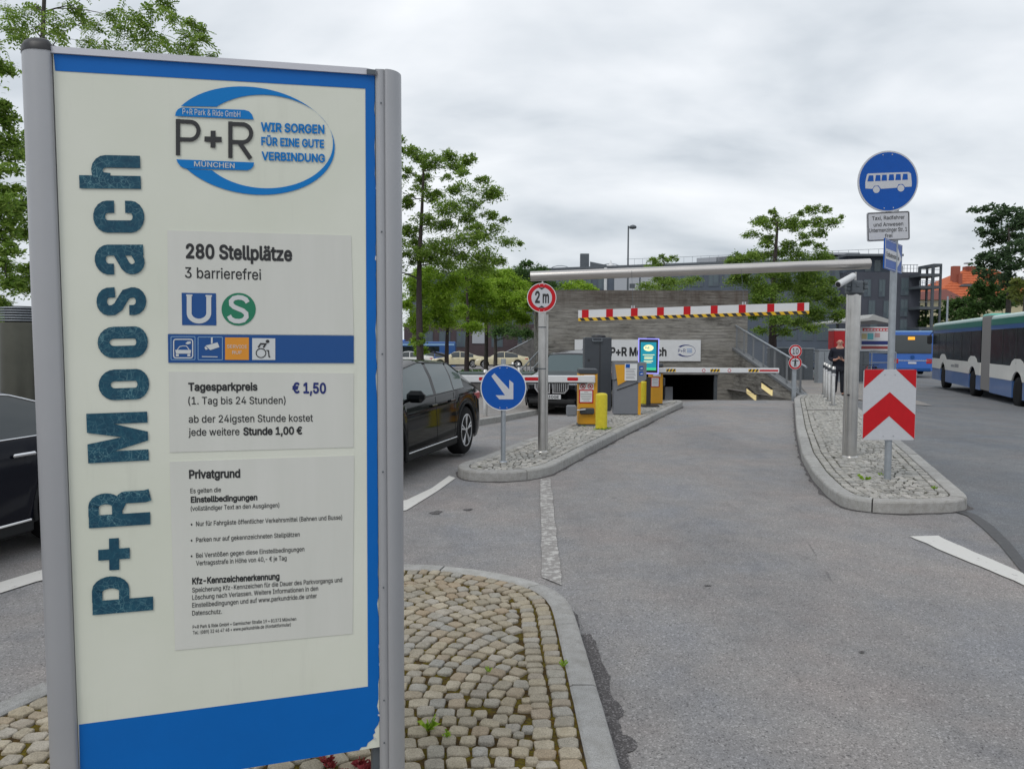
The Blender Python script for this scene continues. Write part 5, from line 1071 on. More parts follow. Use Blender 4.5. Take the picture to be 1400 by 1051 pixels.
# hanging height bar
A = P(790.5, 431, 10.15); B = P(1106, 421, 9.86); d = B - A; dd = d.normalized(); Ln = d.length
t = thing('height_bar', 'hanging white bar with red blocks and black yellow lower edge', 'height bar', tuple(A)); dh = Vector((dd.x, dd.y, 0)).normalized(); nb = Vector((dh.y, -dh.x, 0))
sl = dd.z / math.hypot(dd.x, dd.y)
def HB(u, v, w_): return dh * u + Vector((0, 0, u * sl + v)) + nb * w_
h1, h0 = .066, -.035; mb = MB(); mb.prism([(0, h0), (Ln, h0), (Ln, h1 + .004), (0, h1)], HB, -.02, .0); bo = mb.build('board', M_WHITE, t)
for px in (800.4, 834.4, 868.8, 905, 941.5, 978.5, 1016.5, 1054.8, 1094.8):
    u_ = (px - 790.5) / (1106 - 790.5) * Ln + (0.012 if px < 950 else 0) * 0; wd = .088; mb = MB(); mb.prism([(u_ - wd / 2, h0), (u_ + wd / 2, h0), (u_ + wd / 2, h1 + .002), (u_ - wd / 2, h1 + .002)], HB, .0005, .003); mb.build('red_block', M_RED, bo)
mb = MB(); mb.prism(rrect(0, h0 - .042, Ln, h0 - .001, .012, 3), HB, -.03, .012); tb = mb.build('edge_tube', M_HYEL, t)
mb = MB(); u_ = .02
while u_ < Ln - .1: mb.prism([(u_ + .025, h0 - .040), (u_ + .080, h0 - .040), (u_ + .048, h0 - .002), (u_ - .007, h0 - .002)], HB, .0125, .0135); u_ += .1085
mb.build('black_stripe', M_BLACK, tb)
for px in (867, 1019):
    u_ = (px - 790.5) / 315.5 * Ln; mb = MB(); mb.box(HB(u_ - .015, h1 + .02, -.01), (.014, .02, .035)); mb.box(HB(u_ + .015, h1 + .02, -.01), (.014, .02, .035)); hk = mb.build('hanger', M_REFL, t)
    mb = MB(); tq = A + HB(u_, 0, 0); top_ = Vector((tq.x, tq.y + .15, 2.56)) - A; mb.tube(HB(u_, h1 + .02, -.01), top_, .0022, n=5); mb.build('cable', M_GALVD, hk)
# ================================================================== BARRIER MACHINES ON THE LEFT ISLAND
def barrier(name, label, px, py, wpx, toppx, arm_dir, arm_len, armz, group, arm_fn):
    q = G(px, py, .12); w_ = wpx * q.y / FPX; h = P(px, toppx, q.y).z - .12; t = thing(name, label, 'barrier', q, 0, group)
    mb = MB(); mb.bbox((0, .16, h * .46 + .02), (w_, .32, h * .92), .015); b_ = mb.build('housing', M_ORG, t)
    mb = MB(); mb.bbox((0, .16, h * .95), (w_ * 1.02, .36, h * .095), .02); mb.build('hood', M_MDARK, t)
    mb = MB(); mb.box((0, .16, .01), (w_ * 1.05, .34, .03)); mb.build('base_plate', M_GALVD, t)
    return t, b_, w_, h, q
t, b_, w_, h, q = barrier('exit_barrier', 'orange barrier box with red framed notice and arm across the exit lane', 803.5, 582, 26, 504, -1, 2.4, .8, 'parking barriers', None)
az = P(800, 518, q.y).z - .12; fn = FR(0, 0, -.004); armL = P(628, 516.5, q.y).x - q.x
mb = MB(); mb.bbox(((armL + .10) / 2, -.05, az), (abs(armL) + .12, .05, .13), .012); arm = mb.build('barrier_arm', M_WHITE, t)
for a, b in ((717, 740), (775, 790), (655, 668)):
    xa, xb = P(a, 518, q.y).x - q.x, P(b, 518, q.y).x - q.x; mb = MB(); mb.prism(rrect(xa, az - .028, xb, az + .03, .02, 3), FR(0, 0, -.075), .0005, .003); mb.build('red_stripe', M_RED, arm)
mb = MB(); mb.box((armL / 2, -.05, az - .075), (abs(armL) - .05, .035, .018)); mb.build('rubber_edge', M_BLACK, arm)
mb = MB(); mb.bbox((.02, -.035, az), (.2, .06, .14), .01); mb.build('arm_clamp', M_WHITE, arm)
def nz(py): return P(803, py, q.y).z - .12
mb = MB(); mb.prism([(-w_ * .46, nz(533)), (w_ * .30, nz(533)), (w_ * .30, nz(523)), (-w_ * .46, nz(523))], fn, 0, .003); np_ = mb.build('prohibition_plate', M_WHITE, t)
for cx_ in (-w_ * .27, w_ * .12):
    mb = MB(); ribbon(mb, arc(cx_, nz(528), .042, .042, 0, 345, 18), .014, fn, .0045, True); ribbon(mb, [(cx_ - .028, nz(528) + .028), (cx_ + .028, nz(528) - .028)], .010, fn, .005); ring_ = mb.build('prohibition_ring', M_RED, np_)
    mb = MB(); face(mb, [(cx_ - .018, nz(528) - .02), (cx_ + .012, nz(528) - .02), (cx_ + .018, nz(528) + .018), (cx_ - .01, nz(528) + .022)], fn, .004); mb.build('pictogram', M_INK, np_)
mb = MB(); mb.prism([(-w_ * .48, nz(551)), (w_ * .28, nz(551)), (w_ * .28, nz(532.5)), (-w_ * .48, nz(532.5))], fn, 0, .004); rf = mb.build('notice_frame', M_RED, t)
mb = MB(); mb.prism([(-w_ * .42, nz(549.4)), (w_ * .22, nz(549.4)), (w_ * .22, nz(534.2)), (-w_ * .42, nz(534.2))], fn, .0042, .006); wf = mb.build('notice', M_WHITE, rf)
mb = MB()
for i, (a, b) in enumerate(((-.2, .0), (-.40, .20), (-.40, .20), (-.36, .16), (-.34, .14), (-.25, .08))): v = nz(536 + i * 2.3); ribbon(mb, [(a * w_, v), (b * w_, v)], .006, fn, .0068)
mb.build('notice_print', M_INK, wf)
mb = MB(); mb.bbox((-.02, -.05, nz(561.5)), (.26, .05, .115), .02); mb.build('intercom_bracket', M_MDARK, t); mb = MB(); mb.bbox((-.30, -.09, nz(560.5)), (.18, .15, .19), .02); mb.build('loop_box', M_MGREY, t); mb = MB(); mb.tube((-.2, -.1, nz(560)), (-.05, -.1, nz(559)), .012, n=8); mb.build('bracket_rod', M_CHROME, t)
# yellow bollards
def bollard(px, py, wpx, toppx, label):
    q = G(px, py, .12); r_ = wpx * q.y / FPX / 2; h = P(px, toppx, q.y).z - .12; t = thing('yellow_bollard', label, 'bollard', q, 0, 'yellow steel bollards')
    mb = MB(); mb.lathe([(r_, -.03), (r_, h - .045), (r_ * .97, h - .025), (r_ * .75, h - .008), (r_ * .3, h)], (0, 0, 0), 24); mb.build('tube', M_YEL, t); mb = MB(); mb.lathe([(r_ * 1.06, 0), (r_ * 1.05, .01)], (0, 0, 0), 24); mb.build('foot_ring', M_GALVD, t)
bollard(822, 586, 16.2, 537, 'yellow bollard beside the exit barrier box, nearer of the two'); bollard(879.5, 552, 11.5, 521, 'yellow bollard behind the grey ticket machine, partly hidden')
# ticket terminal, grey and orange
q = G(855, 567, .12); t = thing('ticket_machine', 'grey ticket machine with orange front corner and white notice', 'ticket machine', q, 0)
s_ = q.y / FPX
def tz(py): return P(855, py, q.y).z - .12
fn = lambda u, v, d: Vector(((u - 855) * s_, -d, tz(v)))
mb = MB(); mb.prism([(839.5, 566), (872, 566), (872, 524), (872, 505), (839.5, 520.5)], fn, -.30, 0); mb.build('lower_housing', M_MGREY, t)
mb = MB(); mb.prism([(838.5, 519.5), (883, 500), (883, 495.5), (838.5, 495.5)], fn, -.32, .02); hb = mb.build('upper_housing', M_MGREY, t)
mb = MB(); mb.prism([(840, 498.5), (855.5, 498.5), (855.5, 520.5), (844, 526.8)], fn, .021, .024); mb.build('orange_panel', M_ORG, t)
mb = MB(); mb.prism([(843, 534), (872, 523.5), (872, 522.3), (843, 532.6)], fn, .001, .01); mb.build('shadow_gap', M_BLACK, t)
mb = MB(); mb.prism([(872.1, 566.5), (876, 568), (876, 522), (872.1, 524)], fn, -.28, .0); mb.build('side_panel', M_ORG, t)
mb = MB(); mb.prism([(853.2, 497), (870.2, 497), (870.2, 520), (853.2, 520)], fn, .026, .029); nt_ = mb.build('notice', M_WHITE, t)
mb = MB(); face(mb, [(854.5, 497.6), (860.2, 497.6), (860.2, 502.8), (854.5, 502.8)], fn, .031); mb.build('notice_symbol', M_SBLUE, nt_)
mb = MB()
for v in (504.5, 506.5, 508.5, 511, 513, 515.5, 517): ribbon(mb, [(855, v), (868.5 - (v * 7 % 3), v)], .55, fn, .031)
mb.build('notice_print', M_MGREY, nt_)
mb = MB(); mb.prism([(871, 496.5), (883, 496.5), (883, 519), (871, 523)], fn, .0, .019); sp2 = mb.build('sticker_panel', M_MGREY, t)
for v in (503, 510.5): mb = MB(); face(mb, [(873, v - 2.8), (878.6, v - 2.8), (878.6, v + 2.8), (873, v + 2.8)], fn, .021); st_ = mb.build('sticker', M_SBLUE, sp2); mb = MB(); face(mb, [(874.2, v + 1), (877.6, v + 1.3), (877.8, v - .8), (875, v - .4)], fn, .023); mb.build('sticker_print', M_REFL, sp2)
# dark measuring cabinet
q = G(817, 562, .12); s_ = q.y / FPX; h = P(817, 461, q.y).z - .12; t = thing('dark_cabinet', 'tall anthracite cabinet with hump on top behind exit barrier', 'cabinet', q)
mb = MB(); mb.bbox((0, .22, h / 2), (37 * s_, .44, h), .02); cb = mb.build('casing', M_MDARK, t)
mb = MB(); mb.box((.04, -.003, h * .5), (.012, .01, h * .92)); mb.build('door_gap', M_BLACK, cb)
mb = MB(); mb.lathe([(.13, 0), (.13, .03), (.10, .05), (.02, .06)], (0, .2, h), 20); mb.bbox((.12, .2, h + .02), (.12, .2, .05), .02); mb.build('top_hump', M_BLACK, t)
mb = MB(); mb.tube((-.12, -.03, h - .09), (.08, -.03, h - .09), .014, n=8); mb.tube((-.12, -.03, h - .09), (-.12, 0, h - .03), .012, n=6); mb.tube((.08, -.03, h - .09), (.08, 0, h - .03), .012, n=6); mb.build('handle', M_GALVD, t)
mb = MB(); mb.tube((-.2, -.004, h - .5), (-.2, .01, h - .5), .03, n=12); mb.build('lock', M_BLACK, cb)
# digital display totem
q = G(889, 556, .12); s_ = q.y / FPX; t = thing('display_totem', 'upright digital screen on black stand showing a teal page', 'display', q)
def tz(py): return P(889, py, q.y).z - .12
fn = lambda u, v, d: Vector(((u - 889) * s_, -d, tz(v)))
mb = MB(); mb.bbox((0, .08, .02), (.40, .34, .035), .008); mb.build('foot', M_BLACK, t)
mb = MB(); mb.bbox((-1.5 * s_, .10, tz(539)), (5.5 * s_, .08, tz(508) - .02), .01); mb.build('stand', M_BLACK, t)
mb = MB(); mb.prism([(872.6, 510), (899.2, 510.6), (899.6, 463.4), (872.2, 463)], fn, -.10, -.01); sc_ = mb.build('screen_housing', M_BLACK, t)
mb = MB(); ribbon(mb, [(872.6, 510), (899.2, 510.6), (899.6, 463.4), (872.2, 463)], 1.5, fn, -.006, True); mb.build('lit_frame', M_VIOL, sc_)
mb = MB(); face(mb, [(875, 505.6), (896.4, 506), (896.4, 467.8), (875, 467.6)], fn, -.008); sr = mb.build('screen', M_TEALS, sc_)
mb = MB(); face(mb, [(875, 505.8), (896.4, 506.2), (896.4, 502.6), (875, 502.4)], fn, -.0065); mb.build('screen_footer', M_SGRN, sc_)
mb = MB(); face(mb, arc(885.8, 475.6, 6.8, 4.4, 0, 350, 26), fn, -.0055); mb.build('screen_logo', M_SYEL, sc_)
mb = MB()
for a, b, v, w_ in ((878, 894, 485, .8), (880, 892, 487.6, .8), (880, 891.5, 490, 1.3), (879.5, 892, 493.6, 1.1), (881, 890, 495.6, .7)): ribbon(mb, [(a, v), (b, v)], w_, fn, -.005)
mb.build('screen_print', M_SYEL, sc_)
mb = MB(); ltext(mb, 'P+R', lambda u, v, d: fn(885.8 + u, 475.6 - v, d), -4.4, 1.2, -1.5, 3.2, .02, -.004); mb.build('screen_lettering', M_TEALS, sc_)
mb = MB(); mb.bbox((0, .02, tz(461.5)), (.20, .05, .03), .008); mb.build('sensor_bar', M_BLACK, t)
# second barrier with arm across the entrance lane
t, b_, w_, h, q = barrier('entry_barrier', 'orange barrier box behind the display with white arm over the ramp', 897.5, 553, 17, 497, 1, 2.9, .8, 'parking barriers', None)
fn = FR(0, 0, -.004)
def nz(py): return P(897, py, q.y).z - .12
mb = MB(); mb.prism([(-w_ * .48, nz(529)), (w_ * .22, nz(529)), (w_ * .22, nz(515.5)), (-w_ * .48, nz(515.5))], fn, 0, .004); rf = mb.build('notice_frame', M_RED, t); mb = MB(); mb.prism([(-w_ * .42, nz(528)), (w_ * .15, nz(528)), (w_ * .15, nz(516.5)), (-w_ * .42, nz(516.5))], fn, .0042, .006); wf = mb.build('notice', M_WHITE, rf)
mb = MB()
for v in (518, 519.6, 521.5, 523.5, 525.5): ribbon(mb, [(-w_ * .36, nz(v)), (w_ * .08, nz(v))], .007, fn, .0068)
mb.build('notice_print', M_MGREY, wf); mb = MB(); mb.bbox((w_ * .5 + .03, .05, nz(522)), (.05, .1, .2), .015); mb.build('intercom', M_MDARK, t)
mb = MB(); mb.prism([(-w_ * .3, nz(514.5)), (w_ * .3, nz(514.5)), (w_ * .3, nz(508.5)), (-w_ * .3, nz(508.5))], fn, 0, .004); mb.build('prohibition_plate', M_WHITE, t)
az = nz(506); xe = P(1063, 506, q.y).x - q.x; mb = MB(); mb.bbox((xe / 2 + .02, -.05, az), (xe, .05, .12), .012); arm = mb.build('barrier_arm', M_WHITE, t)
mb = MB(); mb.box((xe / 2, -.05, az - .066), (xe - .1, .035, .014)); mb.build('rubber_edge', M_BLACK, arm); fa = FR(0, az, -.0755)
xa = P(1037, 506, q.y).x - q.x; mb = MB(); mb.prism([(xa, -.018), (xe - .01, -.018), (xe - .01, .022), (xa, .022)], fa, .0005, .003); mb.build('red_stripe', M_RED, arm)
for a, b in ((910, 923), (970, 983), (1022, 1036)):
    xa, xb = P(a, 506, q.y).x - q.x, P(b, 506, q.y).x - q.x; mb = MB(); face(mb, [(xa, -.036), (xb, -.036), (xb, .036), (xa, .036)], fa, .0008); hz = mb.build('hazard_patch', M_HYEL, arm)
    mb = MB(); n = 3
    for i in range(n): u_ = xa + (xb - xa) * i / n; wd = (xb - xa) / n * .5; face(mb, [(u_, -.036), (u_ + wd, -.036), (u_ + wd * 1.9, .036), (u_ + wd * .9, .036)], fa, .0016)
    mb.build('hazard_stripe', M_BLACK, arm)
for a in (961, 996): xc_ = P(a, 506, q.y).x - q.x; mb = MB(); ribbon(mb, arc(xc_, 0, .036, .036, 0, 340, 16), .012, fa, .001, True); mb.build('small_ring_sign', M_RED, arm)
# bollards with collars on the right island
for i, (px, tp, bp_) in enumerate(((1126.7, 491.3, 538.7), (1129.6, 492.3, 542.5), (1133, 494.8, 547.5), (1138.6, 496, 553.3))):
    q = G(px, bp_, .12); h = .93; t = thing('steel_bollard', ['stainless bollard on the right island, farthest of four', 'second farthest stainless bollard on the right island', 'stainless bollard on right island, second from the front', 'stainless bollard on right island, nearest of four'][i], 'bollard', q, 0, 'stainless bollards in a row')
    mb = MB(); mb.lathe([(.046, -.02), (.046, h - .02), (.030, h)], n=16); mb.build('tube', M_STEEL, t); mb = MB(); mb.lathe([(.052, 0), (.052, .09)], (0, 0, h - .16), 16); mb.build('collar', M_MDARK, t); mb = MB(); mb.lathe([(.053, 0), (.053, .04)], (0, 0, h - .22), 16); mb.build('reflective_band', M_REFL, t); mb = MB(); mb.lathe([(.09, 0), (.085, .012)], n=16); mb.build('base_flange', M_GALVD, t)
# dividing slab across the right island before the bollards
mb = MB(); a, b = G(1093, 560, .126), G(1182, 560, .126); mb.bbox(((a.x + b.x) / 2 - .1, (a.y + b.y) / 2, .128), (b.x - a.x - .5, .16, .02), .006); o = mb.build('slab', M_CONC); struct(o)
# speed and pedestrian signs on one post
q0 = P(1086.5, 526, 22.1); q0.z = g(q0.x, 22.1); t = thing('speed_limit_post', 'small post with round 10 sign above a no pedestrians sign', 'sign post', q0)
zz_ = lambda py: P(1086, py, 22.1).z - q0.z
mb = MB(); mb.box((0, .06, zz_(500) / 2 + .05), (.11, .06, zz_(500) + .1)); mb.build('pole', M_GALV, t)
for py, kind in ((480, '10'), (496, 'man')):
    fn = FR(0, zz_(py), 0); r_ = 9 * 22.1 / FPX; pl_ = disc_plate(t, fn, r_, M_WHITE, M_RED, rim=.96); mb = MB(); face(mb, arc(0, 0, r_ * .72, r_ * .72, 0, 345, 30), fn, .003); fi = mb.build('sign_field', M_REFL, pl_)
    mb = MB()
    if kind == '10': ltext(mb, '10', fn, -r_ * .46, r_ * .46, -r_ * .42, r_ * .84, .012, .005)
    else:
        ribbon(mb, [(0, -r_ * .1), (0, r_ * .32)], r_ * .28, fn, .005); ribbon(mb, [(-r_ * .5, r_ * .3), (r_ * .5, r_ * .3)], r_ * .12, fn, .0055); ribbon(mb, [(-r_ * .07, 0), (-r_ * .12, -r_ * .58)], r_ * .14, fn, .0058); ribbon(mb, [(r_ * .07, 0), (r_ * .12, -r_ * .58)], r_ * .14, fn, .0061); face(mb, arc(0, r_ * .5, r_ * .12, r_ * .12, 0, 330, 12), fn, .0064)
    mb.build('symbol', M_INK, pl_)

# ================================================================== GARAGE
gz = lambda y: g(5, y)
YW = 30.0
t = thing('parking_garage', 'board marked concrete garage front with dark sunken entrance', 'garage', (5, YW, 0))
def lb(mb, x0, x1, y0, y1, z0, z1): mb.box(((x0 + x1) / 2 - 5, (y0 + y1) / 2 - YW, (z0 + z1) / 2), (x1 - x0, y1 - y0, z1 - z0))
wx0, wx1 = P(744, 450, YW).x, P(1022, 450, YW).x; wt = P(900, 397, YW).z; ox1 = P(981, 520, YW).x; oz = P(940, 511, YW).z
mb = MB(); lb(mb, wx0, RX0, YW, YW + .5, -1.2, wt); lb(mb, RX0, ox1, YW, YW + .5, oz, wt); lb(mb, ox1, wx1, YW, YW + .5, -3, wt); W0 = mb.build('front_wall', M_BOARD, t)
mb = MB(); lb(mb, wx0, wx0 + .3, YW + .5, 43.7, -1.2, wt); lb(mb, wx1 - .3, wx1, YW + .5, 43.7, -3, wt); lb(mb, wx0, wx1, 43.7, 44.2, -3, wt); mb.build('side_wall', M_BOARD, t)
mb = MB(); lb(mb, wx0 + .3, wx1 - .3, YW + .5, 43.7, wt - .25, wt - .05); mb.build('roof', M_CONCD, t)
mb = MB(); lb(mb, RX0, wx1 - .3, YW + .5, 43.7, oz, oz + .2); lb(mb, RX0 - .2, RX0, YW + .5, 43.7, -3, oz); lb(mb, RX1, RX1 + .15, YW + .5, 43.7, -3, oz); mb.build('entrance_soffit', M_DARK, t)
mb = MB(); lb(mb, RX0 + .1, ox1, YW - .06, YW - .003, oz - .02, oz + .28); mb.build('lintel', M_CONC, t)
mb = MB(); lb(mb, ox1 - .12, ox1 - .003, YW + .02, YW + .14, -2.6, oz - .003); mb.build('door_frame', M_GALVD, t)
mb = MB(); lb(mb, P(907, 530, 31).x, P(917, 530, 31).x, 30.6, 31.0, -2.4, P(910, 528, 31).z); mb.build('safety_panel', M_MGREY, t)
# wall sign
x0, x1 = P(785.5, 480, YW).x, P(957.5, 480, YW).x; z0_, z1_ = P(900, 493.5, YW).z, P(900, 464.5, YW).z
ts = thing('garage_name_sign', 'long white P+R Moosach board on the concrete wall', 'sign', (x0, YW - .06, z0_)); fn = lambda u, v, d: Vector((u, -d, v)); Wd, Ht = x1 - x0, z1_ - z0_
mb = MB(); mb.prism([(0, 0), (Wd, 0), (Wd, Ht), (0, Ht)], fn, -.04, 0); sb = mb.build('board', M_WHITE, ts)
pxu = lambda px: P(px, 480, YW).x - x0
mb = MB(); ltext(mb, 'P+R Moosach', fn, pxu(834), pxu(911), Ht - .62, .31, .035, .004); mb.build('lettering', M_INK, sb)
def mini_logo(cu, cv, s_, par):
    mb = MB(); n = 40; V = []
    for i in range(n + 1):
        t_ = math.radians(140 - i / n * 285); a = (cu + s_ * 1.0 * math.cos(t_), cv + s_ * .62 * math.sin(t_)); b = (cu + s_ * (.13 + .84 * math.cos(t_)), cv + s_ * .54 * math.sin(t_)); V += [fn(*a, .004), fn(*b, .004)]
    mb.add(V, [(2 * i, 2 * i + 1, 2 * i + 3, 2 * i + 2) for i in range(n)]); o = mb.build('logo_crescent', M_INKN, par)
    mb = MB(); ltext(mb, 'P+R', fn, cu - s_ * .78, cu - s_ * .02, cv - s_ * .17, s_ * .36, .0, .005)
    mb.build('logo_letters', M_INKN, par); mb = MB()
    for v in (.16, 0, -.16): ribbon(mb, [(cu + s_ * .12, cv + v * s_), (cu + s_ * .66, cv + v * s_)], s_ * .05, fn, .005)
    mb.build('logo_print', M_INKB, par)
mini_logo(pxu(937), Ht * .49, .38, sb); mini_logo(pxu(806), Ht * .49, .38, sb)
# wing wall on the right of the ramp with railing
A0 = G(1087, 542, 0); a = Vector((8.42, 22.3, 0)); b = Vector((P(1003, 478, YW).x, YW - .003, 0)); za_, zb_ = .02, P(1003, 478, YW).z
t = thing('wing_wall', 'low concrete wall rising beside the ramp under a grey railing', 'wall', tuple(a)); d = b - a
wn_ = Vector((d.y, -d.x, 0)).normalized()
def WW(u, v, w_): return d * u + Vector((0, 0, v)) + wn_ * w_
mb = MB(); mb.prism([(0, -3.2), (1, -3.2), (1, zb_), (0, za_)], WW, -.02, .30); w1 = mb.build('wall_body', M_BOARD, t)
mb = MB(); mb.prism([(-.01, za_ + .003), (1, zb_ + .003), (1, zb_ + .09), (-.01, za_ + .09)], WW, -.06, .20); mb.build('coping_channel', M_RAIL, t)
for px, py in ((468 / 4.78 + 930, 340 + 949 / 4.78), (570 / 4.78 + 930, 340 + 915 / 4.78)):
    r_ = ray(px, py); nrm = wn_; w0 = a + wn_ * -.024; tt = nrm.dot(w0 - Vector((0, 0, CAMZ))) / nrm.dot(r_); c_ = Vector((0, 0, CAMZ)) + r_ * tt - a; dn = d.normalized(); fnl = lambda u, v, w_: c_ + dn * u + Vector((0, 0, v + u * .16)) - wn_ * w_
    mb = MB(); mb.prism([(-.55, -.10), (.55, -.10), (.55, .10), (-.55, .10)], fnl, 0, .04); lt = mb.build('guide_light', M_LIGHTY, t); mb = MB(); mb.prism([(-.57, .10), (.57, .10), (.57, .13), (-.57, .13)], fnl, 0, .06); mb.build('lamp_hood', M_BLACK, lt)
t2 = thing('railing', 'grey steel railing on the wall right of the ramp', 'railing', tuple(a)); hr = .84
def RZ(u): return za_ + (zb_ - za_) * u + .09
us = [0.04, .2, .36, .52, .68, .84, .98]
for u_ in us: mb = MB(); p_ = WW(u_, RZ(u_), .07); mb.box((p_.x, p_.y, p_.z + hr / 2 - .02), (.06, .02, hr + .02)); mb.build('post', M_RAIL, t2)
mb = MB(); mb.tube(WW(-.02, RZ(-.02) + hr, .07), WW(1.0, RZ(1.0) + hr, .07), .032, n=10); mb.build('handrail', M_GALV, t2)
mb = MB(); u_ = .03
while u_ < .98: p_ = WW(u_, RZ(u_) + .05, .07); mb.tube(p_, p_ + Vector((0, 0, hr - .08)), .006, n=5, cap=False); u_ += .016
mb.build('infill_bars', M_RAIL, t2); mb = MB(); mb.tube(WW(0, RZ(0) + .06, .07), WW(1, RZ(1) + .06, .07), .014, n=6); mb.build('lower_rail', M_RAIL, t2)
# left retaining edge of the ramp and island end wall
mb = MB(); mb.box((RX0 - .12, (RY0 + YW) / 2, -1.5), (.24, YW - RY0 - .01, 3.0)); tag(mb.build('ramp_wall', M_BOARD), 'concrete wall along the left side of the ramp', 'wall')
# stair with railing left of the wall
t = thing('outdoor_stair', 'small dark stair railing left of the concrete wall', 'railing', (P(728, 480, 31).x, 31, g(0, 31)))
for i in range(7): mb = MB(); x = -.55 + i * .16; mb.tube((x, 0, 0), (x, 0, .9 + i * .17), .018, n=6); mb.build('baluster', M_RAIL, t)
for dz in (0, -.45): mb = MB(); mb.tube((-.6, 0, .88 + dz), (.42, 0, 1.96 + dz), .028, n=8); mb.build('handrail', M_GALV, t)
mb = MB(); mb.box((.55, .3, 1.7), (.12, .12, 3.4)); mb.build('post', M_GALVD, t)
# ================================================================== LEFT SIDE: KERB, WALL, BOLLARDS
kA = G(560, 596, -.02); kB = P(735, 553, 22); 
t = thing('kerb_line', 'light stone kerb line beyond the exit lane behind the black car', 'kerb', (0, 0, 0)); pts = [G(520, 575), G(600, 577), (G(655, 570)), G(690, 563), G(722, 553), G(760, 540)]
for i in range(len(pts) - 1):
    a, b = pts[i], pts[i + 1]; n = max(1, int((b - a).length / 1.0))
    for q_ in range(n):
        p0, p1 = a.lerp(b, (q_ + .01) / n), a.lerp(b, (q_ + .99) / n); dd = (p1 - p0).normalized(); nn_ = Vector((-dd.y, dd.x, 0)) * .15; mb = MB(); z0 = g(p0.x, p0.y); z1 = g(p1.x, p1.y)
        vs = [p0 - nn_ * 0, p1 - nn_ * 0, p1 + nn_, p0 + nn_]; zz2 = [z0, z1, z1, z0]; mb.add([(v.x, v.y, z_ - .1) for v, z_ in zip(vs, zz2)] + [(v.x, v.y, z_ + .13) for v, z_ in zip(vs, zz2)], [(0, 1, 5, 4), (1, 2, 6, 5), (2, 3, 7, 6), (3, 0, 4, 7), (4, 5, 6, 7)]); mb.build('kerb_stone', M_KERB, t)
mb = MB(); V = [(p.x, p.y + .14, g(p.x, p.y) + .11) for p in pts] + [(p.x - 1.0, p.y + 14, g(p.x, p.y + 14) + .11) for p in pts]; n = len(pts)
mb.add([(x, y - .0, z) for x, y, z in V], [(i, i + 1, n + i + 1, n + i) for i in range(n - 1)]); struct(mb.build('side_pavement', M_PAVE))
for i, (px, tp, bp_, Y) in enumerate(((663.5, 505, 562, 17.8), (701, 495, 540, 26), (709.5, 496, 540, 25.6))):
    x = P(px, 500, Y).x; z0 = g(x, Y) + .1; t = thing('steel_bollard', ['stainless bollard standing behind the exit barrier arm, left of the arrow sign', 'stainless post above the arrow sign, left one of the pair', 'stainless post above the arrow sign, right one of the pair'][i], 'bollard', (x, Y, z0), 0, 'stainless bollards beyond the exit lane')
    h = P(px, tp, Y).z - z0; mb = MB(); mb.lathe([(.05, -.1), (.05, h - .02), (.03, h)], n=16); mb.build('tube', M_STEEL, t); mb = MB(); mb.lathe([(.057, 0), (.057, .07)], (0, 0, h - .14), 16); mb.build('collar', M_GALVD, t)
x0, x1 = P(560, 500, 27).x, P(716, 500, 27).x
t = thing('low_planter_wall', 'low dark wall with greenish top behind the barrier arm', 'wall', ((x0 + x1) / 2, 27, g(-2, 27)))
ztop = P(640, 512, 27).z - g(-2, 27); mb = MB(); mb.bbox((0, .2, ztop / 2), (x1 - x0 + 6, .3, ztop), .02); mb.build('wall_body', M_CONCD, t); mb = MB(); mb.bbox((0, .6, ztop + .03), (x1 - x0 + 6.2, 1.2, .07), .01); mb.build('coping', mat('greenish stone top', (0.10, 0.13, 0.125), .8, var=.2, scale=2), t)
t = thing('hedge_bed', 'dark low hedge strip in front of the parked taxis', 'hedge', (-5, 44, g(-5, 44)))
rr = random.Random(4); V = []; F = []
for i in range(5000):
    x = rr.uniform(-9, 7.0); y = rr.uniform(-.8, .8); z = rr.uniform(0, .48 + .06 * math.sin(x * 3)) ; a = rr.uniform(0, 6.28); s_ = .06; b = len(V); V += [(x - s_ * math.cos(a), y, z), (x, y - s_, z + s_), (x + s_ * math.cos(a), y + s_ * math.sin(a), z), (x, y + s_ * .5, z - s_)]; F.append((b, b + 1, b + 2, b + 3))
mesh_np('foliage', V, F, L_DRK, t); mb = MB(); mb.bbox((-1, 0, .2), (16, 1.2, .4), .05); mb.build('core', M_CONCD, t)
# ventilation column
c_ = P(30, 500, 9.2); t = thing('vent_column', 'round stainless ventilation column with slatted head behind the left car', 'ventilation column', (c_.x, 9.2, 0)); r_ = 26 * 9.2 / FPX
zv = lambda py: P(28, py, 9.2).z
mb = MB(); mb.lathe([(r_, 0), (r_, zv(441))], n=40); mb.build('casing', M_VENT, t)
for i in range(6): mb = MB(); z = zv(438.5 - i * 3.4); mb.lathe([(r_ * .9, 0), (r_ * 1.02, .006), (r_ * 1.02, .014), (r_ * .9, .018)], (0, 0, z - .01), 40); mb.build('slat', M_GALV, t)
mb = MB(); mb.lathe([(r_ * .7, 0), (r_ * .7, zv(419) - zv(441))], (0, 0, zv(441)), 24); mb.build('core', M_DARK, t)

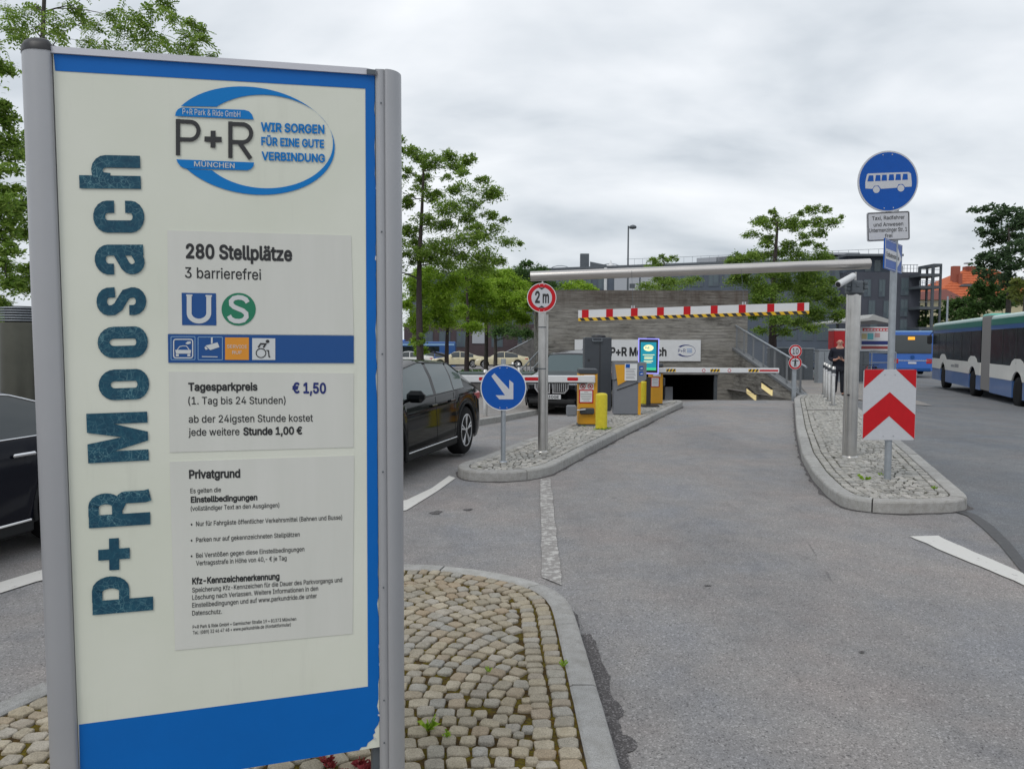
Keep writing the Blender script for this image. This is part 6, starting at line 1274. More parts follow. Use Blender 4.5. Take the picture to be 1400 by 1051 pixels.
# ================================================================== VEHICLES
def car(name, label, loc, rz, Lc, Wc, H, wb, fo, belt, roofp, paint, glassm, r_=.34, cat='car', bot=.20, spokes=5, front=None, group=None, belt_rear=None, chrome=False, rear=True, wins=None):
    """local frame: x forward, origin under the middle. roofp: [(x from front, z)] upper silhouette"""
    t = thing(name, label, cat, loc, rz, group); hw = Wc / 2; xf = Lc / 2
    wx = [xf - fo, xf - fo - wb]; br = belt_rear or belt
    def up(s):   # upper silhouette at distance s from the front
        for (a, za), (b, zb) in zip(roofp, roofp[1:]):
            if a <= s <= b: q = (s - a) / max(1e-6, b - a); return za + (zb - za) * q
        return roofp[-1][1]
    n = 84; ST = [Lc * i / n for i in range(n + 1)]; rows = []
    for s in ST:
        x = xf - s; e0 = min(1, max(0, s) / .45); e1 = min(1, max(0, Lc - s) / .35)
        endt = math.sqrt(max(0, 1 - (1 - e0) ** 2.4)) * .16 + .84; endr = math.sqrt(max(0, 1 - (1 - e1) ** 2.4)) * .12 + .88; wy = hw * min(endt, endr)
        zb = bot + .12 * (1 - e0) ** 2 + .10 * (1 - e1) ** 2
        ar = 0
        for c_ in wx:
            dxx = abs(x - c_); R_ = r_ + .05
            if dxx < R_: zb = max(zb, r_ + math.sqrt(R_ * R_ - dxx * dxx) * 1.0); ar = 1
        zt = up(s); bl = min(belt + (br - belt) * s / Lc, zt - .012); roof = zt; gr = (zt - bl); hs = min(1, max(0, gr / (H - belt)))
        ws = wy * (1 - .035); wr = wy * (.96 - .24 * hs)
        m1 = zb + (bl - zb) * .35; m2 = zb + (bl - zb) * .72
        rows.append([(x, wy * .965, zb), (x, wy * .99, zb + (bl - zb) * .12), (x, wy, m1), (x, wy * .988, m2), (x, ws, bl - .03 * (bl - zb)), (x, ws * .975, bl), (x, wr + (ws * .975 - wr) * .5 + .012 * hs, bl + gr * .5), (x, wr, roof - .045 * hs), (x, wr * .90, roof - .010 * hs), (x, wr * .5, roof + .008), (x, 0, roof + .012)])
    m_ = len(rows[0]); full = [r1 + [(x, -y, z) for x, y, z in r1[-2::-1]] for r1 in rows]; k_ = 2 * m_ - 1
    ws_ = [s for s, z in roofp]; body = MB(); glass = MB(); wsh = MB(); rgl = MB(); V = [v for r1 in full for v in r1]
    wins = wins or []
    fb = []; fg = []; fw = []; fr2 = []
    cowl, rooff, roofb, tailw = roofp[2][0], roofp[3][0], roofp[-4][0], roofp[-3][0]
    for a in range(n):
        smid = (ST[a] + ST[a + 1]) / 2
        for b in range(k_ - 1):
            f_ = (a * k_ + b, a * k_ + b + 1, (a + 1) * k_ + b + 1, (a + 1) * k_ + b); bb = b if b < m_ - 1 else k_ - 2 - b
            if bb in (5, 6) and any(w0 < smid < w1 for w0, w1 in wins) and (up(smid) - belt) > .10: fg.append(f_)
            elif bb >= 7 and cowl + .02 < smid < rooff - .04 and bb >= 8: fw.append(f_)
            elif bb >= 8 and roofb + .12 < smid < tailw - .03: fr2.append(f_)
            else: fb.append(f_)
    fb.append(tuple(range(k_))); fb.append(tuple(n * k_ + i for i in range(k_ - 1, -1, -1)))
    def part(nm, fs, m2, par=t):
        if not fs: return None
        mb = MB(); used = sorted({i for f_ in fs for i in f_}); mp_ = {i: j for j, i in enumerate(used)}; mb.add([V[i] for i in used], [[mp_[i] for i in f_] for f_ in fs], True); return mb.build(nm, m2, par, recalc=False)
    bo = part('body', fb, paint)
    # split side glass by window and side
    for w0, w1 in wins:
        for sgn in (0, 1):
            fs = [f_ for f_ in fg if w0 < (xf - V[f_[0]][0] + xf - V[f_[2]][0]) / 2 < w1 and ((V[f_[0]][1] > 0) == bool(sgn))]
            part('side_window', fs, glassm)
    part('windscreen', fw, glassm); part('rear_window', fr2, glassm)
    for sgn in (1, -1):   # trims around windows
        n2 = [i for i, s in enumerate(ST) if wins and wins[0][0] - .05 <= s <= wins[-1][1] + .05]
        if n2:
            lo = [Vector(rows[i][5]) for i in n2]; hi = [Vector(rows[i][7]) for i in n2]
            for seq in (lo, hi):
                mb = MB()
                for p0, p1 in zip(seq, seq[1:]): mb.tube((p0.x, sgn * (p0.y + .004), p0.z), (p1.x, sgn * (p1.y + .004), p1.z), .007, n=5, cap=False)
                mb.build('window_trim', M_CHROME if chrome else M_BLACK, t)
    # underbody and inner arches
    mb = MB(); mb.box((0, 0, (bot + belt * .72) / 2 + .02), (Lc * .93, Wc - .50, belt * .72 - bot)); mb.box((0, 0, .34), (wb - 2 * r_ - .16, Wc - .12, .22)); mb.build('underbody', M_DARK, t)
    # arch lips and sill
    for c_ in wx:
        for sgn in (1, -1):
            mb = MB(); R_ = r_ + .055; prev = None
            for a in range(-12, 193, 12):
                p_ = (c_ + R_ * math.cos(math.radians(a)), sgn * (hw * .985), r_ + R_ * math.sin(math.radians(a)))
                if prev: mb.tube(prev, p_, .022, n=6, cap=False)
                prev = p_
            mb.build('wheel_arch', M_PLASTIC, t)
    for sgn in (1, -1): mb = MB(); mb.bbox(((wx[0] + wx[1]) / 2, sgn * hw * .965, bot + .06), (wb - 2 * r_ - .12, .06, .12), .02); sl2 = mb.build('sill', M_PLASTIC, t); mb = MB(); mb.bbox(((wx[0] + wx[1]) / 2, sgn * (hw * .965 + .035), bot + .10), (wb - 2 * r_ - .2, .012, .018), .004); mb.build('sill_trim', M_CHROME, sl2)
    # wheels
    for c_ in wx:
        for sgn in (1, -1):
            y0 = sgn * (hw - .115); mb = MB(); mb.lathe([(r_ * .66, -.11), (r_ * .93, -.11), (r_, -.08), (r_, .08), (r_ * .93, .11), (r_ * .66, .11)], (c_, y0, r_), 32, 'Y'); wh = mb.build('wheel', M_RUB, t)
            mb = MB(); yo = y0 + sgn * .10; mb.lathe([(r_ * .68, 0), (r_ * .68, sgn * .012), (r_ * .63, sgn * .012), (r_ * .62, -sgn * .05)], (c_, yo, r_), 32, 'Y')
            for q in range(spokes):
                a = 2 * math.pi * q / spokes + .3
                for da in (-.13, .13):
                    p1 = (c_ + r_ * .12 * math.cos(a), yo - sgn * .008, r_ + r_ * .12 * math.sin(a)); p2 = (c_ + r_ * .64 * math.cos(a + da), yo, r_ + r_ * .64 * math.sin(a + da)); mb.tube(p1, p2, .022, .018, n=6)
            mb.lathe([(r_ * .16, -sgn * .02), (r_ * .16, sgn * .006), (r_ * .1, sgn * .012)], (c_, yo, r_), 16, 'Y'); mb.build('rim', M_RIM, wh)
            mb = MB(); mb.lathe([(r_ * .60, 0), (r_ * .60, sgn * .01)], (c_, yo - sgn * .06, r_), 24, 'Y'); mb.build('brake_disc', M_DARK, wh)
    # mirrors, handles, lamps
    for sgn in (1, -1):
        s_m = (wins[0][0] if wins else Lc * .36) + .12; i = min(n, int(s_m / Lc * n)); p_ = rows[i][5]
        mb = MB(); mb.bbox((p_[0] + .02, sgn * (p_[1] + .15), p_[2] + .065), (.13, .22, .14), .045); mb.tube((p_[0], sgn * (p_[1] - .01), p_[2] + .0), (p_[0], sgn * (p_[1] + .08), p_[2] + .03), .022, n=6); mb.build('wing_mirror', paint, t)
        for w0, w1 in wins[:2]:
            i = int((w1 - (.55 if chrome else .10)) / Lc * n); p_ = rows[i][4]; mb = MB(); mb.bbox((p_[0], sgn * (p_[1] + .028), p_[2] - .10), (.20, .025, .03), .01); mb.build('door_handle', M_CHROME if chrome else paint, t)
        for w0, w1 in wins[:2]:
            i = int((w1 + .0) / Lc * n); mb = MB()
            for q in range(1, 5): a_, b2 = rows[i][q - 1], rows[i][q]; mb.tube((a_[0] , sgn * (a_[1] + .0005), a_[2]), (b2[0], sgn * (b2[1] + .0005), b2[2]), .0035, n=4, cap=False)
            mb.build('door_gap', M_DARK, t)
        i = n - 5; p_ = rows[i][4]; mb = MB(); mb.bbox((p_[0] + .0, sgn * (p_[1] - .085), p_[2] - .10), (.30, .20, .15), .03); mb.build('tail_light', M_TAIL, t)
        if front is None: p_ = rows[4][4]; mb = MB(); mb.bbox((p_[0] - .02, sgn * (p_[1] - .11), p_[2] - .08), (.30, .22, .12), .04); mb.build('headlight', M_LAMP, t)
    if front: front(t, rows, n, hw, xf)
    return t
# black hatchback leaving the garage
hd = Vector((-.258, -.966, 0)).normalized(); rzc = math.atan2(hd.y, hd.x)
def place_by_wheel(px, py, hd, Lc, Wc, wb, fo, z=0.0):   # rear wheel contact on the visible (left) side
    q = G(px, py, z); left_ = Vector((-hd.y, hd.x, 0)); return q + hd * (Lc / 2 - (Lc - fo - wb)) - left_ * (Wc / 2 - .06)
q = place_by_wheel(633, 620, hd, 4.2, 1.80, 2.6, .80); q.z = 0
RP = [(0, .58), (.12, .80), (.85, .95), (1.55, 1.32), (2.05, 1.385), (3.12, 1.345), (3.78, .99), (4.08, .90), (4.2, .60)]
car('parked_car', 'black hatchback with silver rims leaving past the arrow sign', tuple(q), rzc, 4.2, 1.80, 1.39, 2.6, .80, .88, RP, M_CARB, M_GLASSL, r_=.345, wins=[(1.15, 2.20), (2.29, 2.93), (3.01, 3.38)], belt_rear=.97)
# dark saloon behind the pylon
hd2 = Vector((-.235, -.972, 0)).normalized(); q = place_by_wheel(98, 738, hd2, 4.7, 1.83, 2.84, .82); q.z = 0
RP2 = [(0, .52), (.12, .73), (1.25, .87), (2.05, 1.25), (2.5, 1.30), (3.25, 1.23), (4.05, .96), (4.6, .89), (4.7, .58)]
car('parked_car', 'dark saloon with chrome window line, cut off at the left edge', tuple(q), math.atan2(hd2.y, hd2.x), 4.7, 1.83, 1.30, 2.84, .82, .85, RP2, M_CARN, M_GLASS, r_=.335, wins=[(1.75, 2.55), (2.62, 3.75)], chrome=True, belt_rear=.90, bot=.17)
# SUV facing us
def suv_front(t, rows, n, hw, xf):
    X = xf + .012
    for sgn in (1, -1):
        mb = MB(); mb.prism([(sgn * .05, .60), (sgn * .36, .60), (sgn * .46, .72), (sgn * .46, .90), (sgn * .05, .90)], lambda u, v, d: Vector((X + d - abs(u) * .08, u, v)), -.10, .02); kd = mb.build('grille', M_BLACK, t)
        mb = MB(); ribbon(mb, [(sgn * .05, .60), (sgn * .36, .60), (sgn * .46, .72), (sgn * .46, .90), (sgn * .05, .90)], .035, lambda u, v, d: Vector((X + d - abs(u) * .08, u, v)), .026, True); mb.build('grille_frame', M_CHROME, kd)
        for i in range(6): mb = MB(); u_ = sgn * (.11 + i * .058); mb.box((X + .03 - abs(u_) * .08, u_, .76), (.02, .020, .25)); mb.build('grille_slat', M_CHROME, kd)
        mb = MB(); mb.bbox((X - .12, sgn * (hw - .30), .86), (.20, .36, .10), .03); hl = mb.build('headlight', M_LAMP, t)
        mb = MB(); mb.bbox((X - .005, sgn * (hw - .23), .90), (.05, .26, .055), .01); mb.build('lamp_element', M_LAMPON, hl)
        mb = MB(); mb.bbox((X - .06, sgn * (hw - .28), .42), (.10, .30, .10), .03); mb.build('fog_vent', M_DARK, t)
    mb = MB(); mb.bbox((X + .02, 0, .49), (.03, .54, .12), .006); npl = mb.build('number_plate', M_WHITE, t)
    mb = MB(); fnp = lambda u, v, d: Vector((X + .037 + d, u, .455 + v)); ltext(mb, 'M 300E', fnp, -.22, .22, 0, .075, .02, .002)
    mb.build('plate_lettering', M_INK, npl)
    mb = MB(); mb.bbox((X - .04, 0, .36), (.12, 1.3, .14), .04); mb.build('lower_grille', M_DARK, t)
ax_ = Vector((-.30, -.954, 0)).normalized(); ctrf = P(753, 566, 20.6); Y_ = 20.8; cf = Vector((P(754, 530, Y_).x, Y_, 0)); zc_ = P(753, 567, Y_).z; ctr = cf - ax_ * 2.45
ctr.z = zc_ + .0
RP3 = [(0, .70), (.10, .98), (1.35, 1.14), (2.05, 1.64), (2.6, 1.73), (4.3, 1.68), (4.75, 1.10), (4.85, 1.0), (4.9, .70)]
car('suv', 'dark suv with chrome double grille waiting behind the exit barrier', tuple(ctr), math.atan2(ax_.y, ax_.x), 4.9, 1.66, 1.72, 2.95, .85, 1.08, RP3, M_CARS, M_GLASSL, r_=.37, cat='suv', front=suv_front, wins=[(1.9, 2.9), (3.0, 3.8), (3.88, 4.4)])
# cars behind the trees
RPT = [(0, .55), (.12, .76), (1.3, .95), (2.05, 1.38), (2.5, 1.44), (3.3, 1.34), (4.15, 1.04), (4.7, .98), (4.8, .62)]
def far_car(px, Y, lab, paint, rz=0.0, name='taxi', cat='taxi', grp=None):
    x = P(px, 490, Y).x; return car(name, lab, (x, Y, g(x, Y) + 0.14), math.pi + rz, 4.8, 1.85, 1.44, 2.9, .85, .92, RPT, paint, M_GLASS, r_=.33, wins=[(1.8, 2.55), (2.62, 3.8)], cat=cat, group=grp)
far_car(686, 68, 'cream taxi parked right of the tree trunks, fully visible', M_CREAMC, .06, grp='cream taxis in the rank'); far_car(626, 68.5, 'cream taxi parked behind two tree trunks, middle of the rank', M_CREAMC, .06, grp='cream taxis in the rank')
far_car(558, 70, 'white car with red tail lamps at the left end behind the black hatchback', M_WHITEC, .06, 'parked_car', 'car'); far_car(592, 76, 'blue car half hidden between tree and cream taxi', M_BLUEC, .06, 'parked_car', 'car')

def bus_box(mb, x0, x1, hw, z0, z1, tz=0.12, r_=.14):   # rounded-shoulder body section
    prof = [(-hw, z0), (hw, z0), (hw, z1 - r_)] + [(hw - r_ + r_ * math.cos(math.radians(a)), z1 - r_ + r_ * math.sin(math.radians(a))) for a in (22, 45, 68, 90)] + [(-hw + r_ - r_ * math.sin(math.radians(a)), z1 - r_ + r_ * math.cos(math.radians(a))) for a in (0, 22, 45, 68, 90)]
    mb.prism(prof, lambda u, v, d: Vector((d, u, v)), x0, x1)
def bus_wheel(t, x, hw, r_=.48, rimm=None):
    for sgn in (1, -1):
        y0 = sgn * (hw - .17); mb = MB(); mb.lathe([(r_ * .6, -.15), (r_ * .95, -.15), (r_, -.12), (r_, .12), (r_ * .95, .15), (r_ * .6, .15)], (x, y0, r_), 30, 'Y'); wh = mb.build('wheel', M_RUB, t)
        mb = MB(); mb.lathe([(r_ * .6, sgn * .14), (r_ * .58, sgn * .12), (r_ * .3, sgn * .05), (r_ * .28, sgn * .10), (r_ * .1, sgn * .12)], (x, y0, r_), 24, 'Y'); mb.build('rim', rimm or M_BUSB, wh)
# articulated bus, local x forward, origin under the front axle
y0b = 34.2; P0 = Vector((P(1290, 500, y0b).x, y0b, 0)); hb = Vector((.339, .941, 0)).normalized(); side = Vector((-hb.y, hb.x, 0)); org = P0 - side * 1.22; zb0 = -.34
t = thing('articulated_bus', 'white and blue articulated bus with grey bellows driving away at the right', 'bus', (org.x, org.y, zb0), math.atan2(hb.y, hb.x)); hw = 1.25; H = 2.92
secs = [(-7.1, 2.7), (-16.5, -8.5)]; WX = [0, -5.85, -11.85]
for si, (a, b) in enumerate(secs):
    # lower skirt with wheel openings
    mb = MB(); cuts = [w_ for w_ in WX if a < w_ < b]; xs_ = [a]
    for c_ in sorted(cuts): xs_ += [c_ - .58, c_ + .58]
    xs_.append(b)
    for i in range(0, len(xs_), 2): mb.box(((xs_[i] + xs_[i + 1]) / 2, 0, .56), (xs_[i + 1] - xs_[i], 2 * hw - .02, .52))
    mb.build('lower_panel', M_BUSB, t)
    for sgn in (1, -1):
        mb = MB(); poly = [(a, .823)]
        for c_ in sorted(cuts): poly += [(c_ - .58, .823)] + [(c_ + .58 * math.cos(math.radians(q_)), .60 + .52 * math.sin(math.radians(q_)) ** .8) for q_ in range(150, 29, -15)] + [(c_ + .58, .823)]
        poly += [(b, .823)]; up_ = [(b, 1.28)]
        for c_ in sorted(cuts, reverse=True): up_ += [(c_ + .78, 1.28), (c_ + .60, 1.42), (c_ + .3, 1.50), (c_ - .3, 1.50), (c_ - .60, 1.42), (c_ - .78, 1.28)]
        up_ += [(a, 1.28)]; mb.prism(poly + up_, lambda u, v, d: Vector((u, sgn * d, v)), hw - .04, hw + .006); mb.build('side_panel', M_BUSW, t)
        mb = MB(); mb.box(((a + b) / 2, sgn * (hw - .01), 1.86), (b - a - .04, .02, 1.14)); gl_ = mb.build('window_band', M_BUSGL, t)
        nwin = int((b - a) / 1.5)
        for i in range(1, nwin): mb = MB(); x = a + (b - a) * i / nwin; mb.box((x, sgn * (hw + .003), 1.88), (.05, .006, 1.08)); mb.build('window_divider', M_BLACK, gl_)
        mb = MB(); mb.box(((a + b) / 2, sgn * (hw - .004), 2.50), (b - a, .02, .14)); mb.build('blue_stripe', M_BUSRB, t); mb = MB(); mb.box(((a + b) / 2, sgn * (hw - .006), 2.675), (b - a, .02, .20)); mb.build('green_stripe', M_BUSG, t)
    mb = MB(); mb.box(((a + b) / 2, 0, 1.88), (b - a - .08, 2 * hw - .06, 1.5)); mb.build('interior', M_DARK, t)
    mb = MB(); bus_box(mb, a, b, hw - .01, 2.778, H, r_=.12); mb.build('roof', M_BUSTOP, t)
    mb = MB(); mb.bbox((a + 2.3 if si else a + 1.5, 0, H + .07), (2.6 if si else 1.2, 1.6, .16), .05); mb.build('roof_unit', M_MINT, t)
for c_ in WX: bus_wheel(t, c_, hw)
mb = MB(); n = 15
for i in range(n): x = -8.5 + 1.4 * (i + .5) / n; mb.bbox((x, 0, 1.62), (1.4 / n * .82, 2 * hw - .03, 2.62), .03)
mb.box((-7.8, 0, 1.6), (1.42, 2 * hw - .14, 2.5)); mb.build('bellows', M_BELLOW, t)
mb = MB(); mb.bbox((2.75, 0, 1.7), (.12, 2 * hw - .1, 2.1), .04); mb.build('windscreen', M_BUSGL, t)
mb = MB(); mb.bbox((2.95, hw + .10, 2.15), (.14, .22, .42), .05); mb.tube((2.6, hw - .05, 2.6), (2.95, hw + .1, 2.35), .02, n=6); mb.build('wing_mirror', M_BLACK, t)
mb = MB(); fnb = lambda u, v, d: Vector((u, hw + .008 + d, v))
for u_ in range(9): mb.prism([(-1.9 - u_ * .16 - (.1 if u_ > 3 else 0), .99), (-1.9 - u_ * .16 - .1 - (.1 if u_ > 3 else 0), .99), (-1.9 - u_ * .16 - .1 - (.1 if u_ > 3 else 0), 1.09 + (.04 if u_ > 3 else .0)), (-1.9 - u_ * .16 - (.1 if u_ > 3 else 0), 1.09 + (.04 if u_ > 3 else 0))], fnb, 0, .003)
mb.build('side_print', M_MGREY, t)
# blue bus, seen from behind
Yb = 52; rc = P(1247, 500, Yb); hb2 = Vector((.30, .954, 0)).normalized(); zb1_ = P(1247, 513.5, Yb).z
t = thing('city_bus', 'bright blue city bus seen from behind with amber display', 'bus', (rc.x, rc.y, zb1_), math.atan2(hb2.y, hb2.x)); hw = 1.27; H = 2.95
mb = MB(); bus_box(mb, 0, 12, hw, .34, H, r_=.2); bo = mb.build('body', M_BUSC, t)
mb = MB(); bus_box(mb, .1, 11.9, hw - .08, H + .003, H + .10, r_=.05); mb.build('roof', M_LBLUE, t)
mb = MB(); mb.bbox((-.012, 0, 2.12), (.05, 2.3, 1.25), .02); rw = mb.build('rear_window', M_GLASS, t); mb = MB(); mb.bbox((-.05, .10, 2.52), (.03, .42, .20), .008); mb.build('line_display', M_LEDO, rw)
mb = MB(); mb.bbox((-.01, 0, 1.02), (.03, 2.35, .06), .008); mb.build('rear_trim', M_CHROME, t)
mb = MB(); mb.lathe([(.13, -.02), (.13, .0)], (-.02, 0, 1.25), 18, 'X'); mb.build('emblem', M_NAVY, t)
mb = MB(); mb.bbox((-.012, 0, .86), (.03, .5, .12), .006); mb.build('number_plate', M_WHITE, t)
for sgn in (1, -1):
    mb = MB(); mb.bbox((.0, sgn * 1.02, .98), (.05, .34, .32), .02); mb.build('tail_light', M_TAIL, t); mb = MB(); mb.box((6, sgn * (hw - .004), 1.95), (11.6, .02, 1.05)); mb.build('window_band', M_BUSGL, t)
mb = MB(); mb.bbox((.05, 0, .42), (.16, 2.3, .26), .05); mb.build('bumper', M_NAVY, t)
bus_wheel(t, 3.2, hw, rimm=M_RIM); bus_wheel(t, 9.2, hw, rimm=M_RIM)
# dark blue bus behind the trees at the left
Yl = 84; xl_ = P(548, 470, Yl).x; t = thing('city_bus', 'blue and dark glazed bus standing behind the trees at the left', 'bus', (xl_, Yl, g(xl_, Yl) - .35), .02)
mb = MB(); bus_box(mb, -6, 6, 1.27, .35, 3.05, r_=.2); mb.build('body', M_BUSRB, t); mb = MB(); mb.box((-.8, -1.275, 1.65), (10.2, .02, 1.75)); mb.build('window_band', M_BUSGL, t); mb = MB(); mb.box((0, -1.275, 2.72), (11.8, .02, .16)); mb.build('pale_stripe', M_LBLUE, t); mb = MB(); mb.bbox((-1, 0, 3.13), (3, 1.6, .2), .06); mb.build('roof_unit', M_BUSC, t); bus_wheel(t, -3.3, 1.27); bus_wheel(t, 3.0, 1.27)

# ================================================================== BUILDINGS
def window(mb_parent, fn, u0, v0, w_, h_, frame=M_BFR, glass=M_BGL):
    mb = MB(); mb.prism([(u0, v0), (u0 + w_, v0), (u0 + w_, v0 + h_), (u0, v0 + h_)], fn, -.02, .05); wd = mb.build('window', frame, mb_parent)
    mb = MB(); m_ = min(.12, w_ * .1)
    mb.prism([(u0 + m_, v0 + h_ * .30), (u0 + w_ * .48, v0 + h_ * .30), (u0 + w_ * .48, v0 + h_ - m_), (u0 + m_, v0 + h_ - m_)], fn, .052, .056)
    mb.prism([(u0 + w_ * .56, v0 + h_ * .06), (u0 + w_ - m_, v0 + h_ * .06), (u0 + w_ - m_, v0 + h_ - m_), (u0 + w_ * .56, v0 + h_ - m_)], fn, .052, .056); mb.build('pane', glass, wd)
# apartment block at the right
Yk = 75; xa, xb = P(1158, 400, Yk).x, P(1257, 400, Yk).x; ztop = P(1210, 372, Yk).z; zt2 = P(1190, 350, Yk).z; gk = g(35, Yk)
t = thing('apartment_block', 'dark clad flat roofed block with tall narrow windows right of gantry', 'building', (xa, Yk, gk)); fn = lambda u, v, d: Vector((u, -d, v)); Wk = xb - xa; Hk = ztop - gk
mb = MB(); mb.box((Wk / 2, 6, Hk / 2), (Wk, 12, Hk)); wl = mb.build('wall', M_BLD, t)
for k_ in range(0):
    pass
kx = Wk / 99.
for (px, py, w_, h_) in ((1180.5, 394, 10, 24), (1201, 394, 9, 24), (1231, 392, 11, 24), (1187.5, 423, 9.5, 25), (1208, 423, 8, 24), (1231, 421, 10.5, 24), (1231, 447, 10.5, 22), (1190, 450, 10, 16), (1138, 0, 0, 0)):
    if not w_: continue
    window(t, fn, (px - 1158) * kx, P(1210, py, Yk).z - gk - h_ / 2 * kx, w_ * kx, h_ * kx)
mb = MB(); mb.box((Wk * .36, 6, Hk + .75), (Wk * .74, 10, 1.5)); pe = mb.build('penthouse', M_BLD2, t)
for px in (1192, 1205): mb = MB(); mb.box(((px - 1158) * kx, .98, Hk + .7), (.6, .04, 1.1)); mb.build('pane', M_BGL, pe)
mb = MB(); mb.box((Wk * .36, 5.5, Hk + 1.62), (Wk * .78, 11.5, .22)); mb.build('roof_slab', M_GALVD, t)
mb = MB(); mb.box((Wk * .05, 3, Hk + 2.0), (3.4, 2, .22)); mb.box((Wk * .05 + .8, 3, Hk + 1.82), (.5, 1, .2)); mb.build('roof_unit', M_BPAN, t)
for i in range(6): mb = MB(); mb.tube((Wk * (.76 + i * .045), .4, Hk), (Wk * (.76 + i * .045), .4, Hk + .75), .03, n=5); mb.build('roof_rail_post', M_GALV, t)
mb = MB(); mb.tube((Wk * .75, .4, Hk + .75), (Wk, .4, Hk + .75), .03, n=5); mb.tube((Wk * .75, .4, Hk + .4), (Wk, .4, Hk + .4), .02, n=5); mb.build('roof_rail', M_GALV, t)
mb = MB(); mb.box((Wk * .735, 2, Hk + .55), (.35, .4, 1.1)); mb.box((Wk * .87, 2, Hk + .35), (.28, .4, .9)); mb.build('chimney', M_GALVD, t)
# long dark office wing behind the garage
a = P(1157.5, 400, 76.5); b = P(560, 400, 96); d = Vector((b.x - a.x, b.y - a.y, 0)); Lw = d.length; du = d.normalized(); nw = Vector((du.y, -du.x, 0)); nw = nw if nw.y < 0 else -nw
t = thing('office_building', 'long dark blue flat roofed building behind the concrete wall', 'building', (a.x, a.y, -1.1)); Hw = P(1100, 357, 78).z + 1.1
fn = lambda u, v, d_: du * u + nw * d_ + Vector((0, 0, v))
mb = MB(); mb.prism([(0, 0), (Lw, 0), (Lw, Hw), (0, Hw)], fn, -12, 0); mb.build('wall', M_BLD2, t)
mb = MB(); mb.prism([(-.2, Hw + .003), (Lw + .2, Hw + .003), (Lw + .2, Hw + .25), (-.2, Hw + .25)], fn, -12.2, .25); mb.build('roof_edge', M_GALVD, t)
def upx(px):   # facade coordinate under a photo column
    r_ = ray(px, 400); A2 = Vector((a.x, a.y)); m_ = r_.x / r_.y; return (A2.x - m_ * A2.y) / (m_ * du.y - du.x)
for v0, h_ in ((Hw - 2.3, 1.35), (Hw - 5.2, 1.5), (Hw - 8.0, 1.5)):
    px = 752
    while px < 1150:
        if not (846 < px < 912) and not (v0 < Hw - 4 and px < 940): u0 = upx(px); window(t, fn, u0 - 1.2, v0, 1.15, h_)
        px += 21.5
for p0, p1 in ((840, 874), (876, 908)): u0, u1 = upx(p1), upx(p0); mb = MB(); mb.prism([(u0, Hw - 3.1), (u1, Hw - 3.1), (u1, Hw - .6), (u0, Hw - .6)], fn, .003, .10); mb.build('facade_panel', M_BPAN, t)
for px in (1003, 975): u_ = upx(px); mb = MB(); mb.prism([(u_ - 2.2, Hw + .253), (u_ + 2.2, Hw + .253), (u_ + 2.2, Hw + 1.0), (u_ - 2.2, Hw + 1.1)], fn, -6, -2.5); mb.build('roof_plant_room', M_BPAN, t)
u_ = upx(790); mb = MB(); mb.box(tuple(fn(u_ + .2, Hw + 1.1, -3)), (1.0, .8, 1.9)); mb.prism([(u_ - .6, Hw + .26), (u_ - .6, Hw + 1.1), (u_ - 3.4, Hw + .45), (u_ - 4.6, Hw + .26)], fn, -3.6, -2.6); mb.build('chimney', M_GALVD, t)
for px in (753, 823): 
    u_ = upx(px); mb = MB()
    for i in range(8):
        q0 = fn(u_ + 1.3 * math.cos(i * math.pi / 7), Hw + .26 + .55 * math.sin(i * math.pi / 7), -3); q1 = fn(u_ + 1.3 * math.cos((i + 1) * math.pi / 7), Hw + .26 + .55 * math.sin((i + 1) * math.pi / 7), -3)
        if i < 7: mb.tube(q0, q1, .05, n=5)
    mb.build('roof_hoop', M_GALV, t)
u_ = upx(828); mb = MB(); mb.lathe([(.5, .26), (.45, .5), (.15, .7), (.03, 1.1)], tuple(fn(u_, Hw, -2)), 12); mb.build('roof_vent', M_WHITE, t)
mb = MB(); u_ = upx(1050)
for i in range(30): q0 = fn(u_ - 12 + i * .9, Hw + .25, -.3); mb.tube(q0, q0 + Vector((0, 0, .7)), .02, n=4)
mb.tube(fn(u_ - 12, Hw + .95, -.3), fn(u_ + 15, Hw + .95, -.3), .025, n=5); mb.build('roof_railing', M_GALV, t)
# brownish low building behind the left trees
t = thing('low_building', 'low reddish dark building with stair behind the left trees', 'building', (P(660, 460, 88).x, 88, -1.1)); fn2 = lambda u, v, d_: Vector((u, -d_, v))
mb = MB(); mb.box((0, 4, 2.4), (18, 8, 4.8)); mb.build('wall', mat('brown cladding', (0.07, 0.05, 0.055), .8, var=.15, scale=1), t)
for i, x in enumerate((-7, -5, -3, 1, 4)): window(t, fn2, x, 2.2, 1.3, 1.8)
mb = MB(); 
for i in range(9): mb.box((2 + i * .55, -2.0, .2 + i * .28), (.55, 1.4, .4 + i * .56))
mb.build('stair', M_CONCD, t); mb = MB(); mb.tube((1.8, -2.7, 1.2), (6.8, -2.7, 3.8), .05, n=6); mb.tube((1.8, -2.7, .5), (1.8, -2.7, 1.2), .04, n=6); mb.tube((6.8, -2.7, 2.5), (6.8, -2.7, 3.8), .04, n=6); mb.build('stair_rail', M_GALV, t)
mb = MB(); mb.prism([(-1.2, 2.6), (0.2, 2.6), (.2, 5.0), (-1.2, 5.0)], lambda u, v, d_: Vector((u, -d_, v)), .02, .1); mb.build('wall_panel', M_BPAN, t)
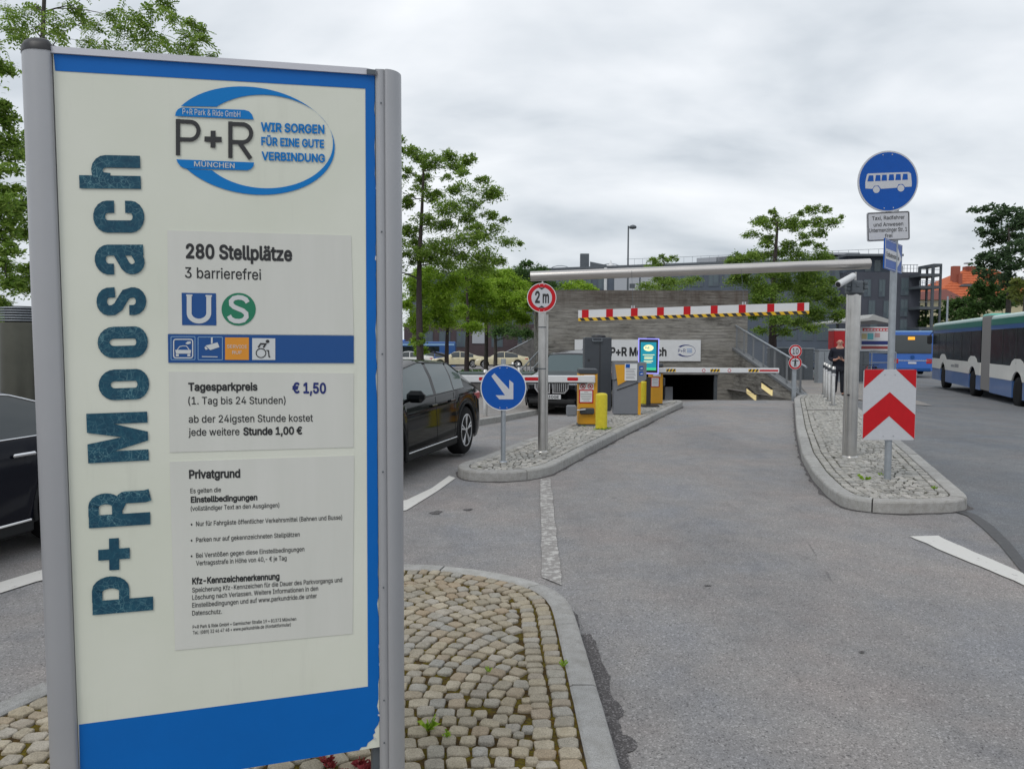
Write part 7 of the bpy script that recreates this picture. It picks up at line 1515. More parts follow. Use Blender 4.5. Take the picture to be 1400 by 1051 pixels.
# steel stair tower
Yt = 73; xa, xb = P(1257, 400, Yt).x, P(1286, 400, Yt).x; gz_ = g(38, Yt); t = thing('stair_tower', 'open grey steel frame tower beside the dark block', 'tower', ((xa + xb) / 2, Yt, gz_)); hwt = (xb - xa) / 2
zz2 = lambda py: P(1270, py, Yt).z - gz_
mb = MB()
for x, zt_, w_ in ((hwt * .22, 361, .24), (hwt * .95, 361, .16)):
    for y in (0, 2.4): mb.box((x, y, zz2(zt_) / 2), (w_, .18, zz2(zt_)))
mb.build('column', M_GALVD, t)
for py, l in ((362.5, .22), (376, -1), (392.5, -1), (421, -1), (449, -1)):
    mb = MB(); x0 = hwt * l; mb.box(((x0 + hwt) / 2, 1.2, zz2(py)), (hwt - x0, 2.6, .26)); mb.build('platform', M_GALVD, t)
mb = MB()
for py in (368.5, 384, 386.5, 413): mb.tube((-hwt, 0, zz2(py)), (hwt, 0, zz2(py)), .025, n=5)
for i in range(8): mb.tube((-hwt + i * hwt / 4, 0, zz2(392)), (-hwt + i * hwt / 4, 0, zz2(384)), .02, n=4)
mb.build('guard_rail', M_GALV, t)
# orange roofed house
Yh = 112; cx_ = P(1335, 400, Yh).x; gh = -1.1; ze = P(1330, 406.5, Yh).z - gh; zr = P(1330, 366, Yh + 4).z - gh; t = thing('red_roofed_house', 'cream house with orange red hipped roof behind dark trees', 'house', (cx_, Yh, gh))
wl_, wr_ = P(1270, 400, Yh).x - cx_, P(1440, 400, Yh).x - cx_; mb = MB(); mb.box(((wl_ + wr_) / 2 + .6, 6, ze / 2), (wr_ - wl_ - 1.2, 12, ze)); mb.build('wall', M_WALLY, t)
rl = P(1321, 370, Yh + 6).x - cx_; mb = MB(); V = [(wl_, -.8, ze), (wr_, -.8, ze), (wr_, 12.8, ze), (wl_, 12.8, ze), (rl, 6, zr), (wr_ - 5, 6, zr)]; mb.add(V, [(0, 1, 5, 4), (1, 2, 5), (2, 3, 4, 5), (3, 0, 4), (0, 3, 2, 1)]); rf = mb.build('roof', M_ROOFT, t)
nr = 11
for i in range(nr):   # courses of tiles standing proud
    f0 = i / nr; mb = MB(); y0, z0 = -.8 + 6.8 * f0, ze + (zr - ze) * f0; xl_, xr2 = wl_ + (rl - wl_) * f0, wr_ + (-5) * f0; mb.box(((xl_ + xr2) / 2, y0 + .05, z0 + .05), (xr2 - xl_ - .1, .14, .07)); mb.build('tile_course', M_ROOFT, rf)
for px, pt, w_, yy in ((1306.5, 364, 1.0, 3), (1312.5, 374, .5, 2.4), (1325, 364.5, 1.4, 6)):
    q0 = P(px, pt, Yh + yy); mb = MB(); mb.box((q0.x - cx_, yy, q0.z - gh - 1.6), (w_, w_ * .8, 3.2)); mb.build('chimney', M_TILEB, rf)
q0 = P(1323, 360, Yh + 5); mb = MB(); mb.box((q0.x - cx_ + .1, 5, q0.z - gh), (.9, .9, .18)); mb.build('chimney_cap', M_GALV, rf)
q0 = P(1322, 392, Yh + 2.2); mb = MB(); mb.prism([(-1.6, 0), (1.6, 0), (.8, .35), (-.8, .35)], lambda u, v, d_: Vector((q0.x - cx_ + u, 2.0 - d_, q0.z - gh + v)), -.8, .6); mb.build('roof_dormer', M_GALVD, rf)
for px in (1277, 1292): q0 = P(px, 413.5, Yh - .01); window(t, lambda u, v, d_: Vector((u, -d_ - 0.0, v)), q0.x - cx_ - .5, q0.z - gh - .6, 1.2, 1.3, M_WALLY, mat('yellowish pane', (.45, .42, .2), .3))
# dark annex with low roof left of the house
t = thing('low_roofed_house', 'small cream house with dark red roof between tower and trees', 'house', (P(1262, 415, 100).x, 100, -1.1)); zh = P(1262, 410, 100).z + 1.1
mb = MB(); mb.box((0, 3, zh / 2), (6.5, 6, zh)); mb.build('wall', M_WALLY, t); mb = MB(); mb.add([(-4.4, -.6, zh), (5.4, -.6, zh), (5.4, 6.6, zh), (-4.4, 6.6, zh), (-1.8, 3, zh + 1.0), (4.6, 3, zh + 1.6)], [(0, 1, 5, 4), (1, 2, 5), (2, 3, 4, 5), (3, 0, 4), (0, 3, 2, 1)]); mb.build('roof', mat('dark red roof', (.16, .055, .045), .9), t)
# ================================================================== STREET FURNITURE FAR AWAY
Yl = 52; q = P(857, 500, Yl); zl = g(q.x, Yl); t = thing('street_lamp', 'tall thin grey street lamp with one round head behind the garage', 'street lamp', (q.x, Yl, zl)); hl_ = P(857, 309, Yl).z - zl
mb = MB(); mb.tube((0, 0, 0), (0, 0, hl_), .085, .05, n=10); mb.build('pole', M_GALVD, t); mb = MB(); mb.tube((0, 0, hl_ - .1), (.25, 0, hl_ - .02), .035, n=6); mb.lathe([(.05, .12), (.20, .06), (.26, -.02), (.22, -.12), (.05, -.16)], (.30, 0, hl_ - .05), 14); mb.build('lamp_head', M_GALVD, t)
mb = MB(); mb.box((.3, 0, P(857, 391, Yl).z - zl), (.34, .2, .3)); mb.build('equipment_box', M_GALVD, t)
q = P(828.5, 500, 44); zl = g(q.x, 44); t = thing('vent_pipe', 'white slender pipe post rising behind the concrete wall', 'post', (q.x, 44.6, zl)); mb = MB(); mb.tube((0, 0, 0), (0, 0, P(828, 366, 44.6).z - zl), .09, n=10); mb.build('pole', M_WHITE, t)
q = P(1287, 500, 60); t = thing('street_lamp', 'plain grey mast rising above the front end of the articulated bus', 'mast', (P(1296, 400, 62).x, 62, -.9)); mb = MB(); mb.tube((0, 0, 0), (0, 0, P(1296, 405, 62).z + .9), .10, .07, n=8); mb.build('pole', M_GALV, t)
# bus shelter with two-winged canopy
Yc = 46; cx_ = P(1172, 440, Yc).x; zc0 = g(cx_, Yc); t = thing('shelter_canopy', 'pale folded canopy of the bus stop behind the gantry post', 'shelter', (cx_, Yc, zc0)); zq = lambda py: P(1172, py, Yc).z - zc0
xl_, xm, xr2 = P(1134, 440, Yc).x - cx_, P(1178, 440, Yc).x - cx_, P(1201.5, 440, Yc).x - cx_
mb = MB(); mb.prism([(xl_, zq(441)), (xm - .3, zq(436)), (xm, zq(431)), (xr2, zq(438.5)), (xr2, zq(443)), (xm, zq(438.5)), (xl_, zq(443.2))], lambda u, v, d_: Vector((u, d_, v)), -1.5, 3.5); mb.build('canopy', M_CANOPY, t)
for x, y in ((xm - .6, .5), (xl_ + .7, .5)): mb = MB(); mb.tube((x, y, 0), (x, y, zq(439)), .09, n=8); mb.build('post', M_GALVD, t)
# red booth
q = P(1147, 500, 43); zc0 = g(q.x, 43); t = thing('red_booth', 'red booth with white top edge behind the standing man', 'booth', (q.x, 43, zc0)); hb_ = P(1147, 452, 43).z - zc0; mb = MB(); mb.bbox((0, .4, hb_ - .75), (.62, .8, 1.5), .02); mb.build('cabinet', M_ADRED, t); mb = MB(); mb.bbox((0, .4, hb_ + .05), (.66, .84, .12), .02); mb.build('top_panel', M_WHITE, t); mb = MB(); mb.bbox((0, .4, (hb_ - 1.5) / 2), (.5, .6, hb_ - 1.5), .02); mb.build('plinth', M_GALV, t)
# billboard
Ya = 47; xa, xb = P(1175, 460, Ya).x, P(1222, 460, Ya).x; zc0 = g(xa, Ya); t = thing('billboard', 'wide poster board with red headline strip at the bus stop', 'billboard', (xa, Ya, zc0)); s_ = Ya / FPX
fna = lambda u, v, d_: Vector(((u - 1175) * s_, -d_, P(1175, v, Ya).z - zc0)); mb = MB(); mb.prism([(1175, 479.5), (1222, 479.5), (1222, 446.8), (1175, 446.8)], fna, -.12, 0); bb = mb.build('board', M_WHITE, t)
for l, m2 in (([(1179, 452.5), (1221, 452.5), (1221, 448.6), (1179, 448.6)], M_ADRED), ([(1186, 464), (1194, 464), (1194, 455.5), (1186, 455.5)], mat('poster teal', (.12, .42, .46), .6)), ([(1178, 463.5), (1185, 463.5), (1185, 456), (1178, 456)], mat('poster ochre', (.48, .42, .22), .6)), ([(1196, 461), (1203, 461), (1203, 455), (1196, 455)], mat('poster pink', (.5, .3, .3), .6)), ([(1178, 471), (1215, 471), (1215, 466), (1178, 466)], M_INKN), ([(1178, 477), (1215, 477), (1215, 473), (1178, 473)], mat('poster lower red', (.3, .06, .06), .6))):
    mb = MB(); mb.prism(l, fna, .001, .01); pp = mb.build('poster_field', m2, bb)
mb = MB()
for i in range(9): u_ = 1181 + i * 4.3; mb.prism([(u_, 451.7), (u_ + 3.0, 451.7), (u_ + 3.0, 450.2 - (i % 3) * .3), (u_, 450.2)], fna, .011, .014)
mb.build('poster_print', M_WHITE, bb)
for px in (1177, 1219): mb = MB(); x = (px - 1175) * s_; mb.tube((x, .1, 0), (x, .1, P(1175, 446, Ya).z - zc0), .05, n=8); mb.build('post', M_GALVD, t)
# grey containers
for i, (px, Y, w_, pt, lab) in enumerate(((1099, 40, 1.0, 477, 'grey street cabinet right behind the 10 sign'), (1114, 38.5, .0, 0, ''), (1127, 36, .55, 479, 'grey cabinet left of the standing man, behind the bollards'), (1068, 41, 1.2, 476, 'grey cabinet behind the ramp railing'), (1180, 44, .7, 480, 'grey box below the poster board'))):
    if not w_: continue
    q = P(px, 500, Y); z0 = g(q.x, Y); t = thing('street_cabinet', lab, 'cabinet', (q.x, Y, z0)); h = P(px, pt, Y).z - z0; mb = MB(); mb.bbox((0, .25, h / 2), (w_, .5, h), .02); mb.build('casing', M_GALVD if i != 2 else M_GALV, t); mb = MB(); mb.bbox((0, .25, h + .02), (w_ + .06, .56, .05), .01); mb.build('lid', M_GALV, t); mb = MB(); mb.box((0, -.004, h / 2), (.012, .01, h * .9)); mb.build('door_gap', M_BLACK, t)
# bicycles in the rack
def bicycle(x, y, rz, fr, label, grp):
    t = thing('bicycle', label, 'bicycle', (x, y, g(x, y)), rz, grp)
    for cx2 in (-.52, .52):
        mb = MB(); n = 20; 
        for i in range(n): a0, a1 = 6.283 * i / n, 6.283 * (i + 1) / n; mb.tube((cx2 + .34 * math.cos(a0), 0, .34 + .34 * math.sin(a0)), (cx2 + .34 * math.cos(a1), 0, .34 + .34 * math.sin(a1)), .02, n=5, cap=False)
        for i in range(8): a0 = 6.283 * i / 8; mb.tube((cx2, 0, .34), (cx2 + .33 * math.cos(a0), 0, .34 + .33 * math.sin(a0)), .005, n=3, cap=False)
        mb.build('wheel', M_RUB, t)
    mb = MB()
    for p0, p1 in (((-.52, 0, .34), (-.15, 0, .34)), ((-.15, 0, .34), (-.28, 0, .85)), ((-.52, 0, .34), (-.26, 0, .78)), ((-.15, 0, .34), (.36, 0, .72)), ((-.26, 0, .80), (.34, 0, .86)), ((.34, 0, .95), (.52, 0, .34))): mb.tube(p0, p1, .018, n=6)
    mb.build('frame', fr, t); mb = MB(); mb.bbox((-.29, 0, .90), (.24, .12, .05), .02); mb.build('saddle', M_BLACK, t); mb = MB(); mb.tube((.34, -.26, 1.0), (.34, .26, 1.0), .014, n=6); mb.tube((.34, 0, .9), (.34, 0, 1.0), .014, n=6); mb.build('handlebar', M_BLACK, t)
for i, (px, Y, m2, lb_) in enumerate(((1106, 41, M_INKN, 'dark bicycle between the grey cabinets, left of the man'), (1113, 43, M_GALV, 'grey bicycle leaning among the bikes left of the man'), (1119, 41.5, M_SGRN, 'greenish bicycle nearest the man on his left'), (1185, 42, M_RED, 'red bicycle right of the gantry post'), (1196, 43, M_INKN, 'dark bicycle below the poster board right of the gantry post'), (1078, 43, M_INKN, 'dark bicycle seen through the ramp railing'))): bicycle(P(px, 495, Y).x, Y, .3 + .25 * i, m2, lb_, 'bicycles parked on the plaza')
# rack rails
t = thing('plaza_railing', 'long pale horizontal rail behind the bicycles', 'railing', (P(1060, 480, 46).x, 46, g(18, 46))); mb = MB(); L2 = P(1215, 480, 46).x - P(1050, 480, 46).x
mb.tube((-.5, 0, 1.5), (L2, 0, 1.5), .04, n=6); mb.tube((-.5, 0, .9), (L2, 0, .9), .03, n=6); mb.build('rail', M_GALV, t)
for i in range(6): mb = MB(); mb.tube((L2 * i / 5, 0, 0), (L2 * i / 5, 0, 1.5), .035, n=6); mb.build('post', M_GALV, t)
# ================================================================== PERSON
def skinmesh(name, J, E, R_, m_, parent, sub=2):
    me = bpy.data.meshes.new(name); me.from_pydata([tuple(j) for j in J], E, []); o = bpy.data.objects.new(name, me); COL.objects.link(o)
    md = o.modifiers.new('s', 'SKIN'); 
    for i, r_ in enumerate(R_): me.skin_vertices[0].data[i].radius = (r_, r_) if isinstance(r_, (int, float)) else r_
    me.skin_vertices[0].data[0].use_root = True
    s2 = o.modifiers.new('u', 'SUBSURF'); s2.levels = sub; s2.render_levels = sub
    dg = bpy.context.evaluated_depsgraph_get(); dg.update(); me2 = bpy.data.meshes.new_from_object(o.evaluated_get(dg)); bpy.data.objects.remove(o)
    me2.materials.clear(); me2.materials.append(m_); me2.polygons.foreach_set('use_smooth', [True] * len(me2.polygons)); o = bpy.data.objects.new(name, me2); COL.objects.link(o); o.parent = parent; return o
q = P(1147.5, 500, 24.9); t = thing('person', 'bald man in dark navy jacket and trousers standing and looking at his phone', 'person', (q.x, 24.9, g(q.x, 24.9)), math.radians(-18)); t.scale = (1.08, 1.05, 1.05)
# body: local x = his left, -y = facing direction
J = [(0, 0, .98), (0, .01, 1.15), (0, .01, 1.34), (0, 0, 1.47), (0, -.02, 1.56), (0, -.035, 1.66), (0, -.03, 1.745),
     (.10, 0, .92), (.115, -.02, .52), (.12, .02, .10), (.13, -.13, .035), (-.10, 0, .92), (-.115, -.0, .52), (-.125, .04, .10), (-.14, -.11, .035),
     (.19, .01, 1.42), (.25, .04, 1.15), (.12, -.20, 1.10), (.05, -.27, 1.14), (-.19, .01, 1.42), (-.26, .05, 1.15), (-.14, -.20, 1.12), (-.06, -.28, 1.17)]
E = [(0, 1), (1, 2), (2, 3), (3, 4), (4, 5), (5, 6), (0, 7), (7, 8), (8, 9), (9, 10), (0, 11), (11, 12), (12, 13), (13, 14), (3, 15), (15, 16), (16, 17), (17, 18), (3, 19), (19, 20), (20, 21), (21, 22)]
R0 = [(.15, .11), (.15, .115), (.165, .115), (.10, .08), .055, (.085, .10), (.07, .08), .085, .06, .042, .035, .085, .06, .042, .035, .06, .047, .038, .026, .06, .047, .038, .026]
skinmesh('body', J, E, R0, M_SKIN, t)
skinmesh('jacket', [J[0], J[1], J[2], (0, 0, 1.46), J[15], J[16], (.14, -.17, 1.105), J[19], J[20], (-.16, -.17, 1.12), (0, .005, .90), (0, -.005, 1.53)], [(0, 1), (1, 2), (2, 3), (3, 4), (4, 5), (5, 6), (3, 7), (7, 8), (8, 9), (0, 10), (3, 11)], [(.20, .16), (.205, .165), (.215, .155), (.14, .12), .095, .078, .056, .095, .078, .056, (.195, .155), .078], M_NAVYC, t)
skinmesh('trousers', [(0, 0, .95), (.10, 0, .88), (.115, -.02, .50), (.12, .02, .09), (-.10, 0, .88), (-.115, 0, .50), (-.125, .04, .09)], [(0, 1), (1, 2), (2, 3), (0, 4), (4, 5), (5, 6)], [(.17, .135), .12, .095, .082, .12, .095, .082], M_TROU, t)
for sgn, y in ((1, -.02), (-1, 0)): mb = MB(); mb.bbox((sgn * .13, y - .04, .045), (.105, .29, .09), .035); mb.build('shoe', M_SHOE, t)
mb = MB(); mb.bbox((0, -.305, 1.19), (.075, .012, .15), .005); mb.build('phone', M_BLACK, t)
for sgn, hx, hz in ((1, .05, 1.14), (-1, -.06, 1.17)):
    for f_ in range(4): skinmesh('finger', [(hx, -.27, hz - .01), (hx - sgn * .02, -.30, hz + .012 + f_ * .018 - .02), (hx - sgn * (.052 - .004 * abs(f_ - 1.5)), -.322, hz + .015 + f_ * .018 - .02)], [(0, 1), (1, 2)], [.010, .009, .008], M_SKIN, t, 1)
    skinmesh('thumb', [(hx, -.27, hz + .01), (hx + sgn * .004, -.30, hz + .045), (hx - sgn * .012, -.315, hz + .075)], [(0, 1), (1, 2)], [.012, .010, .009], M_SKIN, t, 1)
mb = MB(); mb.bbox((0, -.125, 1.655), (.025, .04, .05), .01); mb.build('nose', M_SKIN, t)
for sgn in (1, -1): mb = MB(); mb.bbox((sgn * .085, -.02, 1.66), (.02, .04, .06), .008); mb.build('ear', M_SKIN, t); mb = MB(); mb.bbox((sgn * .032, -.112, 1.675), (.028, .02, .012), .004); mb.build('eye', M_INK, t)
mb = MB(); mb.bbox((0, -.108, 1.605), (.05, .02, .01), .003); mb.build('mouth', mat('lip', (.3, .12, .1), .6), t)
# ================================================================== TREES
def tree(name, label, cat, base_px, Y, lobes, leaf_m, trunk_r, bark=M_BARK, leaf=.10, dens=1.0, depth=1.0, seed=1, z0=None, top_px=None, pinnate=False, group=None, trunkpts=None, sub=None, aspect=.42):
    rr = random.Random(seed); nr_ = np.random.RandomState(seed); bx = P(base_px[0], base_px[1], Y); zb_ = g(bx.x, Y) if z0 is None else z0
    t = thing(name, label, cat, (bx.x, Y, zb_), 0, group); org = Vector((bx.x, Y, zb_)); s_ = Y / FPX
    C = []
    for (px, py, rx, ry) in lobes:
        k_ = max(1, int(round(depth)))
        dy_ = rr.uniform(-1, 1) * depth * 2.2
        c_ = P(px, py, Y + dy_); C.append((c_, rx * s_, ry * s_))
    zs = [c_.z for c_, a, b in C]; ztop_ = (P(base_px[0], top_px, Y).z if top_px else np.percentile(zs, 85))
    # trunk
    tp = trunkpts or [(base_px[0], Y)]; mb = MB(); n = 9; pts = []; rad = []
    for i in range(n + 1): q_ = i / n; z = zb_ - .1 + (ztop_ - zb_) * q_; pts.append(Vector((math.sin(q_ * 5 + seed) * .06 * q_ * (ztop_ - zb_) * .25, math.cos(q_ * 4 + seed) * .05 * q_, z - zb_))); rad.append(trunk_r * (1 - .80 * q_))
    mb.path(pts, rad, 9); mb.build('trunk', bark, t)
    # limbs: every lobe hangs on the nearest node of the growing tree
    mbl = MB(); nodes = [(pts[i].lerp(pts[i + 1], q_), max(.010, rad[i] * .42), 0.0) for i in range(2, n) for q_ in (0, .5)]
    for c_, a, b in sorted(C, key=lambda e_: math.hypot((e_[0] - org).x, (e_[0] - org).y)):
        L_ = c_ - org
        def cost(nd):
            v_ = L_ - nd[0]; return v_.length + .25 * nd[2] + (1.2 * max(0, -v_.z - .05) + .5 * max(0, .15 * v_.length - v_.z))
        nd = min(nodes, key=cost); st = nd[0]; r0 = min(nd[1], .012 + .016 * (L_ - st).length); hz_ = (L_ - st).length
        m1 = st.lerp(L_, .4) + Vector((rr.uniform(-.06, .06), rr.uniform(-.06, .06), .03)) * hz_; m2 = st.lerp(L_, .75) + Vector((rr.uniform(-.05, .05), rr.uniform(-.05, .05), .04)) * hz_
        mbl.path([st, m1, m2, L_], [r0, r0 * .8, r0 * .62, r0 * .45], 5); nodes += [(m1, r0 * .6, nd[2] + hz_ * .4), (m2, r0 * .5, nd[2] + hz_ * .7), (L_, r0 * .42, nd[2] + hz_)]
        for _ in range(6): e2 = L_ + Vector((rr.uniform(-a, a), rr.uniform(-a, a) * .8, rr.uniform(-b * .6, b))) * .9; mbl.path([m2.lerp(L_, .6), m2.lerp(e2, .65) + Vector((0, 0, .03)), e2], [r0 * .3, r0 * .2, r0 * .08], 4)
    mbl.build('limbs', bark, t)
    # leaves
    VS, FS = [], []; base_i = 0
    for c_, a, b in C:
        L_ = np.array(c_ - org); vol = a * b; nsub = sub or max(7, int(8 + vol * 10)); nleaf = max(3, int((1.7 if pinnate else 14.0) * dens * vol * 3.1416 * 1.25 / (leaf * leaf * aspect) / nsub))
        for _ in range(nsub):
            d_ = nr_.normal(size=3); d_ /= np.linalg.norm(d_); rad_ = nr_.uniform(.25, 1.0) ** .5; sc = L_ + d_ * rad_ * np.array([a, max(a, b) * .9, b]) * .92
            rs = min(a, .9) * nr_.uniform(.35, .62); cnt = int(nleaf * nr_.uniform(.5, 1.4)); 
            if cnt < 1: continue
            off = nr_.normal(size=(cnt, 3)) * np.array([rs * .55, rs * .55, min(rs * .30, b * .5)]); off[:, 2] -= (off[:, 0] ** 2 + off[:, 1] ** 2) * .25 / max(rs, .05)
            ctr_ = sc + off; ang = nr_.uniform(0, 2 * np.pi, cnt); til = nr_.normal(-.25, .45, cnt); rol = nr_.normal(0, .6, cnt); ls = leaf * nr_.uniform(.6, 1.25, cnt)
            dx_ = np.stack([np.cos(ang) * np.cos(til), np.sin(ang) * np.cos(til), np.sin(til)], 1); sd2 = np.stack([-np.sin(ang), np.cos(ang), np.zeros(cnt)], 1); nrm = np.cross(dx_, sd2); sd2 = sd2 * np.cos(rol)[:, None] + nrm * np.sin(rol)[:, None]
            if pinnate:
                K_ = 6
                for kk in range(K_):
                    f_ = (kk + .5) / K_; ctrk = ctr_ + dx_ * (ls * (f_ - .3))[:, None] + np.array([0, 0, -1.0]) * (ls * .35 * f_ * f_)[:, None]
                    for sg in (-1, 1):
                        ll = ls * .30 * (1 - .55 * abs(f_ - .45)); wv = ls * .075; dirl = sd2 * sg * .82 + dx_ * .5; 
                        p0 = ctrk; p1 = ctrk + dirl * (ll * .5)[:, None] + dx_ * wv[:, None]; p2 = ctrk + dirl * ll[:, None] + np.array([0, 0, -.12]) * ll[:, None]; p3 = ctrk + dirl * (ll * .5)[:, None] - dx_ * wv[:, None]
                        VS.append(np.stack([p0, p1, p2, p3], 1).reshape(-1, 3)); FS.append(cnt)
            else:
                p0 = ctr_ - dx_ * (ls * .5)[:, None]; p2 = ctr_ + dx_ * (ls * .5)[:, None]; wv = sd2 * (ls * aspect * .5)[:, None]
                VS.append(np.stack([p0, ctr_ + wv, p2, ctr_ - wv], 1).reshape(-1, 3)); FS.append(cnt)
    V = np.concatenate(VS); F = np.arange(len(V)).reshape(-1, 4); mesh_np('crown', V, F, leaf_m, t); return len(F)
nl = 0
LA = [(556, 205, 14, 9), (572, 212, 14, 10), (592, 222, 18, 9), (616, 211, 16, 8), (626, 226, 16, 7), (642, 219, 12, 8), (634, 236, 10, 5), (610, 243, 10, 4), (632, 259, 18, 8), (662, 262, 20, 9), (660, 247, 12, 6), (676, 266, 8, 6), (642, 277, 20, 8), (590, 268, 16, 8), (560, 275, 12, 10), (612, 286, 26, 8), (640, 296, 16, 8), (668, 294, 12, 7), (664, 316, 26, 9), (692, 330, 20, 5), (712, 333, 6, 4), (640, 325, 24, 10), (600, 306, 22, 9), (562, 318, 14, 12), (604, 336, 26, 10), (664, 346, 22, 9), (648, 362, 26, 9), (565, 348, 18, 12), (610, 362, 26, 9), (556, 236, 12, 8), (580, 244, 14, 7), (578, 258, 14, 6), (576, 298, 16, 8), (574, 335, 18, 9), (586, 350, 18, 8), (572, 405, 12, 9), (574, 440, 10, 8), (574, 462, 8, 8), (648, 310, 14, 7), (625, 350, 16, 7),
      (530, 215, 22, 10), (520, 250, 26, 12), (515, 290, 30, 14), (520, 330, 30, 14), (530, 368, 26, 12), (545, 190, 8, 5), (690, 300, 8, 4), (680, 356, 12, 6)]
nl += tree('street_tree', 'tallest tree with airy layered crown left of the height sign', 'tree', (575, 500), 30, LA, L_MID, .17, M_BARK2, leaf=.125, dens=1.0, depth=1.0, seed=3, top_px=212)
LB = [(575, 388, 22, 12), (600, 400, 24, 12), (590, 418, 26, 12), (612, 385, 24, 10), (570, 432, 18, 12), (600, 438, 22, 9), (556, 410, 14, 14), (625, 425, 16, 10), (585, 372, 22, 9), (572, 452, 10, 8), (566, 468, 9, 8), (576, 480, 9, 7)]
nl += tree('street_tree', 'bright bushy tree behind the black hatchback roof, with leafy low trunk', 'tree', (611, 500), 33, LB, L_BRI, .13, M_BARK2, leaf=.125, dens=1.5, depth=1.0, seed=4, top_px=380)
LC = [(640, 375, 24, 10), (655, 390, 26, 11), (640, 405, 26, 11), (662, 412, 22, 11), (636, 424, 18, 10), (655, 432, 22, 9), (668, 372, 18, 9), (648, 446, 16, 6)]
nl += tree('street_tree', 'bright green tree in the middle of the left row', 'tree', (638, 500), 37, LC, L_BRI, .15, M_BARK2, leaf=.13, dens=1.5, depth=1.0, seed=5, top_px=375)
LD = [(690, 378, 22, 9), (704, 388, 20, 10), (690, 400, 24, 10), (712, 406, 18, 10), (722, 418, 12, 8), (694, 418, 22, 9), (680, 388, 18, 9), (706, 430, 18, 8), (684, 434, 20, 7), (716, 438, 12, 6)]
nl += tree('street_tree', 'bright green tree at the right end of the left row', 'tree', (664, 500), 40, LD, L_BRI, .14, M_BARK, leaf=.14, dens=1.5, depth=1.0, seed=6, top_px=378)
LE = [(715, 374, 18, 9), (730, 385, 14, 9), (728, 400, 14, 10), (738, 372, 14, 8), (718, 392, 14, 10), (700, 372, 14, 7), (730, 415, 12, 8), (690, 450, 20, 8), (715, 455, 16, 7), (740, 390, 12, 8), (720, 362, 10, 5), (752, 389, 14, 5)]
nl += tree('street_tree', 'darker tree close to the left end of the concrete wall', 'tree', (677, 500), 47, LE, L_DRK, .15, M_BARK, leaf=.2, dens=1.2, depth=1.2, seed=7, top_px=400)
nl += tree('street_tree', 'small bright tree just above the left part of the concrete wall', 'tree', (792, 440), 48, [(775, 391, 14, 5), (790, 386, 12, 6), (800, 392, 14, 4), (760, 394, 10, 5), (812, 396, 8, 3)], L_BRI, .1, M_BARK, leaf=.18, dens=1.1, seed=8)
LG = [(1037, 300, 11, 6), (1057, 292, 7, 6), (1046, 306, 13, 6), (1060, 302, 8, 6), (1078, 301, 13, 6), (1086, 311, 12, 6), (1070, 310, 10, 5), (1111, 286, 12, 5), (1130, 286, 7, 5), (1098, 291, 7, 4), (1116, 302, 10, 5), (1137, 301, 12, 4), (1150, 296, 5, 3), (1125, 308, 12, 4), (1103, 306, 10, 5), (1028, 321, 12, 4), (1051, 327, 10, 6), (1045, 334, 9, 5), (1117, 319, 13, 5), (1098, 322, 9, 4), (1080, 334, 14, 5), (1105, 333, 12, 5), (1124, 337, 9, 5), (1044, 345, 22, 7), (1022, 351, 16, 6), (1006, 351, 10, 5), (1080, 347, 24, 7), (1112, 350, 20, 7), (1130, 352, 10, 4), (1000, 356, 8, 4),
      (1008, 383, 16, 8), (1037, 390, 22, 11), (1065, 382, 22, 10), (1094, 394, 22, 11), (1108, 381, 20, 10), (1123, 401, 20, 11), (1142, 411, 14, 10), (1050, 408, 22, 10), (1085, 416, 22, 11), (1118, 428, 20, 10), (1060, 434, 18, 9), (1144, 430, 11, 8), (1092, 440, 16, 8), (1020, 370, 18, 8), (1060, 366, 26, 8), (1100, 366, 24, 8), (1132, 385, 12, 8), (1035, 430, 12, 8), (1110, 446, 14, 5), (1040, 450, 10, 5), (1068, 452, 12, 5)]
nl += tree('street_tree', 'wide layered tree behind the gantry beam and the right end of the wall', 'tree', (1056, 505), 42, LG, L_MID, .27, M_BARK2, leaf=.155, dens=1.15, depth=1.2, seed=9, top_px=300)
nl += tree('street_tree', 'small feathery tree top just above the beam centre', 'tree', (905, 440), 56, [(905, 350, 5, 4), (894, 356, 8, 4), (912, 354, 9, 3), (921, 351, 5, 3), (901, 361, 10, 4), (884, 363, 8, 2), (925, 355, 4, 2), (885, 392, 18, 5), (905, 384, 16, 6), (930, 386, 20, 5), (950, 381, 10, 4), (915, 394, 18, 4)], L_MID, .12, leaf=.2, dens=1.0, seed=10, top_px=352)
LJ = [(1331, 286, 7, 3), (1340, 288, 7, 4), (1355, 283, 11, 6), (1370, 287, 11, 7), (1387, 290, 11, 8), (1347, 299, 11, 7), (1363, 303, 13, 9), (1387, 308, 13, 11), (1342, 317, 9, 8), (1360, 319, 13, 9), (1380, 324, 13, 9), (1353, 331, 11, 5), (1387, 338, 15, 9), (1366, 344, 15, 8), (1349, 349, 12, 7), (1337, 361, 9, 6), (1341, 371, 9, 6), (1363, 358, 20, 10), (1388, 361, 18, 12), (1355, 376, 17, 8), (1380, 381, 19, 12), (1402, 300, 12, 16), (1415, 330, 20, 20), (1420, 370, 22, 20)]
nl += tree('broadleaf_tree', 'large dark broadleaf tree at the right edge behind the buses', 'tree', (1375, 480), 70, LJ, L_BLU, .35, leaf=.30, dens=1.0, depth=1.5, seed=12, aspect=.7, top_px=310)
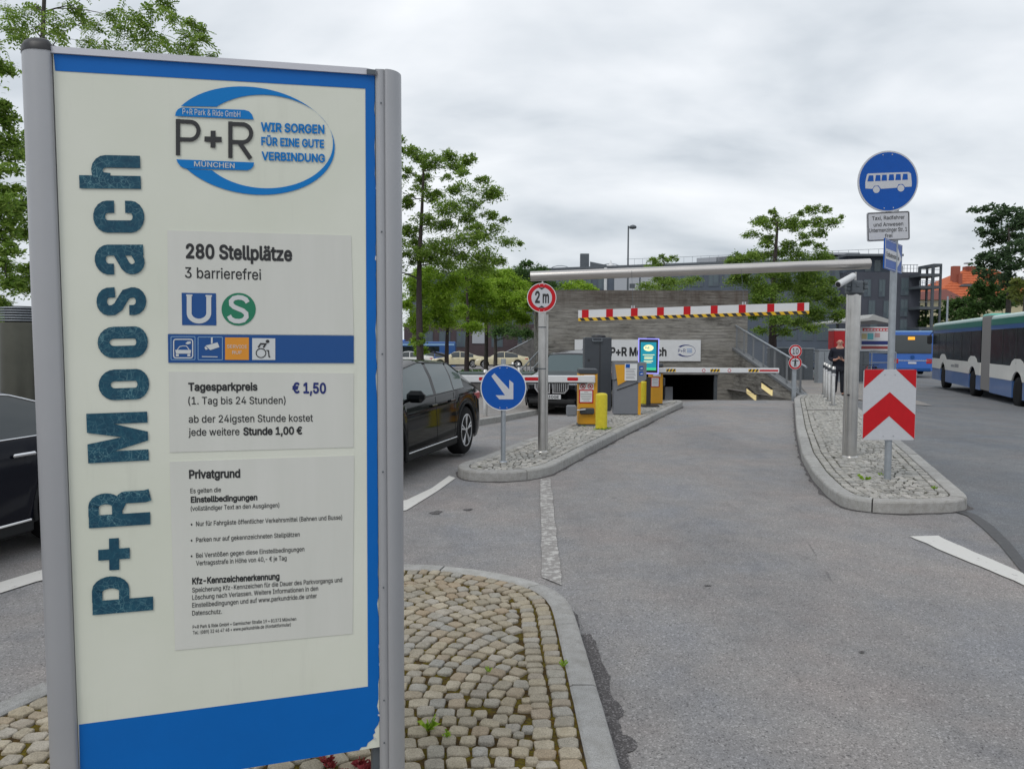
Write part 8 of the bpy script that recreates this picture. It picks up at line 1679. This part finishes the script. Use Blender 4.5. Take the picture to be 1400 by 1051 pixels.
LK = [(1350, 392, 18, 10), (1366, 401, 18, 11), (1323, 411, 15, 8), (1305, 416, 13, 8), (1290, 425, 10, 10), (1276, 436, 8, 8), (1340, 414, 18, 9), (1330, 426, 22, 7), (1356, 416, 20, 9), (1310, 430, 14, 7), (1385, 408, 18, 10), (1340, 400, 12, 8), (1265, 440, 8, 8), (1262, 425, 6, 7), (1268, 455, 12, 10), (1300, 445, 16, 10), (1372, 415, 14, 7)]
nl += tree('broadleaf_tree', 'dense dark green trees and bushes above the articulated bus roof', 'tree', (1330, 480), 76, LK, L_DRK, .25, leaf=.30, dens=1.5, depth=1.5, seed=13, aspect=.7)
nl += tree('broadleaf_tree', 'yellowish green small tree at the right edge above the bus', 'tree', (1398, 480), 58, [(1392, 388, 10, 9), (1384, 398, 8, 7), (1402, 396, 12, 10), (1394, 408, 12, 7), (1380, 405, 5, 4)], L_YEL, .14, leaf=.25, dens=1.1, seed=14, aspect=.6)
LM = [(12, 10, 16, 7), (30, 22, 18, 6), (50, 12, 14, 8), (48, 40, 20, 6), (20, 40, 16, 4), (78, 28, 12, 10), (85, 52, 10, 12), (100, 8, 12, 8), (112, 24, 10, 6), (118, 58, 10, 7), (140, 62, 18, 6), (132, 34, 14, 7), (152, 22, 14, 8), (178, 22, 14, 8), (165, 42, 16, 8), (188, 46, 18, 9), (205, 62, 18, 8), (222, 50, 14, 7), (240, 68, 16, 6), (212, 14, 12, 6), (236, 22, 8, 5), (225, 4, 10, 5), (262, 30, 7, 4), (276, 38, 5, 5), (250, 48, 10, 3), (272, 50, 7, 3), (258, 64, 10, 4), (288, 76, 8, 4), (28, 52, 12, 3), (270, 78, 10, 5), (95, 72, 14, 5), (60, -40, 50, 20), (150, -30, 45, 18), (-40, 0, 36, 24), (230, -25, 26, 12), (-30, 50, 30, 12), (110, -90, 60, 22), (170, 70, 20, 6), (192, 30, 12, 8)]
nl += tree('locust_tree', 'near tree with drooping feathery leaves above the pylon top', 'tree', (72, 600), 11.5, LM, L_MID, .085, leaf=.23, dens=.55, depth=.35, seed=15, top_px=-120, pinnate=True, z0=0.0, sub=9)
LN = [(4, 84, 14, 8), (8, 98, 14, 7), (0, 145, 16, 12), (8, 168, 18, 12), (2, 190, 20, 12), (10, 210, 18, 12), (4, 232, 20, 12), (8, 254, 20, 12), (2, 276, 22, 12), (10, 298, 20, 12), (4, 320, 22, 12), (6, 344, 20, 12), (2, 366, 20, 12), (10, 388, 20, 12), (4, 408, 20, 9), (-40, 180, 30, 40), (-40, 280, 30, 50), (40, 200, 24, 20), (42, 300, 26, 30), (40, 380, 24, 22), (-50, 90, 30, 20)]
nl += tree('street_tree', 'darker green tree filling the strip left of the pylon', 'tree', (-20, 560), 20, LN, L_MID, .2, leaf=.14, dens=1.1, depth=.8, seed=16, top_px=100)
nl += tree('street_tree', 'bright young tree low behind the ventilation column', 'tree', (0, 520), 30, [(0, 420, 12, 10), (6, 440, 10, 10), (-12, 430, 14, 14), (2, 455, 8, 8), (40, 440, 20, 16)], L_BRI, .12, leaf=.16, dens=1.1, seed=17)
open('/tmp/leaves.txt', 'w').write(str(nl))
